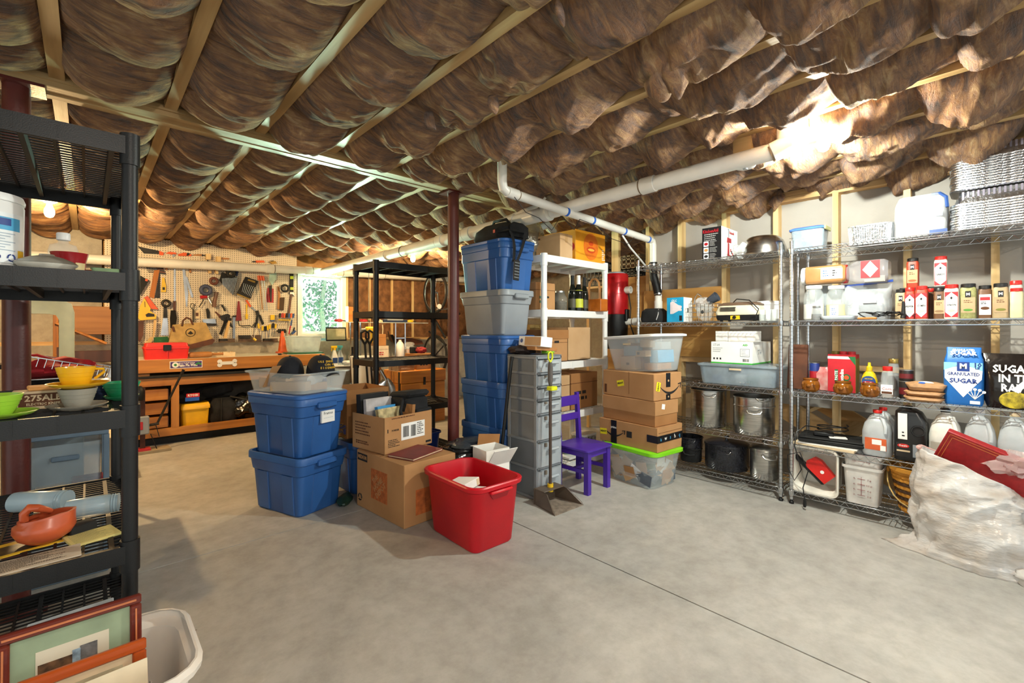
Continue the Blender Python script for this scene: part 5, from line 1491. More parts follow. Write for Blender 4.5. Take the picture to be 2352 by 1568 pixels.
part('grip', G().tube([(.32, -.26, 1.49), (.22, -.25, 1.53)], .018, 8), M_BLACK, t)
part('saddle', G().ball((0, -.46, .95), (.06, .04, .12), 8), M_BLACK, t)
part('reflector', G().at((-.12, -.3, 1.6), rx=90).lathe([(.04, 0), (.04, .01)], 14), M_WHITE, t)
part('wall_hook', G().tube([(0, .16, 2.2), (0, .44, 2.2)], .01, 6), M_DKS, t)
# behind the white shelf: stair post, storage shelf with crates, central vacuum
y_ = 2.846
t = thing('stair_post', 'bare pine post behind the white plastic shelf', 'post', (4.2, y_, 0))
part('post', G().box(-.02, -.045, 0, .02, .045, 2.34, .002), M_PINE[2], t)
part('backing_board', G().box(-.05, -.42, .75, -.022, .1, 1.78), M_PLY, t)
t = thing('storage_shelf', 'rough pine shelf behind the post carrying crates', 'shelf', (0, 0, 0))
part('board', G().box(4.4, 2.55, 1.72, 4.9, 3.6, 1.745), M_PINE[1], t)
for y in (2.6, 3.55):
 part('leg', G().box(4.62, y - .02, 0, 4.66, y + .02, 1.72), M_PINE[2], t)
M_CRATE = mt('black_crate', '202022', .5)


def crate(label, loc, w, d, h, mat, n=6):
 t = thing('storage_crate', label, 'crate', loc)
 g = G()
 for k in range(n + 1):
  x = -w / 2 + w * k / n
  g.box(x - .006, -d / 2, 0, x + .006, -d / 2 + .008, h)
  g.box(-w / 2, -d / 2 + d * k / n - .006, 0, -w / 2 + .008, -d / 2 + d * k / n + .006, h)
 part('lattice', g, mat, t, smooth=0, stuff=True)
 for z in (0, h * .33, h * .66, h - .02):
  part('rail', G().loft([rr(w, d, .01, z), rr(w, d, .01, z + .02), rr(w - .02, d - .02, .01, z + .02), rr(w - .02, d - .02, .01, z), rr(w, d, .01, z)], False, False), mat, t)
 part('floor', G().box(-w / 2, -d / 2, 0, w / 2, d / 2, .01), mat, t)
 return t


crate('black wire crate left of the pine post', (4.6, 3.14 + .18, 1.746), .3, .34, .28, M_CRATE)
crate('black plastic crate right of the pine post under the tan one', (4.6, 2.881 - .0, 1.746), .3, .3, .16, M_CRATE)
crate('tan perforated crate stacked on the black one', (4.6, 2.881 - .0, 1.908), .3, .34, .16, mt('tan_crate', '8A7254', .6))
vx, vy = 3.985, 2.706
t = thing('central_vacuum', 'red and black central vacuum canister behind the white shelf', 'vacuum', (vx, vy, 0))
zr0, zr1, zb = 1.388, 1.801, 1.037
M_VRED = mt('vacuum_red', 'B4141C', .25, .2)
part('motor_housing', G().lathe([(.128, zr0), (.13, zr0 + .01), (.13, zr1 - .02), (.12, zr1)], 32), M_VRED, t)
part('seam', G().lathe([(.131, (zr0 + zr1) / 2 - .004), (.132, (zr0 + zr1) / 2), (.131, (zr0 + zr1) / 2 + .004)], 32, c0=False, c1=False), M_VRED, t)
part('top_cap', G().lathe([(.1, zr1), (.1, zr1 + .012), (.09, zr1 + .018)], 24), M_GREYT, t)
part('dirt_bucket', G().lathe([(.11, zb), (.118, zb + .01), (.128, zr0 - .002)], 32), M_BLACK, t)
part('latch', G().box(-.03, -.15, zr0 - .07, .03, -.125, zr0 + .05, .006), M_BLACK, t)
part('inlet', G().at((0, -.12, zr1 - .17), rx=90).lathe([(.036, 0), (.036, .06), (.028, .06), (.028, .03)], 16), M_PVC, t)
part('cord', G().tube([(.02, -.14, zr1 - .2), (.03, -.16, zr1 - .35), (0, -.17, zr0 - .1), (.05, -.2, zb + .1), (.1, -.2, zb)], .006, 6), M_BLACK, t)
part('wall_bracket', G().box(.10, -.03, zr0 + .05, .135, .03, zr1 - .1), M_DKS, t)

# ================= CENTRE =================
def tote(label, loc, rz, mat, lidmat=None, w=.41, d=.58, h=.395, group=None, ribs=True, k=.80):
 t = thing('storage_tote', label, 'tote', loc, rz, group)
 part('body', G().loft([rr(w * k - .02, d * k - .02, .035, 0, n=5), rr(w * k, d * k, .04, .012, n=5), rr(w * (k + .075), d * (k + .075), .045, h * .68, n=5), rr(w * (k + .115), d * (k + .11), .05, h * .70, n=5), rr(w * .965, d * .965, .055, h - .035, n=5)]), mat, t)
 part('rim', G().loft([rr(w * .965, d * .965, .055, h - .05, n=5), rr(w, d, .06, h - .045, n=5), rr(w, d, .06, h - .006, n=5), rr(w * .985, d * .985, .055, h, n=5), rr(w * .93, d * .93, .05, h, n=5), rr(w * .92, d * .92, .05, h - .03, n=5)], True, True), mat, t)
 if ribs:
  for sx in (-1, 1):
   for q_ in (-.22, .22):
    part('rib', G().loft([[(sx * (w * k / 2 - .004 + (w * .0375) * a), d * (q_ + e), h * (.03 + .65 * a)) for e in ((-.10, -.09, .09, .10) if sx > 0 else (.10, .09, -.09, -.10))] + [(sx * (w * k / 2 + .006 + (w * .0375) * a), d * (q_ + e), h * (.03 + .65 * a)) for e in ((.09, -.09) if sx > 0 else (-.09, .09))] for a in (0, 1)]), mat, t)
  for sy in (-1, 1):
   part('rib', G().loft([[(w * e * (-sy), sy * (d * k / 2 - .004 + d * .0375 * a), h * (.03 + .65 * a)) for e in (-.2, -.18, .18, .2)] + [(w * e * (-sy), sy * (d * k / 2 + .006 + d * .0375 * a), h * (.03 + .65 * a)) for e in (.18, -.18)] for a in (0, 1)]), mat, t)
 for sy in (-1, 1):
  part('handle', G().box(-.075, sy * (d / 2 - .01), h - .07, .075, sy * (d / 2 + .022), h - .03, .008), mat, t)
 if lidmat:
  part('lid', G().loft([rr(w * 1.0, d * 1.0, .06, h + .0005, n=5), rr(w * 1.02, d * 1.02, .065, h + .004, n=5), rr(w * 1.02, d * 1.02, .065, h + .022, n=5), rr(w * .98, d * .98, .06, h + .028, n=5), rr(w * .9, d * .9, .05, h + .026, n=5)]), lidmat, t)
 return t


t = tote('bottom blue tote of the left stack with no lid', (1.09, 3.385, 0), 19, M_BLUE)
t = tote('upper blue tote of the left stack with white paper label', (1.085, 3.375, .385), 19, M_BLUE, M_BLUEL)
part('paper_label', G().box(-.03, -.282, .22, .075, -.2665, .30), M_LABEL, t, 'white handwritten label')
txt('Frames', .026, M_INK, t, (.022, -.2825, .282), '-y')
part('handwriting', G().box(-.015, -.2828, .25, .06, -.282, .2515), mt('grey_print', '9FB2C4'), t)
tote('blue tote on the floor behind the moving box', (1.60, 3.52, 0), 2, M_BLUE)

# clear bin of odds and ends with caps on top
BZ = .812
t = thing('clear_bin', 'clear plastic bin of odds and ends on the left blue totes', 'bin', (1.085, 3.37, BZ), 20)
part('bin', rtub([(.37, .52, .06, 0), (.42, .57, .07, .125), (.455, .605, .08, .128), (.46, .61, .08, .138)], .004), M_CLEAR, t)
part('content', G().at((-.08, -.05, .01), rz=25).box(-.07, -.12, 0, .07, .12, .06), M_CARDL, t)
part('content', G().at((.05, -.1, .005), rz=-15).box(-.08, -.07, 0, .06, .08, .05), M_CARD, t)
part('content', G().at((.06, -.12, .075), ry=90, rz=25).lathe([(.03, -.09), (.032, -.085), (.032, .02), (.026, .025), (.026, .08)], 16), M_WHITE, t)
part('content', G().at((.11, -.1, .06), ry=90, rz=25).lathe([(.026, -.03), (.028, .03)], 14), mt('purple_tape', '46386E', .5), t)
part('content', G().at((-.12, .05, .09), rx=30, rz=10).box(-.1, -.002, -.06, .1, .002, .1), M_CARD, t)
part('content', G().at((-.02, .1, .02), rz=5).box(-.12, -.13, 0, .12, .12, .07), M_CARDL, t)


def cap(label, loc, rz, text=None):
 t = thing('ball_cap', label, 'cap', loc, rz, 'navy caps on the clear bin')
 m_ = mt('navy_cap_cloth', '15171F', .9, var=.15, sc=20, bump=.2, bsc=300)
 secs = []
 for k in range(9):
  a = math.pi / 2 * k / 8
  secs.append(ci(.088 * math.cos(a) ** .75 + .001, .125 * math.sin(a) + .0, 26, 0, 0, .098 * math.cos(a) ** .75 + .001))
 part('crown', G().loft(secs), m_, t)
 part('brim', G().grid(lambda u, v: ((u - .5) * .17 * (1 - .25 * v * v), -.075 - .075 * v * (1 - (2 * u - 1) ** 2 * .55), .012 - .03 * v * v * .4 - .02 * (2 * u - 1) ** 2 * v), 12, 6), m_, t)
 part('button', G().ball((0, 0, .126), (.008, .008, .005), 6), m_, t)
 if text:
  for s_, z_, sz in text:
   n = len(s_)
   for i, chh in enumerate(s_):
    if chh == ' ':
     continue
    a = R(-90 + (i - (n - 1) / 2) * sz * 55 * 8.6)
    rr_ = .088 * math.cos(math.asin(min(.99, z_ / .125))) ** .75 + .0035
    txt(chh, sz, mt('gold_thread', 'D8A92A', .6), t, (rr_ * math.cos(a), rr_ * 1.11 * math.sin(a), z_), (78, 0, math.degrees(a) + 90), bold=.0006)
 return t


cap('navy cap with gold ship lettering on the clear bin', (1.19, 3.235, BZ + .118), 22, [('USS DWIGHT D', .083, .020), ('CVN 69', .062, .020), ('EISENHOWER', .041, .020)])
cap('plain dark navy cap behind the lettered one', (1.03, 3.37, BZ + .11), -50)

# moving box, label box, contents
t = thing('moving_box', 'large cardboard moving box printed MEDIUM with orange square', 'box', (1.612, 2.812, 0), 4)
part('carton', G().box(-.205, -.2925, 0, .205, .2925, .394, .004), M_CARD, t)
part('flap_seam', G().box(-.2, -.003, .394, .2, .003, .3948), M_BROWN, t)
M_ORP = mt('faded_orange_print', 'B4602A', .8, var=.18, sc=30)
part('orange_square', G().box(-.2058, -.10, .10, -.205, .10, .30), M_ORP, t)
o = txt('THE', .042, M_CARD, t, (-.2066, .045, .235), '-x', roll=42, bold=.001)
o = txt('HOME', .048, M_CARD, t, (-.2066, .012, .205), '-x', roll=42, bold=.001)
o = txt('DEPOT', .048, M_CARD, t, (-.2066, -.022, .172), '-x', roll=42, bold=.001)
part('size_panel', G().box(-.2058, .15, .325, -.205, .28, .375), M_INK, t)
txt('MEDIUM', .036, M_CARD, t, (-.2066, .215, .35), '-x', bold=.001, sx=.85)
g = G()
for k in range(3):
 a = R(90 + 120 * k)
 g.at((-.2056, .245, .07), rx=0).tube([(0, .022 * math.cos(a + s), .022 * math.sin(a + s)) for s in (.25, .8, 1.4, 1.85)], .0045, 5)
part('recycling_mark', g, M_INK, t)
part('orange_square', G().box(-.12, -.2933, .06, .12, -.2925, .22), M_ORP, t)

t = opencarton('label_box', 'open cardboard box with shipping label on the moving box', (1.625, 3.015, .396), .42, .37, .245, M_CARD, 9, flaps=(0, 0, 0, 0))
part('shipping_label', G().box(-.07, -.1862, .07, .14, -.1852, .185), M_LABEL, t, 'white shipping label')
barcode(t, -.055, -.1872, .09, .05, .075, '-y', 3)
barcode(t, .015, -.1872, .085, .045, .08, '-y', 5)
lines(t, '-y', .07, -.1865, .175, .06, 7, .013, .006, M_INK, 3)
txt('POWDER', .018, M_INK, t, (-.12, -.1862, .15), '-y', bold=.0003, sx=.8)
part('print_block', G().box(-.185, -.1862, .14, -.178, -.1852, .165), M_INK, t)
lines(t, '-y', -.18, -.1858, .09, .1, 5, .011, .005, M_INK, 9)
lines(t, '-x', -.2105, .15, .19, .2, 5, .02, .008, M_BROWN, 11)
lines(t, '-x', -.2105, .14, .06, .18, 2, .014, .009, M_BROWN, 12)
part('stamp', G().box(.15, -.1862, .015, .2, -.1855, .03), M_INK, t)
lines(t, '-y', -.15, -.1858, .235, .3, 1, .01, .008, M_BROWN, 4)


def book(label, x, y, z, w, d, h, m_, rz=0, rx=0, ry=0):
 t = thing('book', label, 'book', (x, y, z), rz, 'books and binders in the labelled box', rx, ry)
 part('cover', G().box(-w / 2, -d / 2, 0, w / 2, -d / 2 + .003, h).box(-w / 2, d / 2 - .003, 0, w / 2, d / 2, h).box(-w / 2, -d / 2, 0, -w / 2 + .003, d / 2, h), m_, t)
 part('pages', G().box(-w / 2 + .003, -d / 2 + .003, .003, w / 2 - .005, d / 2 - .003, h - .004), M_CREAM, t)
 return t


book('black binder standing at the back of the labelled box', 1.53, 3.12, .47, .24, .05, .30, M_BLACKM, 9, -3)
book('white and maroon book in front of the black binder', 1.54, 3.055, .45, .22, .03, .29, mt('pale_cover', 'BDB6B4', .6, var=.2), 9, -4)
book('bright blue book leaning to the left in the labelled box', 1.555, 2.955, .47, .16, .03, .225, mt('sky_cover', '3C8FC8', .5), 12, -8)
book('map printed book leaning in the labelled box', 1.58, 2.915, .46, .22, .03, .225, mt('map_cover', 'C0AE7E', .6, var=.25, sc=25), 12, -14)
book('brown folder upright beside the black camera bag', 1.66, 2.95, .45, .03, .2, .25, M_CARD2, 12, 0, 6)
t = thing('camera_bag', 'black padded camera bag in the labelled box', 'bag', (1.76, 3.02, .455), 12)
part('body', G().loft([rr(.2, .22, .03, 0), rr(.22, .24, .04, .1), rr(.21, .23, .05, .27), rr(.15, .16, .05, .30)]), M_FABRIC, t)
part('lid_flap', G().at((0, -.02, .28), rx=-6, rz=-4).box(-.11, -.11, 0, .1, .12, .045, .018), M_FABRIC, t)
part('front_pocket', G().loft([rr(.15, .05, .02, .02, .02, -.13), rr(.16, .06, .025, .1, .02, -.13), rr(.15, .05, .02, .2, .02, -.125)]), M_FABRIC, t)
part('strap', G().tube([(-.1, -.05, .28), (-.15, -.08, .2), (-.14, -.1, .09)], .012, 6), M_FABRIC, t)
part('tag', G().box(-.02, -.167, .02, 0, -.163, .09), M_WHITE, t)
t = thing('folder', 'thin dark red folder lying on the moving box', 'folder', (1.621, 2.691, .396), 18)
part('cover', G().box(-.15, -.11, 0, .15, .11, .004).box(-.15, -.11, .012, .15, .11, .016), mt('oxblood_card', '7A3230', .6, var=.1), t)
part('papers', G().box(-.146, -.107, .004, .147, .106, .012), M_CREAM, t)

# carton behind with dark print
t = opencarton('dark_print_carton', 'open carton with dark printed band behind the label box', (1.58, 3.52, .415), .36, .36, .36, M_CARD2, 4, flaps=(0, 1, 1, 0), fl=.15, angs=(120, 150, 135, 120))
part('print_band', G().box(-.1805, -.17, .03, -.18, .17, .10), mt('navy_print', '1F3E8A'), t)
part('print_band', G().box(-.1806, -.1, .22, -.18, .1, .28), M_INK, t)
lines(t, '-x', -.1812, .08, .265, .15, 2, .022, .010, M_CARD2, 3)
solo('wire_coil', G().tube([(.05 * math.cos(k * .7) * (1 + .3 * math.sin(k)), .05 * math.sin(k * .7), .02 + .003 * k) for k in range(40)], .003, 5), mt('brass', '9C7A3A'), 'tangle of brass wire between the blue totes', 'wire', (1.36, 3.36, .402))
solo('green_shoe', G().ball((0, 0, .03), (.05, .12, .03), 10, .3, 4), mt('dark_green_rubber', '1D3B2E', .5), 'dark green sole sticking out under the blue tote', 'shoe', (1.337, 3.177, 0), -30)

# red tub
t = thing('red_tub', 'bright red open plastic tub at the front of the pile', 'tub', (1.695, 2.175, 0), -1.5)
S_ = []
for w_, d_, r_, z_ in ((.28, .44, .05, 0), (.30, .46, .06, .012), (.345, .525, .07, .335), (.36, .54, .075, .345), (.385, .57, .085, .352), (.39, .575, .085, .372), (.38, .565, .08, .378)):
 sec = rr(w_, d_, r_, z_, n=6)
 S_.append([(x, y + (.035 * math.exp(-(x / .06) ** 2) * max(0, 1 - z_ / .25) if y < 0 else -.035 * math.exp(-(x / .06) ** 2) * max(0, 1 - z_ / .25)), z) for x, y, z in sec])
I_ = [[(x * .965, y * .975, z - .001) for x, y, z in rr(w_, d_, r_, z_, n=6)] for w_, d_, r_, z_ in ((.365, .55, .08, .378), (.345, .525, .07, .335), (.29, .45, .05, .012))]
part('tub', G().loft(S_ + I_), M_RED, t)
for sy in (-1, 1):
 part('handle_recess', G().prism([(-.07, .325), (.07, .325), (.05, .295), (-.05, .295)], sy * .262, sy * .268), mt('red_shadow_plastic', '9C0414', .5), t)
 part('handle_lip', G().box(-.08, sy * .262, .327, .08, sy * .292, .345, .006), M_RED, t)
for i, (x, y, z, rz, lb) in enumerate(((1.66, 2.15, .235, 12, 'lower white carton inside the red tub'), (1.64, 2.19, .285, 20, 'upper white carton inside the red tub'))):
 t = thing('white_carton', lb, 'box', (x, y, z), rz, rx=-8)
 part('carton', G().box(-.075, -.07, 0, .085, .08, .045, .002), M_WHITEP, t)
 part('flap', G().box(.05, -.072, .004, .08, -.07, .04), M_CREAM, t)
t = thing('card_scrap', 'black edged cardboard piece inside the red tub', 'frame', (1.79, 2.10, .20), 40, ry=20)
part('board', G().box(-.05, -.06, 0, .05, .06, .008), M_CARD, t)
part('edge', G().box(.05, -.06, -.002, .058, .06, .012), M_BLACKM, t)
t = thing('floor_filler', 'cardboard box low inside the red tub', 'box', (1.69, 2.17, .014), 0)
part('carton', G().box(-.11, -.18, 0, .11, .18, .215, .003), M_CARD, t)
part('packing_tape', G().box(-.02, -.1805, .15, .02, .1805, .2155), mt('tan_tape', 'B08A5C'), t)

# clutter behind the red tub
t = opencarton('white_flap_box', 'white lined carton with open flaps behind the red tub', (2.10, 2.47, 0), .20, .17, .40, M_WHITEP, -6, flaps=(0, 1, 0, 0), fl=.09, angs=(165, 172, 130, 150))
part('white_panel', G().at((-.0, -.086, .30), rx=38).box(-.095, -.004, 0, .10, 0, .15), M_WHITEP, t)
part('brown_backing', G().at((.02, .09, .30), ry=8).box(-.09, 0, 0, .10, .004, .17), M_CARD2, t)
t = thing('garment_bag', 'flat black plastic bag bulging behind the red tub', 'bag', (2.05, 2.73, .27), 10)
part('bag', G().ball((0, 0, .06), (.19, .15, .07), 14, .35, 7), mt('black_film', '1C1D1F', .22, var=.1, bump=.4, bsc=22), t)
part('top_fold', G().ball((.02, -.02, .12), (.17, .12, .03), 12, .4, 17), mt('grey_film', '3A3D40', .2, var=.1, bump=.4, bsc=22), t)
t = thing('dark_bucket', 'dark blue bucket under the flat black bag', 'bucket', (2.05, 2.73, 0))
part('bucket', G().lathe(shell([(.12, 0), (.145, .25), (.155, .255), (.155, .268)], .005), 28), mt('midnight_plastic', '1A2C44', .3), t)
part('bail', G().tube([(.155 * math.cos(R(a)), .155 * math.sin(R(a)), .24 - .10 * math.sin(R((a - 180)))) for a in range(180, 361, 15)], .004, 6), M_CHROME, t)
t = thing('blue_tub', 'dark blue tub with bag and sticks left of the maroon post', 'tub', (2.00, 3.38, 0), 5)
part('tub', rtub([(.3, .3, .05, 0), (.36, .36, .06, .36), (.38, .38, .06, .365), (.38, .38, .06, .38)], .005), mt('royal_plastic', '182C6A', .4), t)
t = thing('plastic_bag', 'pale see-through bag rising from the dark blue tub', 'bag', (1.98, 3.36, .30), 0)
part('bag', G().ball((0, 0, .17), (.12, .10, .2), 14, .55, 21), mt('frosty_film', 'BFD3DA', .25, alpha=.6, bump=.4, bsc=25), t)
for i in range(3):
 solo('paint_stick', G().at((0, 0, 0), rx=18, ry=14).box(-.012, -.003, 0, .012, .003, .32), M_PINE[2], ('left pale wooden stick leaning by the dark blue tub', 'middle pale wooden stick leaning by the dark blue tub', 'right pale wooden stick leaning by the dark blue tub')[i], 'stick', (1.76 + .03 * i, 3.06 + .0 * i, .20), 0, 'sticks leaning by the blue tub')
t = thing('stick_pail', 'black pail holding the pale sticks', 'pail', (1.83, 3.10, 0))
part('pail', G().lathe(shell([(.07, 0), (.09, .25)], .004), 18), M_BLACK, t)
part('pail_rim', G().lathe([(.09, .245), (.096, .25), (.09, .258)], 18, c0=False, c1=False), M_BLACK, t)

# ---------- tote tower ----------
TX, TY = 2.525, 2.895
for i, (z, m_, lm, h, lb) in enumerate(((0, M_BLUE, None, .455, 'blue tote at the floor of the tote tower'), (.425, M_BLUE, None, .392, 'blue tote second from the floor in the tote tower'),
                                     (.787, M_BLUE, M_BLUEL, .372, 'blue tote with lid below the grey one in the tower'), (1.188, M_GREYT, None, .36, 'grey tote in the tote tower, only grey one'), (1.525, M_BLUE, M_BLUEL, .395, 'topmost blue tote of the tower under the black bag'))):
 tote(lb, (TX + (.006, -.004, .003, -.008, .0)[i], TY, z), (1, -1, 0, 1.5, 0)[i], m_, lm, w=.365, d=.59, h=h, ribs=(i != 3), k=.86 if i != 3 else .80)
zt = 1.95
t = thing('duffel_bag', 'black duffel bag with dangling strap on the tote tower', 'bag', (2.53, 2.86, zt), 0)
part('body', G().at((0, 0, .0)).loft([rr(.24, .42, .05, 0), rr(.28, .46, .08, .04), rr(.26, .44, .09, .10), rr(.16, .3, .07, .15), rr(.06, .2, .03, .165)]), M_FABRIC, t)
part('end_panel', G().loft([rr(.2, .02, .008, .02, 0, -.232), rr(.2, .02, .008, .11, 0, -.228), rr(.1, .02, .008, .14, 0, -.215)]), M_FABRIC, t)
part('carry_handle', G().tube([(0, -.12, .15), (-.02, -.10, .185), (-.02, .05, .19), (0, .1, .16)], .012, 8), M_FABRIC, t)
part('logo', G().box(-.1425, -.1, .06, -.141, -.075, .085), M_TRED, t)
g = G()
g.grid(lambda u, v: (-.165 + u * .03 + .05 * math.sin(v * 2.2), -.285 - .006 * math.sin(v * 6), .05 - v * .24), 2, 16)
part('strap', g, M_FABRIC, t, smooth=180)
g = G()
g.grid(lambda u, v: (.0 + u * .03 - .095 * v ** 1.4, -.287, .05 - v * .24), 2, 16)
part('strap', g, M_FABRIC, t, smooth=180)
part('strap', G().box(-.165, -.29, .048, .035, -.16, .056), M_FABRIC, t)
part('shoulder_pad', G().at((-.085, -.292, -.175), ry=4).box(-.030, -.008, -.16, .032, .004, 0, .004), M_BLACK, t)
g = G()
for k in range(6):
 g.at((-.085, -.292, -.175), ry=4).box(-.025, -.0095, -.025 - k * .023, .025, -.008, -.021 - k * .023)
part('pad_stitch', g, M_GREYT, t, smooth=0)

# ---------- drawer tower ----------
t = thing('drawer_tower', 'tall narrow smoky plastic drawer tower with eight drawers', 'drawers', (2.50, 2.43, 0), 0)
M_SMK = mt('smoky_frame', '7F8489', .4, var=.05)
M_SMKP = mt('smoky_pane', '6C7176', .3, var=.05)
M_DRF = mt('frosted_drawer', 'C0C8CF', .25, var=.04, alpha=.75)
zz_ = [.02, .231, .43, .624, .728, .823, .92, 1.035]
for x in (-.138, .124):
 part('side_post', G().box(x, -.155, 0, x + .014, -.125, 1.037, .003), M_SMK, t)
 part('side_post', G().box(x, .125, 0, x + .014, .155, 1.037, .003), M_SMK, t)
for i, z in enumerate(zz_):
 part('shelf_rail', G().box(-.14, -.155, z - .018, .14, .155, z + .002, .003), M_SMK, t)
 if i < 7:
  h_ = zz_[i + 1] - z - .024
  part('side_panel', G().box(-.131, -.125, z + .002, -.127, .125, zz_[i + 1] - .018), M_SMKP, t)
  part('side_panel', G().box(.127, -.125, z + .002, .131, .125, zz_[i + 1] - .018), M_SMKP, t)
  dr = part('drawer', G().loft([[(x, y - (.022 * (1 - (x / .126) ** 2) if y < 0 else 0), z + .004) for x, y, _ in rr(.25, .30, .015, 0, 0, -.01, 6)], [(x, y - (.022 * (1 - (x / .126) ** 2) if y < 0 else 0), z + h_) for x, y, _ in rr(.252, .31, .015, 0, 0, -.012, 6)]]), M_DRF, t)
  part('drawer_pull', G().box(-.05, -.205, z + h_ * .68, .06, -.183, z + h_ * .68 + .018, .006), M_DRF, dr)
  part('drawer_clip', G().box(-.075, -.188, z + h_ * .86, -.055, -.172, z + h_ + .004, .002), mt('brown_grey_plastic', '776E62', .5), dr)
part('top_panel', G().box(-.14, -.155, 1.0375, .14, .155, 1.045, .003), M_SMK, t)
t = thing('adapter_box', 'white and kraft cable box tilted on the drawer tower', 'box', (2.47, 2.42, 1.105), -8, ry=6)
part('sleeve', G().box(-.04, -.145, 0, .07, .13, .075, .003), M_WHITEP, t)
part('kraft_side', G().box(-.0412, -.145, .006, -.04, .05, .07), M_CARDL, t)
part('kraft_top', G().box(-.02, -.12, .075, .068, .1, .0762), M_CARDL, t)
part('blue_dot', G().at((-.0405, .09, .04), ry=-90).lathe([(.016, 0), (.016, .0015)], 18), M_TBLU, t)
solo('wood_block', G().box(-.1, -.12, 0, .1, .1, .028, .003), M_HWD, 'wooden board under the cable box on the drawer tower', 'board', (2.51, 2.41, 1.075), -12, ry=4)
solo('mesh_bag', G().ball((0, 0, .03), (.09, .10, .035), 12, .5, 31), mt('dark_mesh', '2A1E1C', .7, bump=.5, bsc=150), 'dark mesh bag on the drawer tower under the board', 'bag', (2.44, 2.50, 1.045))
solo('green_marker', G().at((0, 0, .012), rx=90).lathe([(.012, -.05), (.012, .03), (.008, .05)], 12), mt('lime_plastic', '8ED01E', .4), 'lime green marker lying on the drawer tower', 'marker', (2.62, 2.40, 1.046), 50)

# dustpan
t = thing('dustpan', 'brown upright dustpan with long handle and yellow clips', 'dustpan', (2.40, 2.02, 0), -2)
M_DP = mt('brown_plastic', '5C4E42', .45, var=.1)
part('pan', G().prism([(-.14, -.02), (.15, -.02), (.11, .22), (-.10, .22)], .0, .004, 'xy'), mt('dusty_plastic', '8C7F72', .7, var=.2, sc=25), t)
for s in (-1, 1):
 x0 = .145 * s + .005
 x1 = .105 * s + .005
 part('side_wall', G().add([(x0, -.02, 0), (x1, .22, 0), (x1, .22, .11), (x1 * .97 + .0, .10, .10), (x0, .0, .02), (x0 - .004 * s, -.02, 0), (x1 - .004 * s, .22, 0), (x1 - .004 * s, .22, .11), (x1 * .97 - .004 * s, .10, .10), (x0 - .004 * s, .0, .02)], [(0, 1, 2, 3, 4), (9, 8, 7, 6, 5), (0, 5, 6, 1), (1, 6, 7, 2), (2, 7, 8, 3), (3, 8, 9, 4), (4, 9, 5, 0)]), M_DP, t, smooth=0)
part('back_wall', G().box(-.105, .215, 0, .11, .222, .11), M_DP, t)
part('hood', G().box(-.1, .12, .105, .105, .222, .112, .002), M_DP, t)
part('socket', G().tube([(.01, .17, .08), (.01, .17, .135)], .022, 12), M_TYEL, t)
part('handle', G().tube([(.01, .17, .135), (.01, .17, .84)], .0115, 12), mt('brown_tube', '4A3A30', .35), t)
part('grip', G().tube([(.01, .17, .84), (.01, .17, .87), (.01, .17, .96), (.01, .17, 1.0)], [.013, .019, .019, .013], 12), mt('grey_rubber', '5A5552', .7), t)
part('clip', G().box(-.015, .13, .80, .045, .185, .83, .005), mt('neon_yellow', 'D6DC1E', .4), t)
part('hang_loop', G().tube([(.01, .17, 1.0), (-.012, .17, 1.03), (-.008, .17, 1.065), (.01, .17, 1.075), (.028, .17, 1.065), (.032, .17, 1.03), (.01, .17, 1.0)], .006, 8), mt('neon_yellow', 'D6DC1E'), t)
t = thing('broom_pole', 'thin black pole leaning against the tote tower', 'pole', (0, 0, 0))
part('pole', G().tube([(2.325, 2.50, 1.0), (2.245, 2.575, .0)], .013, 10), M_BLACK, t)
part('cap', G().tube([(2.326, 2.499, 1.0), (2.329, 2.496, 1.03)], .015, 10), M_BLACKM, t)

# purple chair
t = thing('child_chair', 'small purple painted wooden child chair', 'chair', (2.70, 2.07, 0), 1)
hs = .318
part('seat', G().loft([rr(.31, .31, .03, hs, .155, .16), rr(.335, .335, .035, hs + .006, .155, .16), rr(.335, .335, .035, hs + .018, .155, .16), rr(.31, .31, .03, hs + .022, .155, .16)]), M_PURP, t)
for x in (.03, .28):
 part('leg', G().box(x - .02, .01, 0, x + .02, .05, hs), M_PURP, t)
 part('back_post', G().loft([[(x - .016, .29 + .0, 0), (x + .016, .29, 0), (x + .016, .325, 0), (x - .016, .325, 0)], [(x - .016, .285, hs), (x + .016, .285, hs), (x + .016, .32, hs), (x - .016, .32, hs)], [(x - .015, .315, .715), (x + .015, .315, .715), (x + .015, .34, .715), (x - .015, .34, .715)]]), M_PURP, t)
 part('side_stretcher', G().box(x - .01, .05, .15, x + .01, .29, .178), M_PURP, t)
 part('apron', G().box(x - .01, .04, hs - .045, x + .01, .29, hs), M_PURP, t)
part('back_rail', G().box(.04, .312, .615, .27, .33, .695, .004), M_PURP, t)
part('back_rail', G().box(.04, .302, .50, .27, .32, .555, .004), M_PURP, t)
part('apron', G().box(.04, .02, hs - .045, .27, .04, hs), M_PURP, t)
part('front_stretcher', G().box(.03, .155, .155, .28, .18, .175), M_PURP, t)

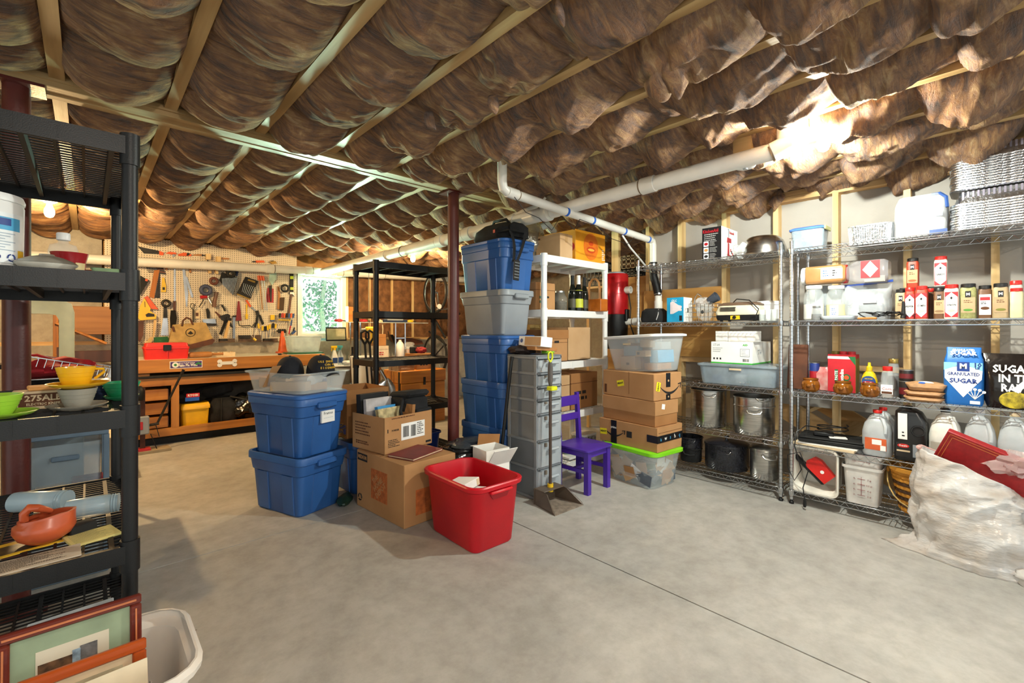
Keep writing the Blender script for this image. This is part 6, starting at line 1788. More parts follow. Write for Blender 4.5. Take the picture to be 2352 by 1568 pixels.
# ---------- white shelf ----------
LW = [.07, .51, .955, 1.40, 1.857]
plastic_shelf('plastic_shelf', 'white plastic shelf of cartons and bottles behind purple chair', (2.755, 2.565, 0), .91, .46, LW, M_WHITE, post_r=.025, skirt=.06)
for z in LW:
 pass
Z5, Z4, Z3, Z2 = 1.858, 1.401, .956, .511
OX0, OX1 = 3.23, 3.683
t = thing('orange_box', 'large bright orange box with printed mouth on the white shelf', 'box', ((OX0 + OX1) / 2, 2.62 + .22, Z5))
w_ = OX1 - OX0
M_OBOX = mt('orange_yellow_card', 'EFA01E', .5, var=.04)
part('carton', G().box(-w_ / 2, -.22, 0, w_ / 2, .22, .288, .003), M_OBOX, t)
part('face_print', G().at((.0, -.2208, .15), rx=90).loft([ci(.11, 0, 24, 0, 0, .125), ci(.11, .0008, 24, 0, 0, .125)]), mt('tangerine_print', 'E8761A', .5), t)
part('lip_print', G().at((.0, -.2220, .12), rx=90).loft([ci(.066, 0, 24, 0, 0, .03), ci(.066, .0008, 24, 0, 0, .03)]), mt('red_orange_print', 'D24A14', .5), t)
part('teeth_print', G().at((.0, -.2232, .12), rx=90).loft([ci(.05, 0, 20, 0, 0, .012), ci(.05, .0008, 20, 0, 0, .012)]), mt('pale_orange_print', 'F2B84A', .5), t)
part('nose_print', G().at((.0, -.2216, .18), rx=90).loft([ci(.035, 0, 16, 0, 0, .022), ci(.035, .0008, 16, 0, 0, .022)]), mt('red_orange_print', 'D24A14'), t)
part('red_dot', G().at((-w_ / 2 - .0008, -.17, .13), ry=-90).lathe([(.04, 0), (.04, .0008)], 20), M_TRED, t)
lines(t, '-y', w_ / 2 - .055, -.2208, .14, .05, 6, .018, .009, M_WHITEP, 4)
x0, x1 = 2.986, 3.162
t = thing('carton', 'small cardboard carton in front of the orange box', 'box', ((x0 + x1) / 2, 2.6 + .14, Z5), 2)
w_ = x1 - x0
part('carton', G().box(-w_ / 2, -.14, 0, w_ / 2, .14, .215, .002), M_CARDL, t)
part('packing_tape', G().box(-.018, -.1408, .14, .018, .14, .2156), mt('tan_tape', 'B08A5C'), t)
part('print', G().box(-w_ / 2 - .0006, .09, .18, -w_ / 2, .125, .195), M_BROWN, t)
t = thing('foil_wrap', 'crinkled silvery duct wrap behind the cartons on the white shelf', 'wrap', (2.97, 2.93, Z5))
part('wrap', G().at((0, 0, .2)).ball((0, 0, .0), (.13, .08, .19), 12, .5, 14), mt('silver_film', 'A8A090', .2, .7, bump=.8, bsc=30), t)
part('hose', G().tube([(.05, 0, .3), (.2, -.02, .36), (.33, .02, .32)], .035, 10), mt('pale_hose', 'B8C4C8', .3), t)
# second shelf
x0, x1 = 2.756, 2.997
t = at_box('carton', 'cardboard box with green stamp beside the glass jar', x0, x1, 2.66, .26, Z4, 1.634, M_CARD, print_=mt('green_stamp', '4A6A50', .8))
part('hand_hole', G().loft([[(x + .02, -.1306, z + .11) for x, z, _ in rr(.045, .018, .009, 0)], [(x + .02, -.13, z + .11) for x, z, _ in rr(.045, .018, .009, 0)]][::-1]), M_INK, t)
t = thing('glass_jar', 'round glass jar between carton and dark bottles', 'jar', (3.131, 2.72, Z4))
part('jar', G().lathe([(.05, 0), (.064, .02), (.066, .11), (.045, .15), (.04, .165)], 22), mt('grey_glass', '8C8A80', .08, alpha=.45), t)
part('lid', G().lathe([(.043, .165), (.043, .18)], 18), M_SIL, t)
part('content', G().lathe([(.05, .006), (.06, .02), (.06, .08), (.02, .09)], 16), mt('brown_beans', '5A4A38', .8, var=.3, sc=60), t)


def wine(label, px_, y, top, neck, lab):
 t = thing('wine_bottle', label, 'bottle', (px_, y, Z4))
 part('glass', G().lathe([(.035, 0), (.04, .006), (.041, .15), (.034, .19), (.016, .25), (.0145, .30), (.016, .305), (.016, .315)], 20), mt('dark_glass', '10140F', .08), t)
 part('neck_foil', G().lathe([(.0185, .235), (.0165, .30), (.0175, .32), (.015, .324)], 16), neck, t)
 part('label', G().lathe([(.0416, .03), (.0416, .11)], 20, c0=False, c1=False), lab, t)
 part('neck_label', G().lathe([(.0355, .185), (.029, .205)], 20, c0=False, c1=False), lab, t)


M_DKL = mt('dark_gold_label', '4A4632', .5)
wine('dark wine bottle with black foil, leftmost of three', 3.235, 2.66, 0, M_BLACKM, M_DKL)
wine('sparkling wine bottle with white foil and yellow label, middle of three', 3.273, 2.62, 0, M_WHITE, mt('lime_label', 'C8CC3C', .5))
wine('dark wine bottle with black foil, rightmost of three', 3.433, 2.68, 0, M_BLACKM, M_DKL)
t = thing('wooden_caddy', 'orange wooden box with tall arched handle on the white shelf', 'caddy', (3.50, 2.585, Z4))
M_CAD = wood('caddy_wood', 'C06A22', '9C5014', 0, .35)
part('box', G().box(-.055, -.085, 0, .055, .085, .115, .004), M_CAD, t)
part('arched_handle', G().tube([(0, .092, .05), (0, .092, .22), (0, .08, .275), (0, .05, .305), (0, .01, .305), (0, -.02, .275), (0, -.032, .22), (0, -.032, .05)], .011, 6), M_HWD, t)
t = thing('black_camera', 'black camcorder at the back of the white shelf', 'camera', (3.257, 2.95, Z4))
part('body', G().box(-.08, -.05, .0, .08, .05, .20, .02), M_BLACK, t)
part('lens', G().at((0, -.05, .14), rx=90).lathe([(.03, 0), (.03, .03)], 14), M_BLACKM, t)
# third shelf
x0, x1 = 2.825, 3.12
t = at_box('carton', 'cardboard box with lid and hand hole on the white shelf', x0, x1, 2.62, .3, Z3, 1.182, M_CARD)
part('lid', G().box(-(x1 - x0) / 2 - .006, -.156, 1.182 - Z3 - .03, (x1 - x0) / 2 + .006, .155, 1.231 - Z3), M_CARD2, t)
part('hand_hole', G().box(-.03, -.1510, .16, .03, -.15, .18), M_INK, t)
x0, x1 = 3.132, 3.461
t = opencarton('carton', 'open cardboard carton with flap folded down on the white shelf', ((x0 + x1) / 2, 2.78, Z3), x1 - x0, .3, 1.251 - Z3, M_CARDL, 0, flaps=(1, 0, 0, 0), fl=.12, angs=(18, 0, 0, 0))
t = at_box('carton', 'yellowed flat carton at the back left of the white shelf', 2.897 + .06, 3.187, 2.93, .08, Z3, 1.28, mt('yellow_card', 'A98C50', .7))
# fourth shelf
x0, x1 = 3.168, 3.556
t = at_box('carton', 'dark cardboard box with printed line low on the white shelf', x0, x1, 2.62, .3, Z2, 0.834, M_CARD2, print_=M_INK)
x0, x1 = 2.924, 3.15
t = at_box('carton', 'pale carton behind the purple chair backrest', x0, x1, 2.62, .25, Z2, 0.827, M_CARDL)
solo('white_papers', G().box(-.12, -.09, 0, .12, .09, .02, .002), M_WHITEP, 'white papers hanging over the low shelf behind the chair', 'papers', (3.102, 2.64, Z2 - .0) if 0 else (3.25, 2.70, .071))
t = thing('mixing_bowl', 'pale green rimmed bowl at the bottom of the white shelf', 'bowl', (3.252, 2.73, .092))
part('bowl', G().lathe(shell([(.05, 0), (.08, .03), (.1, .09), (.102, .095)], .004), 24), mt('pale_green_bowl', 'A9BCA6', .3), t)
t = thing('speckled_box', 'speckled white tin behind the purple chair legs', 'tin', (3.505, 2.74, .071))
part('tin', G().loft([rr(.2, .16, .02, 0), rr(.2, .16, .02, .15)]), mt('speckled_white', 'C8C6C0', .4, col2='4A4A4A', sc=60), t)
part('lid', G().loft([rr(.206, .166, .02, .15), rr(.206, .166, .02, .17)]), M_WHITE, t)

# ---------- stack by the wire shelf ----------
QX, QY, QR = 3.335, 2.005, -7
t = thing('clear_tote', 'clear tote with lime green lid full of packing scraps', 'tote', (QX, QY, 0), QR)
part('tub', rtub([(.30, .40, .05, 0), (.31, .41, .05, .01), (.37, .50, .06, .262)], .004), M_CLEAR, t)
part('lid', G().loft([rr(.39, .53, .06, .263, n=5), rr(.40, .545, .065, .268, n=5), rr(.40, .545, .065, .29, n=5), rr(.36, .5, .06, .297, n=5)]), mt('lime_lid', '7FD31E', .35, var=.04), t)
r_ = random.Random(5)
for i in range(42):
 f_ = i % 3
 cols_ = (M_CARDL, M_CARD, M_WHITEP, mt('slate_card', '5C646E', .7), M_CARDL)
 a, b = r_.uniform(.06, .11), r_.uniform(.05, .09)
 if f_ == 0:
  m4 = ((-.145 - .02 * r_.random(), r_.uniform(-.16, .16), r_.uniform(.06, .19)), r_.uniform(0, 180), 85 + r_.uniform(-12, 12), 0)
 elif f_ == 1:
  m4 = ((r_.uniform(-.10, .12), -.185 - .02 * r_.random(), r_.uniform(.06, .19)), r_.uniform(0, 180), 85 + r_.uniform(-12, 12), 90)
 else:
  m4 = ((r_.uniform(-.1, .1), r_.uniform(-.14, .14), r_.uniform(.03, .16)), r_.uniform(-30, 30), r_.uniform(-30, 30), r_.uniform(0, 90))
 M_ = Matrix.Translation(m4[0]) @ Matrix.Rotation(R(m4[3]), 4, 'Z') @ Matrix.Rotation(R(m4[2]), 4, 'Y') @ Matrix.Rotation(R(m4[1]), 4, 'Z')
 if f_ == 0:
  a = min(a, .07)
 part('packing_scrap', G(M_).box(-a * .7, -b * .7, -.002, a * .7, b * .7, .002), cols_[i % 5], t, smooth=0)


def smile(parent, x, y, z, s, face):
 g = G()
 pts = [(-.5 + k / 10, .22 * (2 * abs(k / 10 - .5)) ** 2 - .16) for k in range(11)]
 P_ = []
 for u, v in pts:
  P_.append((u * s, v * s))
 wd = [.012 + .03 * math.sin(math.pi * k / 10) for k in range(11)]
 up = [(u, v + w * s) for (u, v), w in zip(P_, wd)]
 dn = [(u, v - w * s) for (u, v), w in zip(P_, wd)]
 arrow = [(.42 * s, .13 * s), (.60 * s, .16 * s), (.57 * s, -.02 * s), (.53 * s, -.02 * s), (.545 * s, .115 * s), (.43 * s, .095 * s)]
 if face == '-y':
  g.prism([(x + a, z + b) for a, b in up + dn[::-1]], y - .0008, y)
  g.prism([(x + a, z + b) for a, b in arrow], y - .0008, y)
 else:
  g.prism([(y - a, z + b) for a, b in up + dn[::-1]], x - .0008, x, 'yz')
  g.prism([(y - a, z + b) for a, b in arrow], x - .0008, x, 'yz')
 return part('smile_arrow', g, M_INK, parent, smooth=0)


def heavy(parent, loc, face, roll):
 M_ = {'-y': (90, 0, 0), '-x': (90, 0, -90)}[face]
 m = Matrix.Translation(loc) @ Matrix.Rotation(R(M_[2]), 4, 'Z') @ Matrix.Rotation(R(90), 4, 'X') @ Matrix.Rotation(R(roll), 4, 'Z')
 o = part('heavy_sticker', G(m).box(-.035, -.024, 0, .035, .024, .0008), mt('sticker_yellow', 'F0E01E', .6), parent, 'yellow HEAVY sticker', smooth=0)
 off = {'-y': (0, -.0012, 0), '-x': (-.0012, 0, 0)}[face]
 txt('HEAVY', .021, M_INK, parent, [loc[i] + off[i] for i in range(3)], face, roll=roll, bold=.0008, sx=.95)


t = thing('delivery_box', 'cardboard delivery box with black printed tape on the lime lid', 'box', (QX + .005, QY + .03, .299), QR + 3)
w_, d_, h_ = .335, .56, .185
part('carton', G().loft([rr(w_, d_, .004, 0, n=1), rr(w_ + .01, d_ + .01, .004, h_, n=1)]), M_CARD, t)
part('crease', G().box(-w_ / 2 + .01, -d_ / 2 - .0058, .145, w_ / 2, -d_ / 2 - .004, .1465), M_BROWN, t)
M_BTAPE = mt('black_tape', '17171A', .35)
part('printed_tape', G().box(-w_ / 2 - .0075, .10, .0, -w_ / 2 + .001, .155, h_ + .001), M_BTAPE, t)
part('printed_tape', G().box(-w_ / 2 - .0065, -d_ / 2 - .0052, .07, w_ / 2 + .005, -d_ / 2 - .004, .125).box(-w_ / 2 - .0062, -d_ / 2 - .005, .07, -w_ / 2 - .002, -d_ / 2 + .09, .125), M_BTAPE, t)
txt('prime', .03, M_WHITEP, t, (-w_ / 2 - .0085, .1275, .13), '-x', sx=.8)
for k, ch_ in enumerate('a w s h q'):
 if ch_ != ' ':
  txt(ch_, .045, SKY if k % 4 == 0 else M_WHITEP, t, (-.13 + k * .032, -d_ / 2 - .0058, .098), '-y')
smile(t, -w_ / 2 - .0052, .125, .09, .19, '-x')
part('icon_block', G().box(-w_ / 2 - .006, -.05, .07, -w_ / 2 - .004, 0, .12), M_INK, t)
heavy(t, (-w_ / 2 - .006, .235, .08), '-x', 4)
t = thing('flat_box', 'plain cardboard box between the two delivery boxes', 'box', (QX - .0, QY + .03, .486), QR + 1)
part('carton', G().box(-.145, -.26, 0, .145, .26, .19, .004), M_CARD2, t)
part('lid_edge', G().box(-.149, -.264, .085, .149, .264, .195, .003), M_CARD, t)
part('sticker', G().at((-.05, -.2652, .15), rx=90, ry=10).box(-.02, -.02, 0, .02, .02, .001), M_LABEL, t)
t = thing('delivery_box', 'cardboard delivery box with smile arrow under the clear bin', 'box', (QX + .03, QY + .03, .683), QR - 1)
w_, d_, h_ = .345, .53, .21
part('carton', G().box(-w_ / 2, -d_ / 2, 0, w_ / 2, d_ / 2, h_, .006), M_CARD, t)
part('printed_tape', G().box(-.03, -d_ / 2 - .001, .10, .025, -d_ / 2, h_).box(-.03, -d_ / 2 - .001, 0.0, .025, -d_ / 2, .045), M_BTAPE, t)
part('tape_dot', G().at((0, -d_ / 2 - .0012, .15), rx=90).lathe([(.009, 0), (.009, .0006)], 14), M_CARDL, t)
part('tape_dot', G().at((0, -d_ / 2 - .0012, .025), rx=90).lathe([(.007, 0), (.007, .0006)], 14), M_CARDL, t)
smile(t, .02, -d_ / 2, .09, .24, '-y')
heavy(t, (-.125, -d_ / 2 - .001, .11), '-y', 78)
heavy(t, (-w_ / 2 - .001, .07, .11), '-x', 12)
part('crease', G().box(-w_ / 2 - .0008, -.02, .03, -w_ / 2, -.017, h_), M_BROWN, t)
part('print', G().box(-w_ / 2 - .0008, .22, .02, -w_ / 2, .245, .09), M_BROWN, t)
t = thing('clear_bin', 'clear bin with white lid full of small boxes topping the stack', 'bin', (QX + .05, QY + .0, .895), QR - 2, rx=-3.5)
part('bin', rtub([(.31, .43, .05, 0), (.32, .44, .05, .01), (.40, .53, .06, .27)], .004), M_CLEAR, t)
part('lid', G().loft([rr(.42, .56, .06, .268, n=5), rr(.43, .575, .065, .272, n=5), rr(.43, .575, .065, .286, n=5), rr(.39, .53, .06, .292, n=5)]), M_WHITE, t)
part('rim_label', G().box(-.193, -.02, .215, -.19, .06, .23), M_CREAM, t)
for i, (p, s, rz, ry, m_) in enumerate((((-.06, .10, .01), (.09, .14, .11), 5, 0, M_CARDL), ((-.07, -.02, .115), (.06, .17, .05), -8, 0, M_CARDL), ((-.06, -.08, .19), (.06, .1, .055), 5, 8, M_CARDL), ((.03, -.10, .01), (.14, .16, .05), 0, 0, M_HWD), ((.05, -.13, .065), (.18, .09, .10), -5, 0, SKY), ((.08, -.11, .17), (.13, .09, .06), 5, 0, M_WHITEP), ((-.05, .07, .125), (.11, .13, .08), 10, 0, M_GREYT), ((.06, .1, .01), (.15, .18, .22), 0, 0, M_CARD), ((-.05, -.14, .01), (.1, .09, .05), 14, 0, M_HWD))):
 o = part('small_box', G().box(-s[0] / 2, -s[1] / 2, 0, s[0] / 2, s[1] / 2, s[2], .002), m_, t, loc=p, rot=(0, ry, rz))
 if i in (0, 1):
  barcode(o, -s[0] / 2 - .001, -.015, s[2] * .35, .028, .02, '-x', i)

# ================= RIGHT: WIRE SHELVES =================
FX = 3.645
WL = [.092, .42, .793, 1.294, 1.803]


def wire_unit(label, y0, L, d=.435, top=1.86):
 t = thing('wire_shelf', label, 'shelf', (FX, y0, 0), 0, 'chrome wire shelving along the partition')
 for x in (.014, d - .014):
  for y in (.014, L - .014):
   p = part('post', G().tube([(x, y, .03), (x, y, top)], .0127, 12), M_CHROME, t)
   g = G()
   for k in range(int(top / .0254)):
    g.tube([(x, y, .05 + k * .0254), (x, y, .0515 + k * .0254)], .0131, 10, False)
   part('groove_rings', g, M_IRON, p)
   part('foot', G().lathe([(.016, 0), (.016, .012), (.009, .018), (.009, .032)], 12, x, y), M_BLACK, p)
   for z in WL:
    part('shelf_collar', G().lathe([(.0155, z - .035), (.019, z - .02), (.019, z + .004), (.0155, z + .006)], 12, x, y), M_CHROME, p)
 for z in WL:
  s = part('wire_deck', deck_mesh(L, d), M_CHROME, t, loc=(0, 0, z))
 return t


DECK = {}


def deck_mesh(L, d):
 if (L, d) in DECK:
  return DECK[(L, d)]
 g = G()
 r, h = .0032, .032
 for z in (0, -h):
  for y in (.014, L - .014):
   g.tube([(.014, y, z), (d - .014, y, z)], r, 6)
  for x in (.014, d - .014):
   g.tube([(x, .014, z), (x, L - .014, z)], r, 6)
 n = int((L - .06) / .052)
 for x in (.014, d - .014):
  g.tube([(x, .03 + (L - .06) * k / (2 * n), 0 if k % 2 else -h) for k in range(2 * n + 1)], .0022, 5)
 m = int((d - .06) / .052)
 for y in (.014, L - .014):
  g.tube([(.03 + (d - .06) * k / (2 * m), y, 0 if k % 2 else -h) for k in range(2 * m + 1)], .0022, 5)
 for k in range(1, int(L / .0265)):
  y = L * k / int(L / .0265)
  g.tube([(.014, y, .001), (d - .014, y, .001)], .0019, 5)
 for k in (1, 2, 3):
  g.tube([(d * k / 4, .014, -.004), (d * k / 4, L - .014, -.004)], .0032, 6)
 DECK[(L, d)] = g.mesh('wire_deck', M_CHROME)
 return DECK[(L, d)]


wire_unit('chrome wire shelf of pots and cartons left of the paired posts', 1.065, 1.19)
wire_unit('chrome wire shelf of groceries and jugs right of the paired posts', -.165, 1.19)
Z5, Z4, Z3, Z2, Z1 = [z + .0045 for z in WL[::-1]]


def facebox(name, label, cat, pc, pl, pr_, ytop, x, z0, mat, rz=0.):
 pass


# ---- unit 1 top
yc, yl = 1.541, 1.699
d_ = yl - yc
w_ = 4.091 - 3.76
h_ = 2.076 - Z5
t = thing('mixer_box', 'black and white kitchen mixer box on the wire shelf top', 'box', (3.76 + w_ / 2, yc + d_ / 2, Z5))
part('carton', G().box(-w_ / 2, -d_ / 2, 0, w_ / 2, d_ / 2, h_, .002), M_WHITEP, t)
part('black_side', G().box(-w_ / 2 - .001, -d_ / 2 + .001, 0.001, -w_ / 2, d_ / 2, h_ - .001), mt('gloss_black_print', '1C1B1D', .35), t)
txt('KitchenAid', .038, M_TRED, t, (-w_ / 2 - .0015, .01, h_ * .88), '-x', bold=.001, sx=.75)
lines(t, '-x', -w_ / 2 - .001, d_ * .40, h_ * .80, d_ * .75, 4, .016, .006, mt('faint_print', 'B8B4B0', .7), 2)
for k in range(3):
 part('food_photo', G().box(-w_ / 2 - .002, d_ * .16, h_ * (.42 - .19 * k), -w_ / 2 - .001, d_ * .42, h_ * (.58 - .19 * k)), M_LABEL, t)
 part('food_photo', G().at((-w_ / 2 - .0022, d_ * .29, h_ * (.50 - .19 * k)), ry=-90).loft([ci(.012, 0, 14, 0, 0, .016), ci(.012, .0008, 14, 0, 0, .016)]), (M_TRED, mt('bun_print', 'C48A4A', .7), M_INK)[k], t)
 lines(t, '-x', -w_ / 2 - .001, d_ * .1, h_ * (.57 - .19 * k), d_ * .42, 4, .011, .004, mt('faint_print', 'B8B4B0'), 5 + k)
txt('KitchenAid', .03, M_TRED, t, (w_ * .12, -d_ / 2 - .001, h_ * .87), '-y', bold=.0008, sx=.7)
MX = mt('mixer_red', 'B01A2A', .4)
g = G()
g.prism([(-.05, .03), (.03, .03), (.03, .045), (-.01, .05), (-.012, .14), (-.04, .15), (-.046, .05)], -d_ / 2 - .001, -d_ / 2, 'xz')
g.prism([(-.06, .145), (.03, .15), (.03, .185), (-.05, .19)], -d_ / 2 - .001, -d_ / 2, 'xz')
part('mixer_picture', g, MX, t)
part('mixer_picture', G().prism([(-.03, .19), (-.015, .19), (-.012, .26), (-.04, .265), (-.04, .25), (-.03, .25)], -d_ / 2 - .001, -d_ / 2, 'xz'), M_GREYT, t)
for k in range(4):
 part('attachment_picture', G().box(.01 + .02 * k, -d_ / 2 - .001, .075 - .014 * k, .026 + .02 * k, -d_ / 2, .10 - .014 * k), (MX, M_INK)[k % 2], t)
t = thing('steel_bowl', 'large steel bowl turned upside down on the wire shelf top', 'bowl', (3.87, 1.265, Z5))
rb = 0.333 / 2
hb = 1.955 - Z5
part('bowl', G().lathe([(rb, 0), (rb * .995, .004), (rb * .95, hb * .4), (rb * .84, hb * .75), (rb * .68, hb * .95), (rb * .6, hb), (rb * .3, hb)], 40), M_STEEL, t)
part('rolled_rim', G().lathe([(rb, -.001), (rb + .008, .003), (rb + .008, .009), (rb, .012)], 40), M_STEEL, t)
solo('plastic_wrap', G().ball((0, 0, .05), (.035, .06, .055), 10, .6, 41), mt('clear_film', 'E8ECEE', .12, alpha=.35, bump=.5, bsc=40), 'scrap of clear film tucked beside the steel bowl', 'film', (3.76, 1.387, Z5), 0)
# ---- unit 1 second shelf
t = thing('black_pouch', 'black zip pouch at the left end of the wire shelf', 'pouch', (3.80, 2.161, Z4), 0)
part('pouch', G().loft([rr(.16, .2, .04, 0), rr(.18, .22, .05, .03), rr(.17, .2, .05, .10), rr(.12, .15, .04, .125)]), M_FABRIC, t)
part('zip', G().tube([(-.09, -.07, .02), (-.085, -.085, .07), (-.05, -.07, .125)], .005, 6), M_SIL, t)
yc, yl = 1.842, 1.994
d_ = yl - yc
w_ = 3.88 - 3.72
h_ = 1.51 - Z4
t = thing('bulb_box', 'bright blue and white light bulb box on the wire shelf', 'box', (3.72 + w_ / 2, yc + d_ / 2, Z4))
part('carton', G().box(-w_ / 2, -d_ / 2, 0, w_ / 2, d_ / 2, h_, .002), M_WHITEP, t)
part('blue_side', G().box(-w_ / 2 - .001, -d_ / 2, 0, -w_ / 2, d_ / 2, h_), mt('cyan_print', '1C9AC8', .5), t)
g = G()
g.prism([(.045, .07), (.045, .17), (.02, .18), (-.03, .145), (-.05, .14), (-.06, .135), (-.06, .12), (-.05, .115), (-.06, .11), (-.06, .095), (-.03, .095), (.02, .07)], -w_ / 2 - .0018, -w_ / 2 - .001, 'yz')
part('bulb_picture', g, mt('pale_pink_print', 'E4D6D8', .6), t)
txt('CYLC', .028, M_WHITEP, t, (-w_ / 2 - .0018, .01, h_ * .86), '-x', bold=.0006, sx=.7)
part('barcode_patch', G().box(-w_ / 2 - .0018, -d_ * .42, .01, -w_ / 2 - .001, -d_ * .25, .055), M_INK, t)
barcode(t, -.012, -d_ / 2 - .001, h_ * .38, .02, .04, '-y', 8)
t = thing('wire_basket', 'wire basket of glass lids beside the bulb box', 'basket', (3.80, 1.691, Z4))
wb2 = 0.196
g = G()
for z in (.004, .04, .08, .12, .15):
 g.tube([(-.09, -wb2 / 2, z), (.09, -wb2 / 2, z), (.09, wb2 / 2, z), (-.09, wb2 / 2, z), (-.09, -wb2 / 2, z)], .002, 5)
for k in range(7):
 y = -wb2 / 2 + wb2 * k / 6
 g.tube([(-.09, y, .15), (-.09, y, .004), (.09, y, .004), (.09, y, .15)], .002, 5)
part('wire', g, M_CHROME, t)
part('arched_handle', G().tube([(0, wb2 / 2, .15), (0, wb2 / 2 - .01, .21), (0, wb2 / 3, .24), (0, wb2 / 6, .215)], .004, 6), M_CHROME, t)
part('glass_lid', G().at((-.04, -.01, .075), ry=78).lathe([(.068, 0), (.07, .004), (.05, .016), (.01, .022)], 24), M_GLASS, t)
part('lid_knob', G().at((-.066, -.01, .08), ry=-90).lathe([(.01, 0), (.014, .012)], 10), M_BLACK, t)
part('grey_cup', G().at((.0, -.03, .17), rx=60).lathe(shell([(.03, 0), (.042, .08)], .004), 18), mt('slate_plastic', '454A55', .4), t)
part('film', G().ball((.02, .02, .14), (.07, .07, .06), 10, .5, 3), mt('clear_film', 'E8ECEE'), t)
yl, yr = 1.58, 1.249
t = thing('griddle', 'cream and black electric griddle with its cord on the wire shelf', 'appliance', (3.72 + .12, (yl + yr) / 2, Z4))
L_ = yl - yr
part('base', G().loft([rr(.22, L_ - .02, .03, .008, n=5), rr(.24, L_, .04, .03, n=5), rr(.24, L_, .04, .05, n=5)]), M_BLACK, t)
part('body', G().loft([rr(.24, L_ + .0, .04, .05, n=5), rr(.245, L_ + .01, .04, .07, n=5), rr(.22, L_ - .03, .05, .125, n=5)]), mt('cream_appliance', 'DDD3B8', .4), t)
part('lid', G().loft([rr(.225, L_ - .02, .05, .126, n=5), rr(.225, L_ - .02, .05, .136, n=5), rr(.17, L_ - .08, .05, .15, n=5)]), mt('brown_lid', '6E5644', .4), t)
for k in range(3):
 part('vent_slot', G().box(-.128, -.03 + L_ * .1, .082 + .012 * k, -.108, L_ * .36, .087 + .012 * k), M_INK, t)
part('dial_panel', G().box(-.1225, -.03, .014, -.117, .04, .044), M_TYEL, t, 'orange and black dial panel')
part('dial', G().at((-.122, .01, .03), ry=-90).lathe([(.014, 0), (.012, .01)], 14), M_BLACK, t)
part('cord', G().tube([(-.02, .06, .15), (-.1, 0, .175), (-.12, -.10, .16), (-.13, -.17, .09), (-.13, -.15, .04), (-.12, -.1, .03)], .004, 6), M_BLACK, t)
for k in range(4):
 part('foot', G().lathe([(.012, 0), (.012, .01)], 10, (-.08, .08)[k % 2], (-L_ / 2 + .04, L_ / 2 - .04)[k // 2]), M_BLACK, t)
t = thing('white_crock', 'white lidded pot behind the griddle', 'pot', (3.98, 1.263, Z4))
part('pot', G().lathe([(.08, 0), (.1, .02), (.105, .13)], 26), M_WHITE, t)
part('lid', G().lathe([(.11, .13), (.11, .145), (.08, .16), (.02, .165)], 26), M_WHITE, t)
for i, px_ in enumerate((1.226, 1.183, 1.142)):
 solo('drinking_glass', G().lathe(shell([(.02, 0), (.021, .004), (.024, .085)], .002), 20), M_GLASS, ('left of three small clear glasses by the post', 'middle of three small clear glasses by the post', 'right of three small clear glasses by the post')[i], 'glass', (3.73, px_, Z4), 0, 'small glasses on the wire shelf')
# ---- unit 1 third shelf
yl, yr = 1.716, 1.107
L_ = yl - yr
t = thing('underbed_bin', 'long shallow clear bin under the white carton', 'bin', (3.70 + .17, (yl + yr) / 2, Z3))
part('bin', rtub([(.32, L_ * .90, .04, 0), (.33, L_ * .92, .05, .01), (.36, L_ - .02, .05, .135), (.37, L_, .05, .14)], .004), mt('bluish_clear', 'B9CBD8', .2, alpha=.42), t)
part('lid', G().loft([rr(.37, L_, .05, .141, n=5), rr(.38, L_ + .01, .05, .146, n=5), rr(.38, L_ + .01, .05, .158, n=5), rr(.34, L_ - .03, .05, .163, n=5)]), mt('bluish_clear', 'B9CBD8'), t)
part('rim_label', G().box(-.186, -.05, .118, -.183, .04, .132), M_CREAM, t)
for i in range(5):
 part('content', G().box(-.12, -L_ * .38 + i * L_ * .15, .012, .1, -L_ * .38 + i * L_ * .15 + L_ * .12, .05 + .014 * (i % 3), .004), (M_GREYT, mt('bottle_green_plastic', '1E5E3A'), M_WHITE, M_GREYT, M_TBLU)[i], t)
yc, yl = 1.3, 1.617
d_ = yl - yc
w_ = 4.15 - 3.74
zb = Z3 + .164
h_ = 1.135 - zb
t = thing('white_box', 'white carton printed ST64 with green bottom edge', 'box', (3.74 + w_ / 2, yc + d_ / 2, zb))
part('carton', G().box(-w_ / 2, -d_ / 2, .008, w_ / 2, d_ / 2, h_, .002), M_WHITEP, t)
part('green_edge', G().box(-w_ / 2 - .002, -d_ / 2 - .002, 0, w_ / 2, d_ / 2, .008), mt('green_edge_print', '3DB83A', .5), t)
txt('ST64', .028, M_GREYT, t, (-w_ / 2 - .001, d_ * .36, h_ * .85), '-x', sx=.9)
lines(t, '-x', -w_ / 2 - .001, d_ * .45, h_ * .72, d_ * .25, 3, .014, .004, M_GREYT, 2)
txt('ASD', .02, mt('green_edge_print', '3DB83A'), t, (-w_ / 2 - .001, -d_ * .34, h_ * .86), '-x', bold=.0006)
part('spec_box', G().box(-w_ / 2 - .001, -d_ * .44, h_ * .34, -w_ / 2 - .0004, -d_ * .22, h_ * .70), M_GREYT, t)
part('spec_box', G().box(-w_ / 2 - .0016, -d_ * .43, h_ * .36, -w_ / 2 - .001, -d_ * .23, h_ * .68), M_WHITEP, t)
lines(t, '-x', -w_ / 2 - .0016, -d_ * .245, h_ * .64, d_ * .17, 4, .012, .003, M_GREYT, 7)
barcode(t, -w_ / 2 - .001, -d_ * .42, .02, d_ * .14, .022, '-x', 12)
for k in range(3):
 part('care_icon', G().box(-w_ / 2 - .001, d_ * (.40 - .08 * k), .03, -w_ / 2, d_ * (.44 - .08 * k), .045), M_INK, t)
txt('ST64', .055, M_GREYT, t, (-w_ * .12, -d_ / 2 - .001, h_ * .52), '-y', sx=.7)
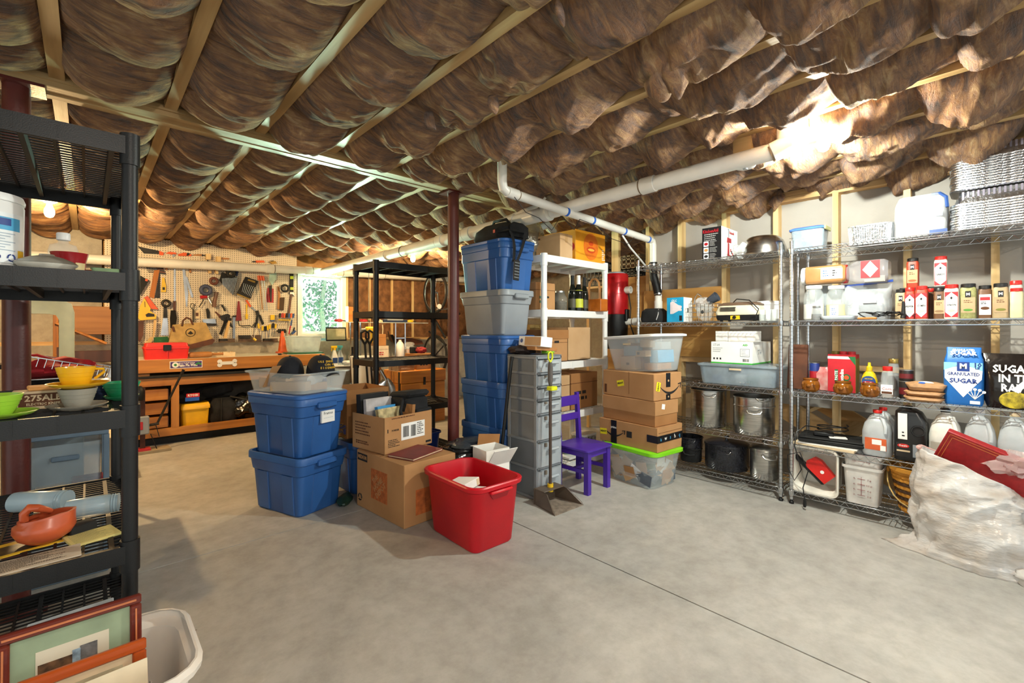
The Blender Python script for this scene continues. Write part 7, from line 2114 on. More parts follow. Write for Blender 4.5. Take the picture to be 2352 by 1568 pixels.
for px_, pw, lb in ((1.541, 0.097, 'left small white box on the ST64 carton'), (1.387, 0.202, 'right wider white box on the ST64 carton')):
 t = thing('small_white_box', lb, 'box', (3.82, px_, zb + h_))
 part('carton', G().box(-.06, -pw / 2, 0, .07, pw / 2, .085, .002), M_WHITEP, t)
 part('tuck_line', G().box(-.0608, -pw / 2, .064, -.06, pw / 2, .0655), M_GREYT, t)
# ---- unit 1 fourth shelf: stock pots


def stockpot(label, x, y, z, r, h, mat=M_STEEL, lid=False, band=None, loops=((200, .72), (20, .72))):
 t = thing('stock_pot', label, 'pot', (x, y, z))
 part('pot', G().lathe(([(r * .95, 0), (r, .012), (r, h)] if lid else shell([(r * .95, 0), (r, .012), (r, h)], .004)), 40), mat, t)
 part('rim', G().lathe([(r, h - .008), (r + .006, h - .004), (r + .006, h + .002), (r, h + .005)], 40, c0=False, c1=False), mat, t)
 if band:
  part('steamer_insert', G().lathe([(r + .0015, h * band), (r + .004, h * band + .003), (r + .004, h * band + .008), (r + .0015, h * band + .012)], 40, c0=False, c1=False), mat, t)
 if lid:
  part('lid', G().lathe([(r + .004, h + .003), (r + .004, h + .012), (r * .9, h + .022), (r * .4, h + .035), (.01, h + .038)], 40), mat, t)
  part('lid_knob', G().lathe([(.012, h + .036), (.01, h + .05), (.02, h + .06), (.012, h + .068)], 14), mat, t)
 for a, q_ in loops:
  c, s = math.cos(R(a)), math.sin(R(a))
  P_ = []
  for k, (o, e, dz) in enumerate(((.0, -.05, .02), (.022, -.05, .015), (.035, -.04, .0), (.04, 0, -.006), (.035, .04, .0), (.022, .05, .015), (.0, .05, .02))):
   P_.append(((r + o) * c - e * s, (r + o) * s + e * c, h * q_ + dz))
  part('loop_handle', G().tube(P_, .0055, 8), mat, t)
 return t


r1 = 0.288 / 2
stockpot('tall steel stock pot, left one on the wire shelf', 3.86, 1.691, Z2, r1 * .97, .30, band=None, loops=((205, .86), (25, .86)))
stockpot('tall steel stock pot with steamer insert, right one', 3.83, 1.321, Z2, 0.313 / 2 * .93, .285, band=.74, loops=((200, .62), (222, .96), (30, .62)))
# ---- unit 1 bottom: roasters and a steel pot
M_ENAM = mt('speckled_enamel', '17171B', .22, col2='2C2C33', sc=90)
r2 = 0.368 / 2
t = stockpot('black speckled enamel canner with domed lid', 3.87, 1.544, Z1, r2 * .9, .19, M_ENAM, True, loops=((195, .8), (15, .8)))
t = stockpot('small black speckled pot stacked on another at the left', 3.85, 1.847, Z1 + .115, 0.204 / 2, .09, M_ENAM, False, loops=((200, .7),))
t = stockpot('small black pot under the speckled one at the left', 3.85, 1.839, Z1, 0.184 / 2 * .95, .11, M_BLACKM, False, loops=((200, .7),))
t = stockpot('low steel pot with lid and dented side by the post', 3.82, 1.239, Z1, 0.216 / 2 * .93, .215, M_STEEL, True, loops=((215, .8), (35, .8)))
# ================= unit 2 =================
yl, yr = 1.067, 0.846
L_ = yl - yr
h_ = 1.957 - Z5
t = thing('food_container', 'clear food container with blue lid and yellow clip', 'container', (3.89, (yl + yr) / 2, Z5))
part('tub', rtub([(.14, L_ * .86, .03, 0), (.17, L_ * .96, .03, h_)], .003), mt('bluish_clear', 'B9CBD8'), t)
part('lid', G().loft([rr(.185, L_ * 1.03, .03, h_), rr(.19, L_ * 1.05, .03, h_ + .012), rr(.15, L_ * .9, .03, h_ + .022)]), mt('periwinkle_plastic', '4A78D0', .4), t)
part('clip', G().box(-.09, -L_ * .54, h_ - .012, .06, -L_ * .49, h_ + .018, .004), mt('pale_yellow_plastic', 'D2D28A', .4), t)
part('content', rtub([(.10, L_ * .4, .02, .004), (.11, L_ * .45, .02, .06)], .003), mt('lilac_plastic', '7A86C4', .4, alpha=.7), t)
part('content', G().box(-.05, -L_ * .3, .005, .05, -L_ * .1, .09, .01), M_CLEAR, t)
part('content', G().box(-.06, L_ * .02, .065, .04, L_ * .28, .085, .004), mt('mauve_plastic', '9A4A6A', .4), t)


def foilpan(label, x, y, z, w, L, h, n=1, gap=.006, rz=0, group=None):
 t = thing('foil_pan', label, 'pan', (x, y, z), rz, group)
 secs = []
 N = 14
 base = rr(w * .86, L * .88, .04, 0, n=7)
 def crinkle(sec, a, ph):
  return [(px_ * (1 + a * (-1) ** i), py_ * (1 + a * (-1) ** i), z_) for i, (px_, py_, z_) in enumerate(sec)]
 def dens(w_, L_, z_):
  out = []
  for s_ in ((w_ / 2, L_ / 2, -w_ / 2, L_ / 2), (-w_ / 2, L_ / 2, -w_ / 2, -L_ / 2), (-w_ / 2, -L_ / 2, w_ / 2, -L_ / 2), (w_ / 2, -L_ / 2, w_ / 2, L_ / 2)):
   m_ = 36
   for k in range(m_):
    q_ = k / m_
    x_, y_ = s_[0] + (s_[2] - s_[0]) * q_, s_[1] + (s_[3] - s_[1]) * q_
    e = .004 * (1 if k % 2 else -1) if .1 < q_ < .9 else 0
    f_ = 1 - .0 * q_
    x_ += e if abs(s_[0] - s_[2]) < 1e-6 else 0
    y_ += e if abs(s_[1] - s_[3]) < 1e-6 else 0
    out.append((x_, y_, z_))
  return out
 part('wall', G().loft([dens(w * .84, L * .88, 0), dens(w * .93, L * .95, h * .93)] + [dens(w * .91, L * .93, h * .92), dens(w * .82, L * .86, .003)]), M_FOIL, t, smooth=0)
 part('rim', G().loft([rr(w * .93, L * .95, .03, h * .93), rr(w, L, .035, h * .94), rr(w, L, .035, h), rr(w * .93, L * .95, .03, h)], False, False), M_FOIL, t)
 return t


yl, yr = 0.711, 0.467
foilpan('single foil pan between blue lidded container and white bag', 3.88, (yl + yr) / 2, Z5, .22, yl - yr, 1.928 - Z5)
yl, yr = 0.462, 0.214
L_ = yl - yr
h_ = 2.066 - Z5
t = thing('wrapped_pack', 'white foam trays wrapped in clear film with blue tape', 'pack', (3.87, (yl + yr) / 2, Z5))
part('trays', G().loft([rr(.23, L_ * .95, .04, .006), rr(.24, L_ * .97, .05, h_ * .75), rr(.2, L_ * .88, .05, h_ * .93)]), mt('foam_white', 'C4C5C8', .6, bump=.5, bsc=14), t)
part('film', G().loft([rr(.25, L_, .04, 0), rr(.262, L_ * 1.01, .05, h_ * .5), rr(.25, L_ * 1.0, .05, h_ * .8), rr(.19, L_ * .85, .04, h_)]), mt('shiny_film', 'F2F4F6', .08, alpha=.28, bump=.8, bsc=18), t)
part('blue_tape', G().box(-.131, -L_ * .5, 0.002, -.126, -L_ * .18, .03), M_TBLU, t)
part('blue_tape', G().tube([(-.13, -L_ * .5, h_ * .6), (-.12, -L_ * .48, h_ * .85), (-.09, -L_ * .36, h_ * .98), (-.06, -L_ * .2, h_)], .009, 6), M_TBLU, t)
part('price_label', G().box(-.134, -L_ * .42, h_ * .42, -.131, -L_ * .27, h_ * .52), mt('grey_print', '9FB2C4'), t)
# stacks of foil pans
yl = 0.198
L_ = .42
h1 = 2.044 - Z5
for s_, z0, hh, n, lb in ((0, Z5, h1 * .68, 11, 'lower'), (1, Z5 + h1 + .002, h1 * .72, 12, 'upper')):
 for k in range(n):
  z = z0 + hh * k / n
  o = thing('foil_pan', 'foil pan at the very bottom of the %s nested stack' % lb, 'pan', (3.87, yl - L_ / 2 - .003 * (k % 3), z), 0, '%s stack of foil pans' % lb) if k == 0 else dup(first, (3.87 + .001 * (k % 2), yl - L_ / 2 - .003 * (k % 3), z), label='foil pan in the %s nested stack, %s from its bottom' % (lb, ORD[k]))
  if k == 0:
   first = o
   part('rim', G().loft([rr(.26, L_, .05, .0), rr(.285, L_ + .02, .06, .003), rr(.285, L_ + .02, .06, hh / n - .001), rr(.26, L_, .05, hh / n)], False, False), M_FOIL, o)
   part('pan_floor', G().loft([rr(.26, L_, .05, 0), rr(.26, L_, .05, .002)]), M_FOIL, o)
 g = G()
 zt_ = z0 + hh
 for k in range(16):
  y = -L_ * .38 + k * L_ * .05
  g.box(-.11, y, 0, -.10, y + .009, h1 * .30)
 t = thing('upturned_foil_pan', 'ribbed foil pan sticking up from the %s stack' % lb, 'pan', (3.87, yl - L_ / 2, zt_))
 part('pan', G().loft([rr(.24, L_ * .96, .05, 0), rr(.20, L_ * .86, .05, h1 * .30)]), M_FOIL, t)
 part('rib', g, mt('foil_rib', 'B9B3C6', .3, .8), t, smooth=0, stuff=True)

# ---- second shelf: jars and spices
M_SPCAP = mt('spice_cap_black', '1A1918', .4)
M_RCAP = mt('spice_cap_red', 'D4231C', .35)
M_SPLAB = mt('spice_label_red', 'C0262E', .5)
M_KRAFT = mt('kraft_label', 'B89A74', .7)


def hexlabel(t, w, h, z0, title1, title2, col, xo, pile):
 """red label with white diamond-ended panel facing the room (-x)"""
 part('label', G().box(xo - .0008, -w / 2, z0, xo, w / 2, z0 + h), col, t)
 part('label_panel', G().prism([(0, z0 + .002), (w * .46, z0 + h * .2), (w * .46, z0 + h * .8), (0, z0 + h - .002), (-w * .46, z0 + h * .8), (-w * .46, z0 + h * .2)], xo - .0014, xo - .0008, 'yz'), M_LABEL, t)
 if title1:
  txt(title1, .0085, M_SPLAB, t, (xo - .0018, 0, z0 + h * .58), '-x', sx=.75)
 txt(title2, .016, M_INK, t, (xo - .0018, 0, z0 + h * .48), '-x', bold=.0005, sx=.72)
 part('crest', G().prism([(0, z0 + h * .70), (.006, z0 + h * .76), (0, z0 + h * .82), (-.006, z0 + h * .76)], xo - .0018, xo - .0013, 'yz'), M_INK, t)
 part('food_picture', G().at((xo - .0016, 0, z0 + h * .26), ry=-90).loft([ci(.008, 0, 12, 0, 0, .016), ci(.008, .0006, 12, 0, 0, .016)]), pile, t)


def spice(label, px0, px1, ptop, cap_m, fill, style, title=None, x=3.71, z=None, xd=0, t1=None):
 y = (px0 + px1) / 2
 w = abs(px0 - px1)
 z = z if z is not None else Z4
 h = ptop - z
 t = thing('spice_jar', label, 'jar', (x + w * .42, y, z), 0, 'spice jars on the wire shelf')
 part('jar', G().loft([rr(w * .8, w * .96, .012, 0), rr(w * .84, w, .014, .004), rr(w * .84, w, .014, h * .84), rr(w * .7, w * .82, .014, h * .90)]), fill, t)
 part('cap', G().lathe([(w * .44, h * .885), (w * .46, h * .89), (w * .46, h * .985), (w * .42, h)], 24), cap_m, t)
 xo = -w * .42 - .0005
 if style == 'red':
  hexlabel(t, w * .88, h * .74, h * .04, t1, title, M_SPLAB, xo, (mt('chilli_print', 'C8301E', .6), mt('mustard_print', 'C89A2A', .6), mt('onion_print', 'D8D0A8', .6))[len(label) % 3])
 elif style == 'kraft':
  part('label', G().box(xo - .0008, -w * .42, h * .16, xo, w * .42, h * .60), M_KRAFT, t)
  part('brand_square', G().box(xo - .0012, -w * .17, h * .60, xo, w * .17, h * .78), M_INK, t)
  txt('M', .02, M_LABEL, t, (xo - .0018, 0, h * .69), '-x', bold=.001)
  part('food_picture', G().at((xo - .0014, 0, h * .24), ry=-90).loft([ci(.007, 0, 12, 0, 0, .02), ci(.007, .0006, 12, 0, 0, .02)]), mt('herb_print_' + title, {'g': '4E8A2E', 'o': '7A7A2E', 'r': 'C4562A', 'b': '8A6A48'}[title], .6), t)
  lines(t, '-x', xo - .001, w * .25, h * .52, w * .5, 2, .010, .004, M_BROWN, len(label))
 elif style == 'white':
  part('label', G().box(xo - .0008, -w * .42, h * .1, xo, w * .42, h * .72), M_LABEL, t)
  part('label_band', G().box(xo - .0012, -w * .35, h * .54, xo, w * .35, h * .64), M_SPLAB, t)
  part('food_picture', G().at((xo - .0014, 0, h * .3), ry=-90).loft([ci(.009, 0, 12, 0, 0, .018), ci(.009, .0006, 12, 0, 0, .018)]), M_BROWN, t)
  lines(t, '-x', xo - .001, w * .3, h * .5, w * .6, 2, .009, .004, M_INK, 4)
 return t


F_BEI = mt('spice_beige', 'B8A07A', .5)
F_CHI = mt('spice_chilli', 'A83A1E', .5)
F_GRN = mt('spice_green', '9A9A62', .5, col2='7E7A4A', sc=90)
F_BRN = mt('spice_brown', '6E4A2E', .5)
F_WHT = mt('spice_white', 'D8D2C4', .5)
SX_ = 3.715
spice('beige herb jar with black cap behind the cord', 0.456, 0.4, 1.488, M_SPCAP, F_BEI, 'kraft', 'b', xd=0, x=3.75)
spice('red capped jar labelled pepper, left of the cumin jar', 0.406, 0.355, 1.493, M_RCAP, F_CHI, 'red', 'PEPPER', t1='CAYENNE')
spice('red capped jar labelled cumin', 0.355, 0.296, 1.498, M_RCAP, F_CHI, 'red', 'CUMIN', x=3.69, t1='GROUND')
spice('dark brown jar just behind the cumin jar', 0.309, 0.274, 1.486, M_RCAP, F_BRN, 'none', x=3.78)
spice('tan jar with black cap between cumin and onion', 0.273, 0.222, 1.482, M_SPCAP, F_BRN, 'kraft', 'b')
spice('red capped jar labelled onion', 0.226, 0.162, 1.497, M_RCAP, F_WHT, 'red', 'ONION', x=3.69, t1='GRANULATED')
spice('large green herb jar with black cap right of onion', 0.16, 0.091, 1.498, M_SPCAP, F_GRN, 'kraft', 'g', x=3.70)
spice('narrow jar with white and red label and black cap', 0.086, 0.03, 1.484, M_SPCAP, F_BRN, 'white')
spice('tan herb jar with black cap near the right frame edge', 0.028, -0.033, 1.491, M_SPCAP, F_BEI, 'kraft', 'o', x=3.70)
spice('cream filled jar with black and red cap at the right edge', -0.036, -0.088, 1.46, M_RCAP, mt('garlic_cream', 'D8D0A4', .5), 'none', x=3.70)
spice('jar with red cap standing behind the cream filled jar', -0.035, -0.087, 1.508, M_RCAP, F_WHT, 'none', x=3.80)
# jars on top of a hidden back row
for a, b, lb in ((0.439, 0.326, 'dark spice tin supporting the chilli jar'), (0.306, 0.2, 'dark spice tin supporting the garlic jar')):
 t = thing('spice_tin', lb, 'tin', (3.86, (a + b) / 2, Z4))
 hh = 1.498 - Z4
 part('tin', G().loft([rr(.1, a - b, .012, 0), rr(.1, a - b, .012, hh - .012)]), F_BRN, t)
 part('lid', G().loft([rr(.104, a - b + .004, .012, hh - .012), rr(.104, a - b + .004, .012, hh)]), M_SPCAP, t)
hh = 1.498
spice('orange chilli jar with black cap standing above the row', 0.409, 0.349, 1.687, M_SPCAP, F_CHI, 'kraft', 'r', x=3.82, z=hh)
spice('red capped garlic jar standing above the row', 0.28, 0.218, 1.683, M_RCAP, F_WHT, 'red', 'GARLIC', x=3.82, z=hh, t1='CALIFORNIA')


def roundjar(name, label, x, px0, px1, ztop, z, cap_m, fill_m, fillf, cat='jar', capf=.1, square=False, lab=None):
 w = abs(px0 - px1)
 h = ztop - z
 t = thing(name, label, cat, (x + w * .45, (px0 + px1) / 2, z))
 pr = [(w * .44, 0), (w * .49, .008), (w * .49, h * .62), (w * .44, h * .78), (w * .36, h * .86), (w * .36, h * (1 - capf))]
 if square:
  part('jar', G().loft([rr(2 * a, 2 * a, a * .5, z_) for a, z_ in pr]), M_CLEAR, t)
  part('content', G().loft([rr(w * .86, w * .86, w * .2, .004), rr(w * .94, w * .94, w * .22, .012), rr(w * .94, w * .94, w * .22, h * fillf)]), fill_m, t)
 else:
  part('jar', G().lathe(pr, 26), M_CLEAR, t)
  part('content', G().lathe([(w * .42, .004), (w * .475, .012), (w * .475, h * fillf)], 26), fill_m, t)
 part('lid', G().lathe([(w * .38, h * (1 - capf)), (w * .395, h * (1 - capf) + .003), (w * .395, h * .99), (w * .37, h)], 26), cap_m, t)
 if lab:
  part('label', G().box(-w * .5, -w * .2, h * .10, -w * .485, w * .2, h * .42), M_LABEL, t)
  lines(t, '-x', -w * .5, w * .12, h * .34, w * .25, 4, h * .055, h * .02, mt('label_blue', '1E5AB8'), 3)
 return t


roundjar('glass_jar', 'white capped jar half full of white powder', 3.72, 0.967, 0.839, 1.544, Z4, M_WHITE, mt('white_powder', 'E4E0D4', .9), .46)
roundjar('glass_jar', 'white capped jar of yellow powder with small label', 3.74, 0.835, 0.714, 1.536, Z4, M_WHITE, mt('yellow_powder', 'CBBE78', .9), .45, lab=1)
roundjar('small_jar', 'tiny jar of dark syrup in front of the white powder', 3.665, 0.898, 0.836, 1.397, Z4, M_SIL, mt('dark_syrup', '2A1A10', .2), .42, capf=.16)
t = thing('ziploc_bag', 'clear zip bag with blue seal holding bottles', 'bag', (3.84, 0.615, Z4))
L_ = 0.282
part('bag', G().loft([rr(.13, L_ * .86, .05, 0, n=6), rr(.17, L_ * .95, .07, .08, n=6), rr(.12, L_ * .97, .05, .17, n=6), rr(.02, L_ * .98, .008, .235, n=6)]), mt('zip_film', 'D6DBDF', .12, alpha=.38, bump=.6, bsc=22), t)
part('zip_seal', G().at((0, 0, .235), rx=-5).box(-.008, -L_ * .5, 0, .008, L_ * .5, .014), mt('zip_blue', '2A56C4', .4), t)
part('bottle', G().lathe([(.035, .01), (.036, .12), (.02, .15), (.02, .17)], 16, 0, -L_ * .25), M_MILK, t)
part('bottle', G().lathe([(.03, .01), (.031, .1), (.02, .12)], 16, 0, L_ * .2), M_MILK, t)
part('packet', G().at((-.04, 0, .01), rz=0, ry=-10).box(-.02, -L_ * .35, 0, .02, L_ * .1, .10, .008), M_GREYT, t)
part('paper_label', G().at((-.088, -.03, .11), ry=-4).box(-.001, -.035, 0, 0, .035, .035), M_LABEL, t)
t = thing('lying_jar', 'jar of brown spice lying on its side atop the jars', 'jar', (3.80, 0.966, 1.555 + .0), 0)
L_ = 0.251
hh = 1.678 - 1.555
part('jar', G().at((0, -.012, hh / 2), rx=90).loft([rr(hh * .8, hh * .8, .02, 0), rr(hh, hh, .02, .01), rr(hh, hh, .02, L_ - .03), rr(hh * .8, hh * .8, .03, L_ - .012)]), mt('tan_jar_plastic', 'A57848', .3), t)
part('lid', G().at((0, 0, hh / 2), rx=90).lathe([(hh * .46, -.012), (hh * .5, -.01), (hh * .5, .014), (hh * .46, .016)], 22), M_WHITE, t)
part('label', G().box(-hh / 2 - .001, -L_ * .95, hh * .22, -hh / 2, -L_ * .45, hh * .8), M_LABEL, t)
lines(t, '-x', -hh / 2 - .001, -L_ * .5, hh * .7, L_ * .14, 3, hh * .13, hh * .05, mt('label_blue', '1E5AB8'), 3)
lines(t, '-x', -hh / 2 - .001, -L_ * .72, hh * .7, L_ * .1, 3, hh * .13, hh * .06, M_INK, 5)
t = thing('lying_jar', 'clear jar with red cap and red garlic label lying on its side', 'jar', (3.82, 0.724, 1.539 - .0), 0)
L_ = 0.226
hh = 1.691 - 1.539
part('jar', G().at((0, -.008, hh / 2), rx=90).loft([rr(hh * .6, hh * .6, .02, 0), rr(hh * .75, hh * .7, .02, .02), rr(hh, hh, .02, .06), rr(hh, hh, .02, L_ - .02), rr(hh * .85, hh * .85, .03, L_)]), mt('smoky_clear', 'A8A4A6', .15, alpha=.45), t)
part('lid', G().at((0, 0, hh / 2), rx=90).lathe([(hh * .40, -.016), (hh * .42, -.014), (hh * .42, .008), (hh * .38, .01)], 22), M_RCAP, t)
part('content', G().box(-hh * .46, -L_ * .97, hh * .05, hh * .46, -L_ * .5, hh * .3), F_WHT, t)
part('label', G().box(-hh / 2 - .001, -L_ * .86, hh * .22, -hh / 2, -L_ * .42, hh * .96), M_SPLAB, t)
part('label_panel', G().prism([(-L_ * .64, hh * .24), (-L_ * .46, hh * .58), (-L_ * .64, hh * .94), (-L_ * .82, hh * .58)], -hh / 2 - .0016, -hh / 2 - .001, 'yz'), M_LABEL, t)
txt('GARLIC', .018, M_SPLAB, t, (-hh / 2 - .002, -L_ * .64, hh * .58), '-x', roll=38, sx=.7)
t = thing('jar_riser', 'dark carton behind the powder jars supporting lying jars', 'carton', (3.86, 0.732, Z4))
part('carton', G().box(-.02, -.16, 0, .10, .18, 1.545 - Z4, .003), M_GREYT, t)
part('seam', G().box(-.0208, -.16, .1, -.02, .18, .102), M_INK, t)
t = thing('kitchen_scale', 'flat pale grey kitchen scale at the shelf front edge', 'scale', (3.70, 0.74, Z4))
L_ = 0.198
part('base', G().loft([rr(.10, L_ * .85, .02, 0), rr(.12, L_ * .95, .025, .012), rr(.12, L_, .025, .026)]), mt('pale_grey_scale', 'B9C2CA', .4), t)
part('plate', G().loft([rr(.10, L_ * .7, .02, .0262), rr(.10, L_ * .7, .02, .029)]), M_SIL, t)
rq = random.Random(3)
P_ = [(3.70 + .025 * math.sin(k * 1.9) , 0.591 - k * .0042 + .05 * math.sin(k * .8), Z4 + .01 + .035 * abs(math.sin(k * .5)) + .0008 * (k % 7)) for k in range(46)]
t = thing('tangled_cable', 'tangled black cord with plug lying before the zip bag', 'cord', (0, 0, 0))
part('cord', G().tube(P_, .0032, 6), M_BLACK, t)
part('plug', G().tube([(3.695, 0.41, Z4 + .005), (3.70, 0.409, Z4 + .05), (3.70, 0.409, Z4 + .11)], [.014, .010, .007], 10), M_BLACK, t)
solo('orange_packet', G().at((0, 0, 0), rz=5).box(-.03, -.05, 0, .03, .05, .014, .005), mt('amber_film', 'B8763A', .4), 'small orange packet under the black cord', 'packet', (3.70, 0.588, Z4))
# ---- third shelf
solo('dark_board', G().at((0, 0, 0), ry=8).box(-.012, -.06, 0, .012, .065, 1.125 - Z3, .003), M_DWD, 'dark wooden board leaning by the paired posts', 'board', (3.80, 1.013, Z3))


def can(name, label, x, px0, px1, ztop, z, mat, band, bandm, cat='can'):
 w = abs(px0 - px1)
 h = ztop - z
 t = thing(name, label, cat, (x + w / 2, (px0 + px1) / 2, z))
 part('can', G().lathe([(w * .48, 0), (w * .5, .004), (w * .5, h - .004), (w * .48, h)], 26), mat, t)
 part('rim', G().lathe([(w * .47, h - .001), (w * .51, h), (w * .51, h + .004), (w * .46, h + .004)], 26), M_SIL, t)
 part('label_band', G().lathe([(w * .503, h * band[0]), (w * .503, h * band[1])], 26, c0=False, c1=False), bandm, t)
 return t


can('printed_can', 'blue and red printed can behind the brown pots', 3.86, 0.959, 0.894, 0.988, Z3, mt('can_blue', '2A3E8A', .4), (.3, .7), M_TRED)
solo('red_pack', G().loft([rr(.06, .12, .02, 0), rr(.07, .13, .02, .12), rr(.01, .13, .004, .165)]), mt('red_white_film', 'B8343A', .3, col2='C9A29A', sc=14, bump=.4, bsc=30), 'red and clear food packet behind the brown pots', 'packet', (3.90, 0.89 - .01, Z3))
yl, yr = 0.832, 0.672
d_, h_ = yl - yr, 1.06 - Z3
t = thing('tomato_paste_box', 'red and green tomato paste carton of cans behind the pots', 'box', (3.83 + .06, (yl + yr) / 2, Z3))
part('carton', G().box(-.06, -d_ / 2, 0, .06, d_ / 2, h_, .002), mt('tomato_red', 'C2202C', .5), t)
part('white_band', G().box(-.0608, -d_ / 2, h_ * .88, -.06, d_ / 2, h_ * .95), M_LABEL, t)
part('green_side', G().box(-.0585, -d_ / 2 - .001, 0.0, .06, -d_ / 2, h_ * .9), mt('olive_gold', '8A7A2A', .5), t)
part('green_panel', G().box(-.0614, d_ * .12, h_ * .28, -.0606, d_ * .24, h_ * .60), mt('paste_green', '1E6A3A', .5), t)
txt('PASTE', .024, M_LABEL, t, (-.0618, d_ * .18, h_ * .44), '-x', roll=90, bold=.0006)
txt('Contadina', .03, M_LABEL, t, (-.0618, -d_ * .02, h_ * .42), '-x', roll=90, bold=.001, sx=.8)
part('emblem', G().at((-.0606, -d_ * .18, h_ * .4), ry=-90).lathe([(.024, 0), (.024, .0008)], 18), mt('paste_green', '1E6A3A'), t)
part('emblem', G().at((-.0614, -d_ * .18, h_ * .4), ry=-90).lathe([(.015, 0), (.015, .0008)], 14), mt('tomato_orange', 'D85A2A', .5), t)
part('corner_flash', G().prism([(-d_ * .5, h_ * .72), (-d_ * .5, h_ * .95), (-d_ * .24, h_ * .95)], -.0614, -.0606, 'yz'), mt('paste_green', '1E6A3A'), t)
for k in range(3):
 part('can_top', G().lathe([(d_ * .14, h_ - .002), (d_ * .145, h_ + .012), (d_ * .14, h_ + .02)], 18, 0, d_ * (.3 - .3 * k)), (mt('olive_gold', '8A7A2A'), mt('tomato_red', 'C2202C'), mt('tomato_red', 'C2202C'))[k], t)


def honeypot(label, x, pc, z, r, h):
 t = thing('brown_pot', label, 'pot', (x, pc, z), 0, 'brown glazed pots on the wire shelf')
 mg = mt('amber_glaze', '8E5416', .15, var=.18, sc=14)
 part('pot', G().lathe(shell([(r * .6, 0), (r * .9, h * .15), (r, h * .45), (r * .92, h * .72), (r * .78, h * .86), (r * .84, h)], .005), 28), mg, t)
 part('knob', G().ball((-r * .98, 0, h * .5), (r * .22, r * .26, h * .16), 8), mg, t)
 part('handle', G().tube([(-r * .7, -r * .6, h * .75), (-r * .95, -r * .62, h * .6), (-r * .75, -r * .62, h * .35)], .008, 8), mg, t)
 part('handle', G().tube([(-r * .7, r * .6, h * .75), (-r * .95, r * .62, h * .6), (-r * .75, r * .62, h * .35)], .008, 8), mg, t)
 part('spoon_rim', G().lathe([(r * .80, h * .985), (r * .86, h), (r * .80, h * 1.03)], 28, c0=False, c1=False), mg, t)
 return t


honeypot('leftmost brown glazed honey pot, in front of the blue can', 3.735, 0.912, Z3, 0.119 / 2 * .95, .09)
honeypot('brown glazed honey pot in front of the red carton', 3.725, 0.723, Z3, 0.119 / 2 * .95, .085)
honeypot('brown glazed honey pot in front of the yellow mustard', 3.715, 0.576, Z3, 0.112 / 2 * .95, .085)
t = thing('mustard_bottle', 'yellow squeeze mustard bottle with blue label', 'bottle', (3.83, 0.597, Z3))
w_ = 0.09
h_ = 1.013 - Z3
part('body', G().loft([rr(w_ * .5, w_ * .8, .03, 0), rr(w_ * .6, w_ * .96, .03, .01), rr(w_ * .6, w_, .03, h_ * .45), rr(w_ * .45, w_ * .7, .02, h_ * .66), rr(w_ * .3, w_ * .36, .015, h_ * .74)]), mt('mustard_yellow', 'E8C414', .35), t)
part('cap', G().lathe([(w_ * .2, h_ * .74), (w_ * .19, h_ * .86), (w_ * .1, h_ * .9), (w_ * .08, h_)], 16), mt('mustard_yellow', 'E8C414'), t)
part('label', G().loft([ci(h_ * .18, 0, 20, 0, 0, w_ * .44), ci(h_ * .18, .001, 20, 0, 0, w_ * .44)]) if 0 else G().at((-w_ * .302, 0, h_ * .42), ry=-90).loft([ci(h_ * .17, 0, 20, 0, 0, w_ * .42), ci(h_ * .17, .001, 20, 0, 0, w_ * .42)]), M_TBLU, t)
part('label_ribbon', G().at((-w_ * .305, 0, h_ * .38), ry=-90).loft([ci(h_ * .05, 0, 16, 0, 0, w_ * .36), ci(h_ * .05, .0016, 16, 0, 0, w_ * .36)]), M_TRED, t)
txt("French's", .015, M_LABEL, t, (-w_ * .305 - .003, 0, h_ * .38), '-x', bold=.0006, sx=.8)
txt('40% MORE', .009, mt('mustard_yellow', 'E8C414'), t, (-w_ * .305 - .0015, 0, h_ * .50), '-x', bold=.0004)
t = roundjar('syrup_bottle', 'clear corn syrup bottle with red cap', 3.72, 0.524, 0.459, 0.997, Z3, M_RCAP, mt('pale_syrup', 'B8A89A', .2), .3, 'bottle', .14, True)
w_ = 0.065
part('label', G().box(-w_ * .51, -w_ * .46, .025, -w_ * .495, w_ * .46, .085), M_LABEL, t)
txt('Corn', .024, M_TRED, t, (-w_ * .515, 0, .058), '-x')
part('label_nuts', G().box(-w_ * .513, -w_ * .4, .027, -w_ * .51, w_ * .4, .042), M_BROWN, t)
t = roundjar('molasses_bottle', 'dark glass bottle with gold cap behind the corn syrup', 3.82, 0.507, 0.441, 1.043, Z3, mt('gold_cap', 'A8904E', .3, .8), mt('molasses', '3A1A10', .2), .55, 'bottle', .12)
M_CANBK = mt('can_black', '1E1A1A', .4)
can('printed_can', 'lower black printed can beside the sugar packets', 3.76, 0.441, 0.37, 0.904, Z3, M_CANBK, (.25, .65), mt('can_maroon', '6E1E22', .4))
can('printed_can', 'upper black printed can stacked beside the sugar packets', 3.76, 0.441, 0.37, 0.975, 0.904 + .005, M_CANBK, (.25, .7), mt('can_maroon', '6E1E22'))
M_BSUG = mt('brown_sugar', 'B98D62', .5, var=.12, sc=30, bump=.3, bsc=40)
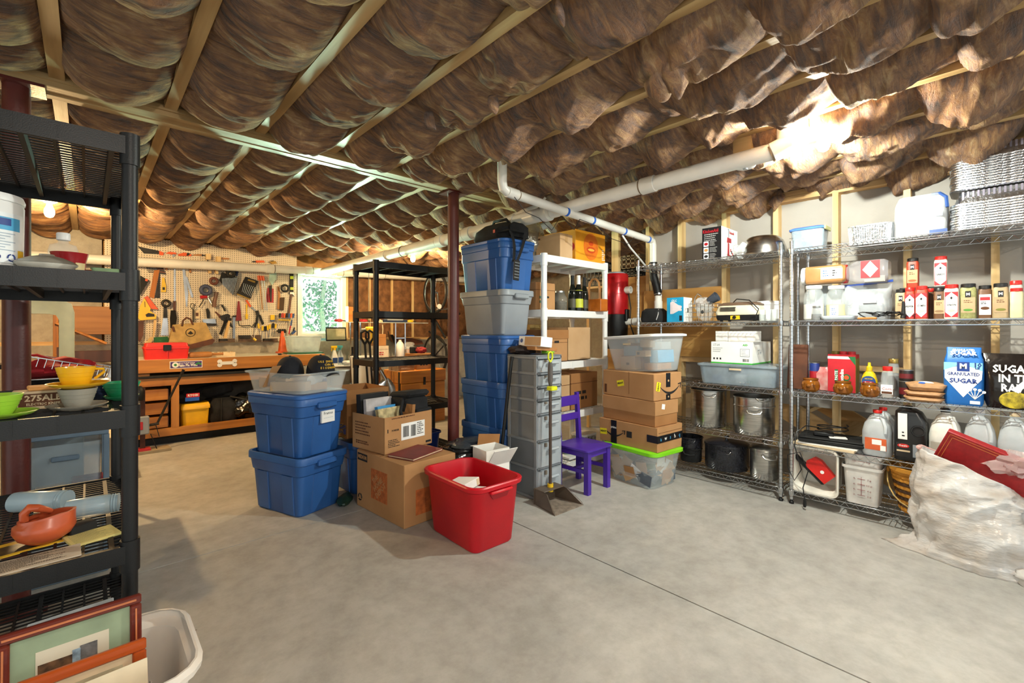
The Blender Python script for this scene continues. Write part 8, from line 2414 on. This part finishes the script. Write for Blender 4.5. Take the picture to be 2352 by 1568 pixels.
for i in range(3):
 t = thing('sugar_packet', ('bottom brown sugar packet of three stacked flat', 'middle brown sugar packet of three stacked flat', 'top brown sugar packet of three, with blue label')[i], 'packet', (3.72, 0.315 - .004 * i, Z3 + (0, .034, .068)[i]), (2, -3, 5)[i], 'brown sugar packets')
 hh = (.034, .034, .052)[i]
 part('packet', G().loft([rr(.09, .15, .03, 0), rr(.13, 0.168, .03, hh * .4), rr(.12, .19, .03, hh * .75), rr(.06, .1, .03, hh)]), M_BSUG, t)
 if i == 2:
  part('label', G().at((-.04, -.0, hh * .86), ry=-42).loft([ci(.016, 0, 18, 0, 0, .036), ci(.016, .002, 18, 0, 0, .036)]), M_LABEL, t)
  part('label', G().at((-.045, .018, hh * .88), ry=-42).loft([ci(.007, 0, 14, 0, 0, .016), ci(.007, .003, 14, 0, 0, .016)]), mt('label_blue', '1E5AB8'), t)
# 10 lb sugar bag
yl, yr = 0.229, 0.06
L_, h_ = yl - yr, 1.13 - Z3
t = thing('sugar_bag', 'blue and white paper bag of granulated sugar', 'bag', (3.69 + .06, (yl + yr) / 2, Z3))
M_SBL = mt('sugar_blue', '1E6EC0', .45, var=.05)
part('bag', G().loft([rr(.11, L_ * .9, .02, 0), rr(.13, L_ * .97, .03, .02), rr(.13, L_, .03, h_ * .55), rr(.12, L_ * .96, .02, h_ * .78), rr(.08, L_ * .86, .01, h_ * .88), rr(.03, L_ * .86, .006, h_)]), M_SBL, t)
xo = -.0655
part('label_diamond', G().prism([(0, h_ * .14), (L_ * .46, h_ * .46), (L_ * .46, h_ * .62), (0, h_ * .70), (-L_ * .46, h_ * .62), (-L_ * .44, h_ * .46)], xo - .0008, xo, 'yz'), M_LABEL, t)
part('aqua_band', G().prism([(L_ * .48, h_ * .60), (L_ * .48, h_ * .74), (-L_ * .46, h_ * .74), (-L_ * .46, h_ * .60), (0, h_ * .72)], xo - .0012, xo, 'yz'), mt('aqua_print', '8ED0D8', .5), t)
part('brand_square', G().box(xo - .0018, -.026, h_ * .59, xo, .026, h_ * .75), mt('navy_print', '1F3E8A'), t)
txt('M', .04, M_LABEL, t, (xo - .0024, 0, h_ * .675), '-x', bold=.002)
txt('GRANULATED', .026, mt('navy_print', '1F3E8A'), t, (xo - .0014, 0, h_ * .54), '-x', bold=.0005, sx=.8)
txt('SUGAR', .036, mt('navy_print', '1F3E8A'), t, (xo - .0014, 0, h_ * .42), '-x', bold=.0012)
txt('10', .034, mt('navy_print', '1F3E8A'), t, (xo - .0016, -L_ * .34, h_ * .70), '-x', bold=.0012)
txt('LB', .018, mt('navy_print', '1F3E8A'), t, (xo - .0016, -L_ * .34, h_ * .65), '-x', bold=.0008)
g = G()
for k in range(5):
 a = R(50 + 20 * k)
 g.tube([(xo - .001, -L_ * .28, h_ * .12), (xo - .001, -L_ * .28 + .05 * math.cos(a), h_ * .12 + .05 * math.sin(a))], .002, 5)
 g.ball((xo - .001, -L_ * .28 + .056 * math.cos(a), h_ * .12 + .056 * math.sin(a)), (.001, .008, .008), 6)
part('spoon_print', g, M_LABEL, t)
txt('GRANULATED', .016, M_LABEL, t, (-.052, 0, h_ * .955), (82, 0, -90), bold=.0006, sx=.9)
txt('SUGAR', .034, M_LABEL, t, (-.060, 0, h_ * .90), (72, 0, -90), bold=.0014)
part('barcode_patch', G().box(xo - .0012, -L_ * .40, .012, xo, -L_ * .16, .03), M_LABEL, t)
t = thing('raw_sugar_bag', 'black shiny bag of raw cane sugar at the right edge', 'bag', (3.70 + .05, -0.041 - .0, Z3), 0)
L_ = 0.229
h_ = 1.1 - Z3
part('bag', G().loft([rr(.09, L_ * .8, .03, 0), rr(.13, L_ * .9, .05, .04), rr(.13, L_ * .92, .05, h_ * .5), rr(.09, L_ * .96, .03, h_ * .8), rr(.015, L_, .006, h_)]), mt('gloss_black_film', '1D1816', .18, bump=.3, bsc=18), t)
xo = -.066
for k, s_ in enumerate(('SUGAR', 'IN THE', 'RAW')):
 txt(s_, .058, M_LABEL, t, (xo + .008 * (k == 0), L_ * .30 - (0, .02, .03)[k], h_ * (.72 - .17 * k)), '-x', 'LEFT', bold=.002, sx=.8)
part('cane_picture', G().at((xo + .0005, -L_ * .06, h_ * .17), ry=-90).loft([ci(h_ * .15, 0, 22, 0, 0, L_ * .26), ci(h_ * .10, .003, 22, 0, 0, L_ * .2)]), mt('cane_gold', 'B8A428', .6, var=.35, sc=40), t)
part('swirl_print', G().prism([(L_ * .0, h_ * .35), (-L_ * .3, h_ * .62), (-L_ * .34, h_ * .56), (-L_ * .12, h_ * .30)], xo - .0008, xo, 'yz'), M_LABEL, t)
txt('6 LB', .018, M_LABEL, t, (-.04, L_ * .42, h_ * .87), '-x')
# ---- fourth shelf
t = thing('laptop', 'closed black laptop with papers lying on the wire shelf', 'laptop', (3.80, 0.805, Z2 + .03), 6)
part('base', G().box(-.13, -.2, 0, .13, .18, .022, .006), M_BLACK, t)
part('lid', G().box(-.13, -.2, .023, .13, .18, .034, .006), M_BLACKM, t)
t = thing('paper_pile', 'papers and cards under the black laptop', 'papers', (3.78, 0.83, Z2), -4)
part('paper', G().box(-.12, -.19, 0, .12, .17, .012), M_CREAM, t)
part('paper', G().at((0, 0, .013), rz=6).box(-.11, -.19, 0, .12, .15, .008), M_WHITEP, t)
t = thing('power_adapter', 'black power brick with coiled cord on the laptop', 'charger', (3.76, 0.84, Z2 + .066), 10)
part('brick', G().box(-.035, -.06, 0, .035, .06, .03, .008), M_BLACK, t)
part('card', G().at((-.03, -.07, .002), rz=12).box(-.03, -.06, 0, .03, .04, .006), M_WHITEP, t)
part('coil', G().tube([(.03 + .07 * math.cos(k * .5), -.05 + .09 * math.sin(k * .5), .035 + .002 * k) for k in range(24)], .004, 6), M_BLACK, t)
yq = 0.955
part('cord', G().tube([(.03, .03, .05), (-.06, .10, .07), (-.12, .15, .03), (-.155, .16, -.06), (-.15, .12, -.22), (-.16, .16, -.30), (-.155, .20, -.22), (-.155, .2, -.13), (-.155, .13, -.1), (-.16, .08, -.22), (-.16, .11, -.34), (-.16, .10, -.42)], .0036, 6), M_BLACK, t)
part('plug', G().tube([(-.16, .10, -.42), (-.16, .10, -.455), (-.16, .10, -.47)], [.008, .011, .008], 8), M_BLACK, t)


def jug(label, x, px0, px1, ptop, z, body_m, cap_m, fill=None, fillf=.5, handle=-1, labels=(), square=.2, slab=None):
 w = abs(px0 - px1)
 h = ptop - z
 t = thing('jug', label, 'jug', (x + w * .48, (px0 + px1) / 2, z), 0)
 r_ = w * .28
 part('body', G().loft([rr(w * .9, w * .94, r_, 0, n=5), rr(w * .95, w, r_, .012, n=5), rr(w * .95, w, r_, h * .52, n=5), rr(w * .80, w * .86, r_, h * .70, n=5), rr(w * .45, w * .5, w * .2, h * .86, n=5), rr(w * .27, w * .27, w * .13, h * .90, n=5), rr(w * .27, w * .27, w * .13, h * .94, n=5)]), body_m, t)
 if fill:
  part('liquid', G().loft([rr(w * .88, w * .92, r_, .004, n=5), rr(w * .93, w * .98, r_, .014, n=5), rr(w * .93, w * .98, r_, h * fillf, n=5)]), fill, t)
 part('cap', G().lathe([(w * .155, h * .93), (w * .16, h * .935), (w * .16, h * .99), (w * .145, h)], 18), cap_m, t)
 yy = -w * .30
 part('handle', G().tube([(-w * .12, yy * .35, h * .86), (-w * .34, yy * .8, h * .80), (-w * .46, yy * 1.1, h * .66), (-w * .48, yy * 1.1, h * .52)], [w * .06, w * .07, w * .07, w * .06], 10), body_m if not slab else slab, t)
 for k_, (a, b, c, d_, m_) in enumerate(labels):
  part('label', G().box(-w * .477 - .0012 - .0008 * k_, w * a, h * b, -w * .474, w * c, h * d_), m_, t)
 return t


M_WL = mt('label_orange', 'D4602E', .5)
t = jug('clear vinegar jug with red cap and small tomato label', 3.68, 0.618, 0.467, 0.713, Z2, mt('frosty_jug', 'D4D9DC', .25, alpha=.62), M_RCAP, mt('clear_liquid', 'AEB6BC', .2, alpha=.6), .52, labels=((-.36, .14, .36, .40, M_WL), (-.20, .26, .12, .37, M_LABEL), (-.34, .14, -.16, .25, M_LABEL)))
jug('second red capped jug hidden behind the clear vinegar jug', 3.88, 0.609, 0.472, 0.706, Z2, mt('frosty_jug', 'D4D9DC'), M_RCAP)
# black jug with moulded round handle opening
yl, yr = 0.454, 0.297
w_, h_ = yl - yr, 0.758 - Z2
t = thing('jug', 'black plastic jug with red oval label and round handle hole', 'jug', (3.68 + .07, (yl + yr) / 2, Z2))
M_BJ = mt('black_jug', '1B1A1A', .3)
part('body', G().loft([rr(.13, w_ * .95, .03, 0, n=5), rr(.14, w_, .03, .01, n=5), rr(.14, w_, .03, h_ * .62, n=5), rr(.135, w_ * .98, .03, h_ * .74, 0, 0, 5), rr(.12, w_ * .78, .03, h_ * .90, 0, w_ * .08, 5), rr(.08, w_ * .5, .03, h_ * .955, 0, w_ * .12, 5)]), M_BJ, t)
part('cap', G().lathe([(.026, h_ * .95), (.027, h_ * .955), (.027, h_ * .995), (.024, h_)], 18, 0, w_ * .14), M_BLACK, t)
part('handle_ring', G().at((-.0715, -w_ * .24, h_ * .58), ry=-90).lathe([(w_ * .20, 0), (w_ * .22, .004), (w_ * .20, .008), (w_ * .17, .008), (w_ * .16, 0)], 24, c0=False, c1=False), M_BJ, t)
part('handle_hollow', G().at((-.0712, -w_ * .24, h_ * .58), ry=-90).lathe([(w_ * .165, 0), (w_ * .165, .001)], 24), M_INK, t)
part('paper_tape', G().at((-.073, w_ * .22, h_ * .40), ry=-1).box(-.0012, -.022, 0, 0, .022, h_ * .48), M_LABEL, t)
lines(t, '-x', -.0745, w_ * .24, h_ * .60, .02, 3, .02, .008, M_INK, 6)
part('label', G().box(-.0712, -w_ * .02, h_ * .08, -.07, w_ * .42, h_ * .34), M_INK, t)
part('label', G().at((-.0712, w_ * .2, h_ * .28), ry=-90).loft([ci(.012, 0, 18, 0, 0, .028), ci(.012, .001, 18, 0, 0, .028)]), M_RCAP, t, 'red oval badge')
txt("French's", .014, M_LABEL, t, (-.0728, w_ * .2, h_ * .28), '-x', bold=.0004, sx=.8)
part('label', G().box(-.0716, 0, h_ * .17, -.07, w_ * .4, h_ * .20), M_CREAM, t)
part('label', G().box(-.0716, -w_ * .36, h_ * .09, -.07, -w_ * .08, h_ * .32), M_GREYT, t)
t = jug('opaque white jug with black cap between black and clear jugs', 3.68, 0.295, 0.15, 0.765, Z2, mt('white_jug_plastic', 'DEDCD4', .3), M_BLACK, labels=((-.42, .06, .42, .42, mt('aged_label', 'BDB6A8', .7)),))
part('side_handle', G().tube([(-.01, -.03, 0.765 - Z2 - .05), (-.05, -.055, .20), (-.055, -.075, .15), (-.04, -.085, .11)], .012, 8), mt('white_jug_plastic', 'DEDCD4'), t)
t = jug('clear jug half full of brown vinegar with orange label', 3.67, 0.146, 0.011, 0.775, Z2, mt('frosty_jug', 'D4D9DC'), M_WHITE, mt('cider_liquid', '6E5A58', .2, alpha=.9), .48, labels=((-.44, .06, .20, .38, M_WL), (-.26, .10, .10, .24, M_LABEL)))
part('label_oval', G().at((-.062, .0, .10), ry=-90).loft([ci(.010, 0, 16, 0, 0, .022), ci(.010, .001, 16, 0, 0, .022)]) if 0 else G().box(-.0001, -.0001, .05, .0001, .0001, .051), M_TBLU, t)
w_ = 0.135
part('label_oval', G().at((-w_ * .477 - .0014, .0, .085), ry=-90).loft([ci(.010, 0, 16, 0, 0, .024), ci(.010, .001, 16, 0, 0, .024)]), mt('label_blue', '1E5AB8'), t)
t = jug('clear white vinegar jug with green label at the right edge', 3.66, 0.01, -0.122, 0.779, Z2, mt('frosty_jug', 'D4D9DC'), M_CREAM, mt('clear_liquid', 'AEB6BC'), .42, labels=((-.44, .05, .36, .36, mt('lime_label', 'C8CC3C')),))
w_ = 0.132
part('label_oval', G().at((-w_ * .477 - .0014, .0, .062), ry=-90).loft([ci(.017, 0, 18, 0, 0, .034), ci(.017, .001, 18, 0, 0, .034)]), M_LABEL, t)
part('label_oval', G().at((-w_ * .477 - .0014, .018, .082), ry=-90).loft([ci(.008, 0, 16, 0, 0, .018), ci(.008, .001, 16, 0, 0, .018)]), mt('label_blue', '1E5AB8'), t)
txt('White', .014, M_INK, t, (-w_ * .477 - .003, 0, .067), '-x', sx=.8)
txt('Vinegar', .014, M_INK, t, (-w_ * .477 - .003, 0, .055), '-x', sx=.8)
# ---- bottom shelf
yl, yr = 1.022, 0.734
w_ = yl - yr
h_ = 0.419 - Z1
t = thing('white_bin', 'white plastic bus bin lying on its side with red tool inside', 'bin', (3.66, (yl + yr) / 2, Z1))
# open mouth towards -x: loft along x
def yzsec(W_, H_, r_, x):
 return [(x, a, b + h_ / 2) for a, b, _ in rr(W_, H_, r_, 0, n=5)]
part('tub', G().loft([yzsec(w_ * .86, h_ * .86, .04, .20), yzsec(w_ * .93, h_ * .93, .04, .02), yzsec(w_, h_, .045, .012), yzsec(w_, h_, .045, 0), yzsec(w_ * .93, h_ * .93, .04, 0), yzsec(w_ * .86, h_ * .86, .035, .02), yzsec(w_ * .78, h_ * .78, .035, .19)]), mt('white_bin_plastic', 'DDD9CE', .4), t)
t2 = thing('red_brush', 'red and black brush head lying diagonally in the white bin', 'brush', (3.71, (yl + yr) / 2, Z1 + h_ * .52), 0, rx=43)
part('back', G().box(.0, -w_ * .36, -.055, .03, w_ * .50, -.022, .008), M_BLACK, t2)
part('red_cover', G().loft([[(-.012 + .0, a * 1.0, b) for a, b in ((-w_ * .36, -.03), (w_ * .16, -.03), (w_ * .24, .0), (w_ * .2, .055), (w_ * .06, .07), (-w_ * .36, .055))], [(.03, a, b) for a, b in ((-w_ * .36, -.03), (w_ * .16, -.03), (w_ * .24, .0), (w_ * .2, .055), (w_ * .06, .07), (-w_ * .36, .055))]]), M_RCAP, t2)
part('badge', G().at((-.0125, -.04, .02), ry=-90).lathe([(.012, 0), (.012, .001)], 14), M_LABEL, t2)
# nested square containers
yl, yr = 0.719, 0.51
w_ = yl - yr
M_MW = mt('milky_white_plastic', 'DCDAD6', .35, alpha=.82)
t = thing('food_tub', 'lower square white measuring tub with red scale', 'container', (3.67 + .09, (yl + yr) / 2, Z1))
h1 = 0.343 - Z1
part('tub', rtub([(.16, w_ * .80, .025, 0), (.18, w_ * .95, .03, h1 - .02), (.195, w_ * 1.04, .03, h1 - .018), (.195, w_ * 1.04, .03, h1)], .003), M_MW, t)
MR = mt('scale_red', '8A3A3A', .6)
part('scale_line', G().box(-.088, -.001, .06, -.084, .001, h1 * .78), MR, t)
for k, (a, b) in enumerate((('2L', '2 qt'), ('4L', '4 qt'), ('6L', '5.5 qt'), ('7L', '7 qt'))):
 z = .06 + k * (h1 - .10) / 4.2
 part('scale_tick', G().box(-.0895, -.02, z, -.087, .02, z + .002), MR, t)
 txt(a, .016, MR, t, (-.0898, .036, z), '-x', sx=.8)
 txt(b, .016, MR, t, (-.0898, -.042, z), '-x', sx=.8)
t = thing('food_tub', 'upper square white measuring tub nested in the lower one', 'container', (3.67 + .09, (yl + yr) / 2, Z1 + .075))
part('tub', rtub([(.15, w_ * .78, .025, 0), (.17, w_ * .93, .03, h1 - .02), (.19, w_ * 1.0, .03, h1 - .018), (.19, w_ * 1.0, .03, h1)], .003), M_MW, t)
part('scale_line', G().box(-.083, -.001, h1 - .07, -.0825, .001, h1 - .02), MR, t)
part('scale_tick', G().box(-.084, -.02, h1 - .045, -.0828, .02, h1 - .043), MR, t)
txt('9.5L', .016, MR, t, (-.0865, .036, h1 - .043), '-x', sx=.8)
txt('9 qt', .016, MR, t, (-.0865, -.036, h1 - .043), '-x', sx=.8)
part('film', G().ball((0, .02, h1 - .0), (.05, .05, .04), 8, .5, 3), mt('clear_film', 'E8ECEE'), t)
# woven basket
t = thing('woven_basket', 'yellow and brown woven basket with wire handle', 'basket', (3.78, 0.38 - .04, Z1))
rb, hb = .145, .27
M_BK = mt('basket_yellow', 'C8892A', .6, var=.1)
M_BK2 = mt('basket_brown', '4E3018', .6, var=.2)
part('inner_wall', G().lathe(shell([(rb * .62, 0), (rb * .96, hb)], .006), 36), M_BK, t)
for k in range(11):
 z = .012 + k * (hb - .02) / 11
 r_ = rb * (.625 + .335 * (z / hb)) + .003
 g = G()
 n_ = 48
 secs = []
 for dz, dr in ((0, 0), (.004, .004), (.017, .004), (.021, 0)):
  secs.append([((r_ + dr + .0025 * (1 if (i + k) % 2 else -1)) * math.cos(2 * math.pi * i / n_), (r_ + dr + .0025 * (1 if (i + k) % 2 else -1)) * math.sin(2 * math.pi * i / n_), z + dz) for i in range(n_)])
 part('weave_band', g.loft(secs, False, False), M_BK2 if k in (1, 3, 5, 7, 9) and k != 9 else M_BK, t)
part('rim', G().lathe([(rb * .95, hb - .012), (rb + .008, hb - .01), (rb + .008, hb + .012), (rb * .95, hb + .012)], 36, c0=False, c1=False), M_BK, t)
part('wire_handle', G().tube([(-.0 + .02 * math.sin(R(a)) - .04 * math.sin(R(a)) - .11 * math.sin(R(a)), (rb + .012) * math.cos(R(a)), hb - .05 - .17 * math.sin(R(a))) for a in range(0, 181, 15)], .004, 8), mt('pale_wire', 'C8A868', .4), t)
part('handle_lug', G().ball((0, rb + .008, hb - .03), (.012, .01, .02), 8), M_BK, t)

# trash bag and album
MBAG = mt('white_bag_film', 'DADADA', .2, col2='B4AAA0', sc=4.5, bump=.9, bsc=16, alpha=.92, stretch=(1, 1, 2.4))
bm_ = G()
bx_, by_ = 3.44, .07
N_, K_ = 120, 64
secs = []
for k in range(K_ + 1):
 v = k / K_
 z = .56 * v
 row = []
 for i in range(N_):
  a = 2 * math.pi * i / N_
  c, s = math.cos(a), math.sin(a)
  bul = (1 + .16 * math.sin(math.pi * min(1, v * 1.15)) - .10 * v) if v > .08 else (1.04 + .6 * v)
  rx_, ry_ = .15 * bul, .225 * bul * (1 + .62 * math.exp(-v / .07) * max(0, s) ** 3)
  p = Vector((c * rx_, s * ry_, z))
  n1_ = noise.noise(Vector((p.x * 5, p.y * 5, z * 5 + 3)))
  n2_ = 1 - abs(noise.noise(Vector((p.x * 8 + n1_, p.y * 8 + z * 6, z * 5 + 11)))) * 3
  n3_ = noise.noise(Vector((a * 9, z * 5 - a, 5)))
  f_ = 1 + .11 * n1_ + .075 * n2_ + .04 * n3_ + .03 * noise.noise(Vector((p.x * 26 + n1_ * 2, p.y * 26, z * 14)))
  zz = z
  if v > .6:
   q_ = (v - .6) / .4
   zz = z - .16 * q_ * max(0, -s) + .02 * n1_ - .05 * q_ * (1 - abs(s))
   f_ *= 1 - .12 * q_
  lean = .06 * v
  row.append((bx_ + p.x * f_ + .05 * v, by_ + p.y * f_ + lean * (s > -2), max(.0, zz + .015 * n1_ * v)))
 secs.append(row)
inn = [[((x - bx_ - .03) * .93 + bx_ + .03, (y - by_ - .05) * .93 + by_ + .05, z - .02 * j) for x, y, z in secs[-1 - 3 * j]] for j in range(0, 5)]
t = thing('trash_bag', 'big translucent white trash bag slumped before the wire shelf', 'bag', (0, 0, 0))
part('bag', G().loft(secs + inn), MBAG, t, smooth=180)
part('floor_corner', G().ball((3.36, -.14, .035), (.10, .12, .04), 14, .5, 18), MBAG, t, smooth=180)
part('drawstring', G().tube([secs[-1][i] for i in range(4, 40, 2)], .010, 6), mt('pink_drawstring', 'D8A8A0', .5), t)
t = thing('trash_content', 'beige packaging pressed inside the white trash bag', 'trash', (3.44, .06, .02))
part('wad', G().ball((0, -.06, .13), (.08, .10, .10), 12, .5, 5), mt('beige_wad', 'BCA78E', .9), t)
part('wad', G().ball((.02, .08, .16), (.08, .08, .10), 12, .5, 15), M_WHITEP, t)
part('wad', G().ball((.02, -.02, .33), (.09, .13, .08), 12, .5, 25), M_WHITEP, t)
t = thing('red_album', 'red leather album with gold border sticking out of the trash bag', 'album', (3.50, .09, .405), 0, rx=22)
M_ALB = mt('album_red', '9A1A1E', .5, var=.1, sc=40)
w_, h_ = .40, .24
part('cover', G().at((0, 0, 0), ry=-18).box(-.02, -w_ / 2, 0, .02, w_ / 2, h_, .004), M_ALB, t)
for e in (.016, .03):
 part('gold_border', G().at((0, 0, 0), ry=-18).box(-.0208, -w_ / 2 + e, e, -.02, w_ / 2 - e, e + .0025).box(-.0208, -w_ / 2 + e, h_ - e, -.02, w_ / 2 - e, h_ - e + .0025).box(-.0208, -w_ / 2 + e, e, -.02, -w_ / 2 + e + .0025, h_ - e).box(-.0208, w_ / 2 - e, e, -.02, w_ / 2 - e + .0025, h_ - e), mt('gilt', 'C4743A', .4), t)
solo('film_scrap', G().ball((0, 0, .05), (.08, .10, .06), 12, .6, 33), mt('pinkish_film', 'D9C4C2', .12, alpha=.45, bump=.8, bsc=30), 'crumpled clear film on top of the trash bag', 'film', (3.44, -.06, .50))
solo('green_bin', G().lathe(shell([(.16, 0), (.18, .30), (.19, .31), (.19, .33)], .006), 28), mt('dark_green_plastic', '22342A', .4), 'dark green bin cut by the right frame edge behind the bag', 'bin', (3.47, -.37, 0))
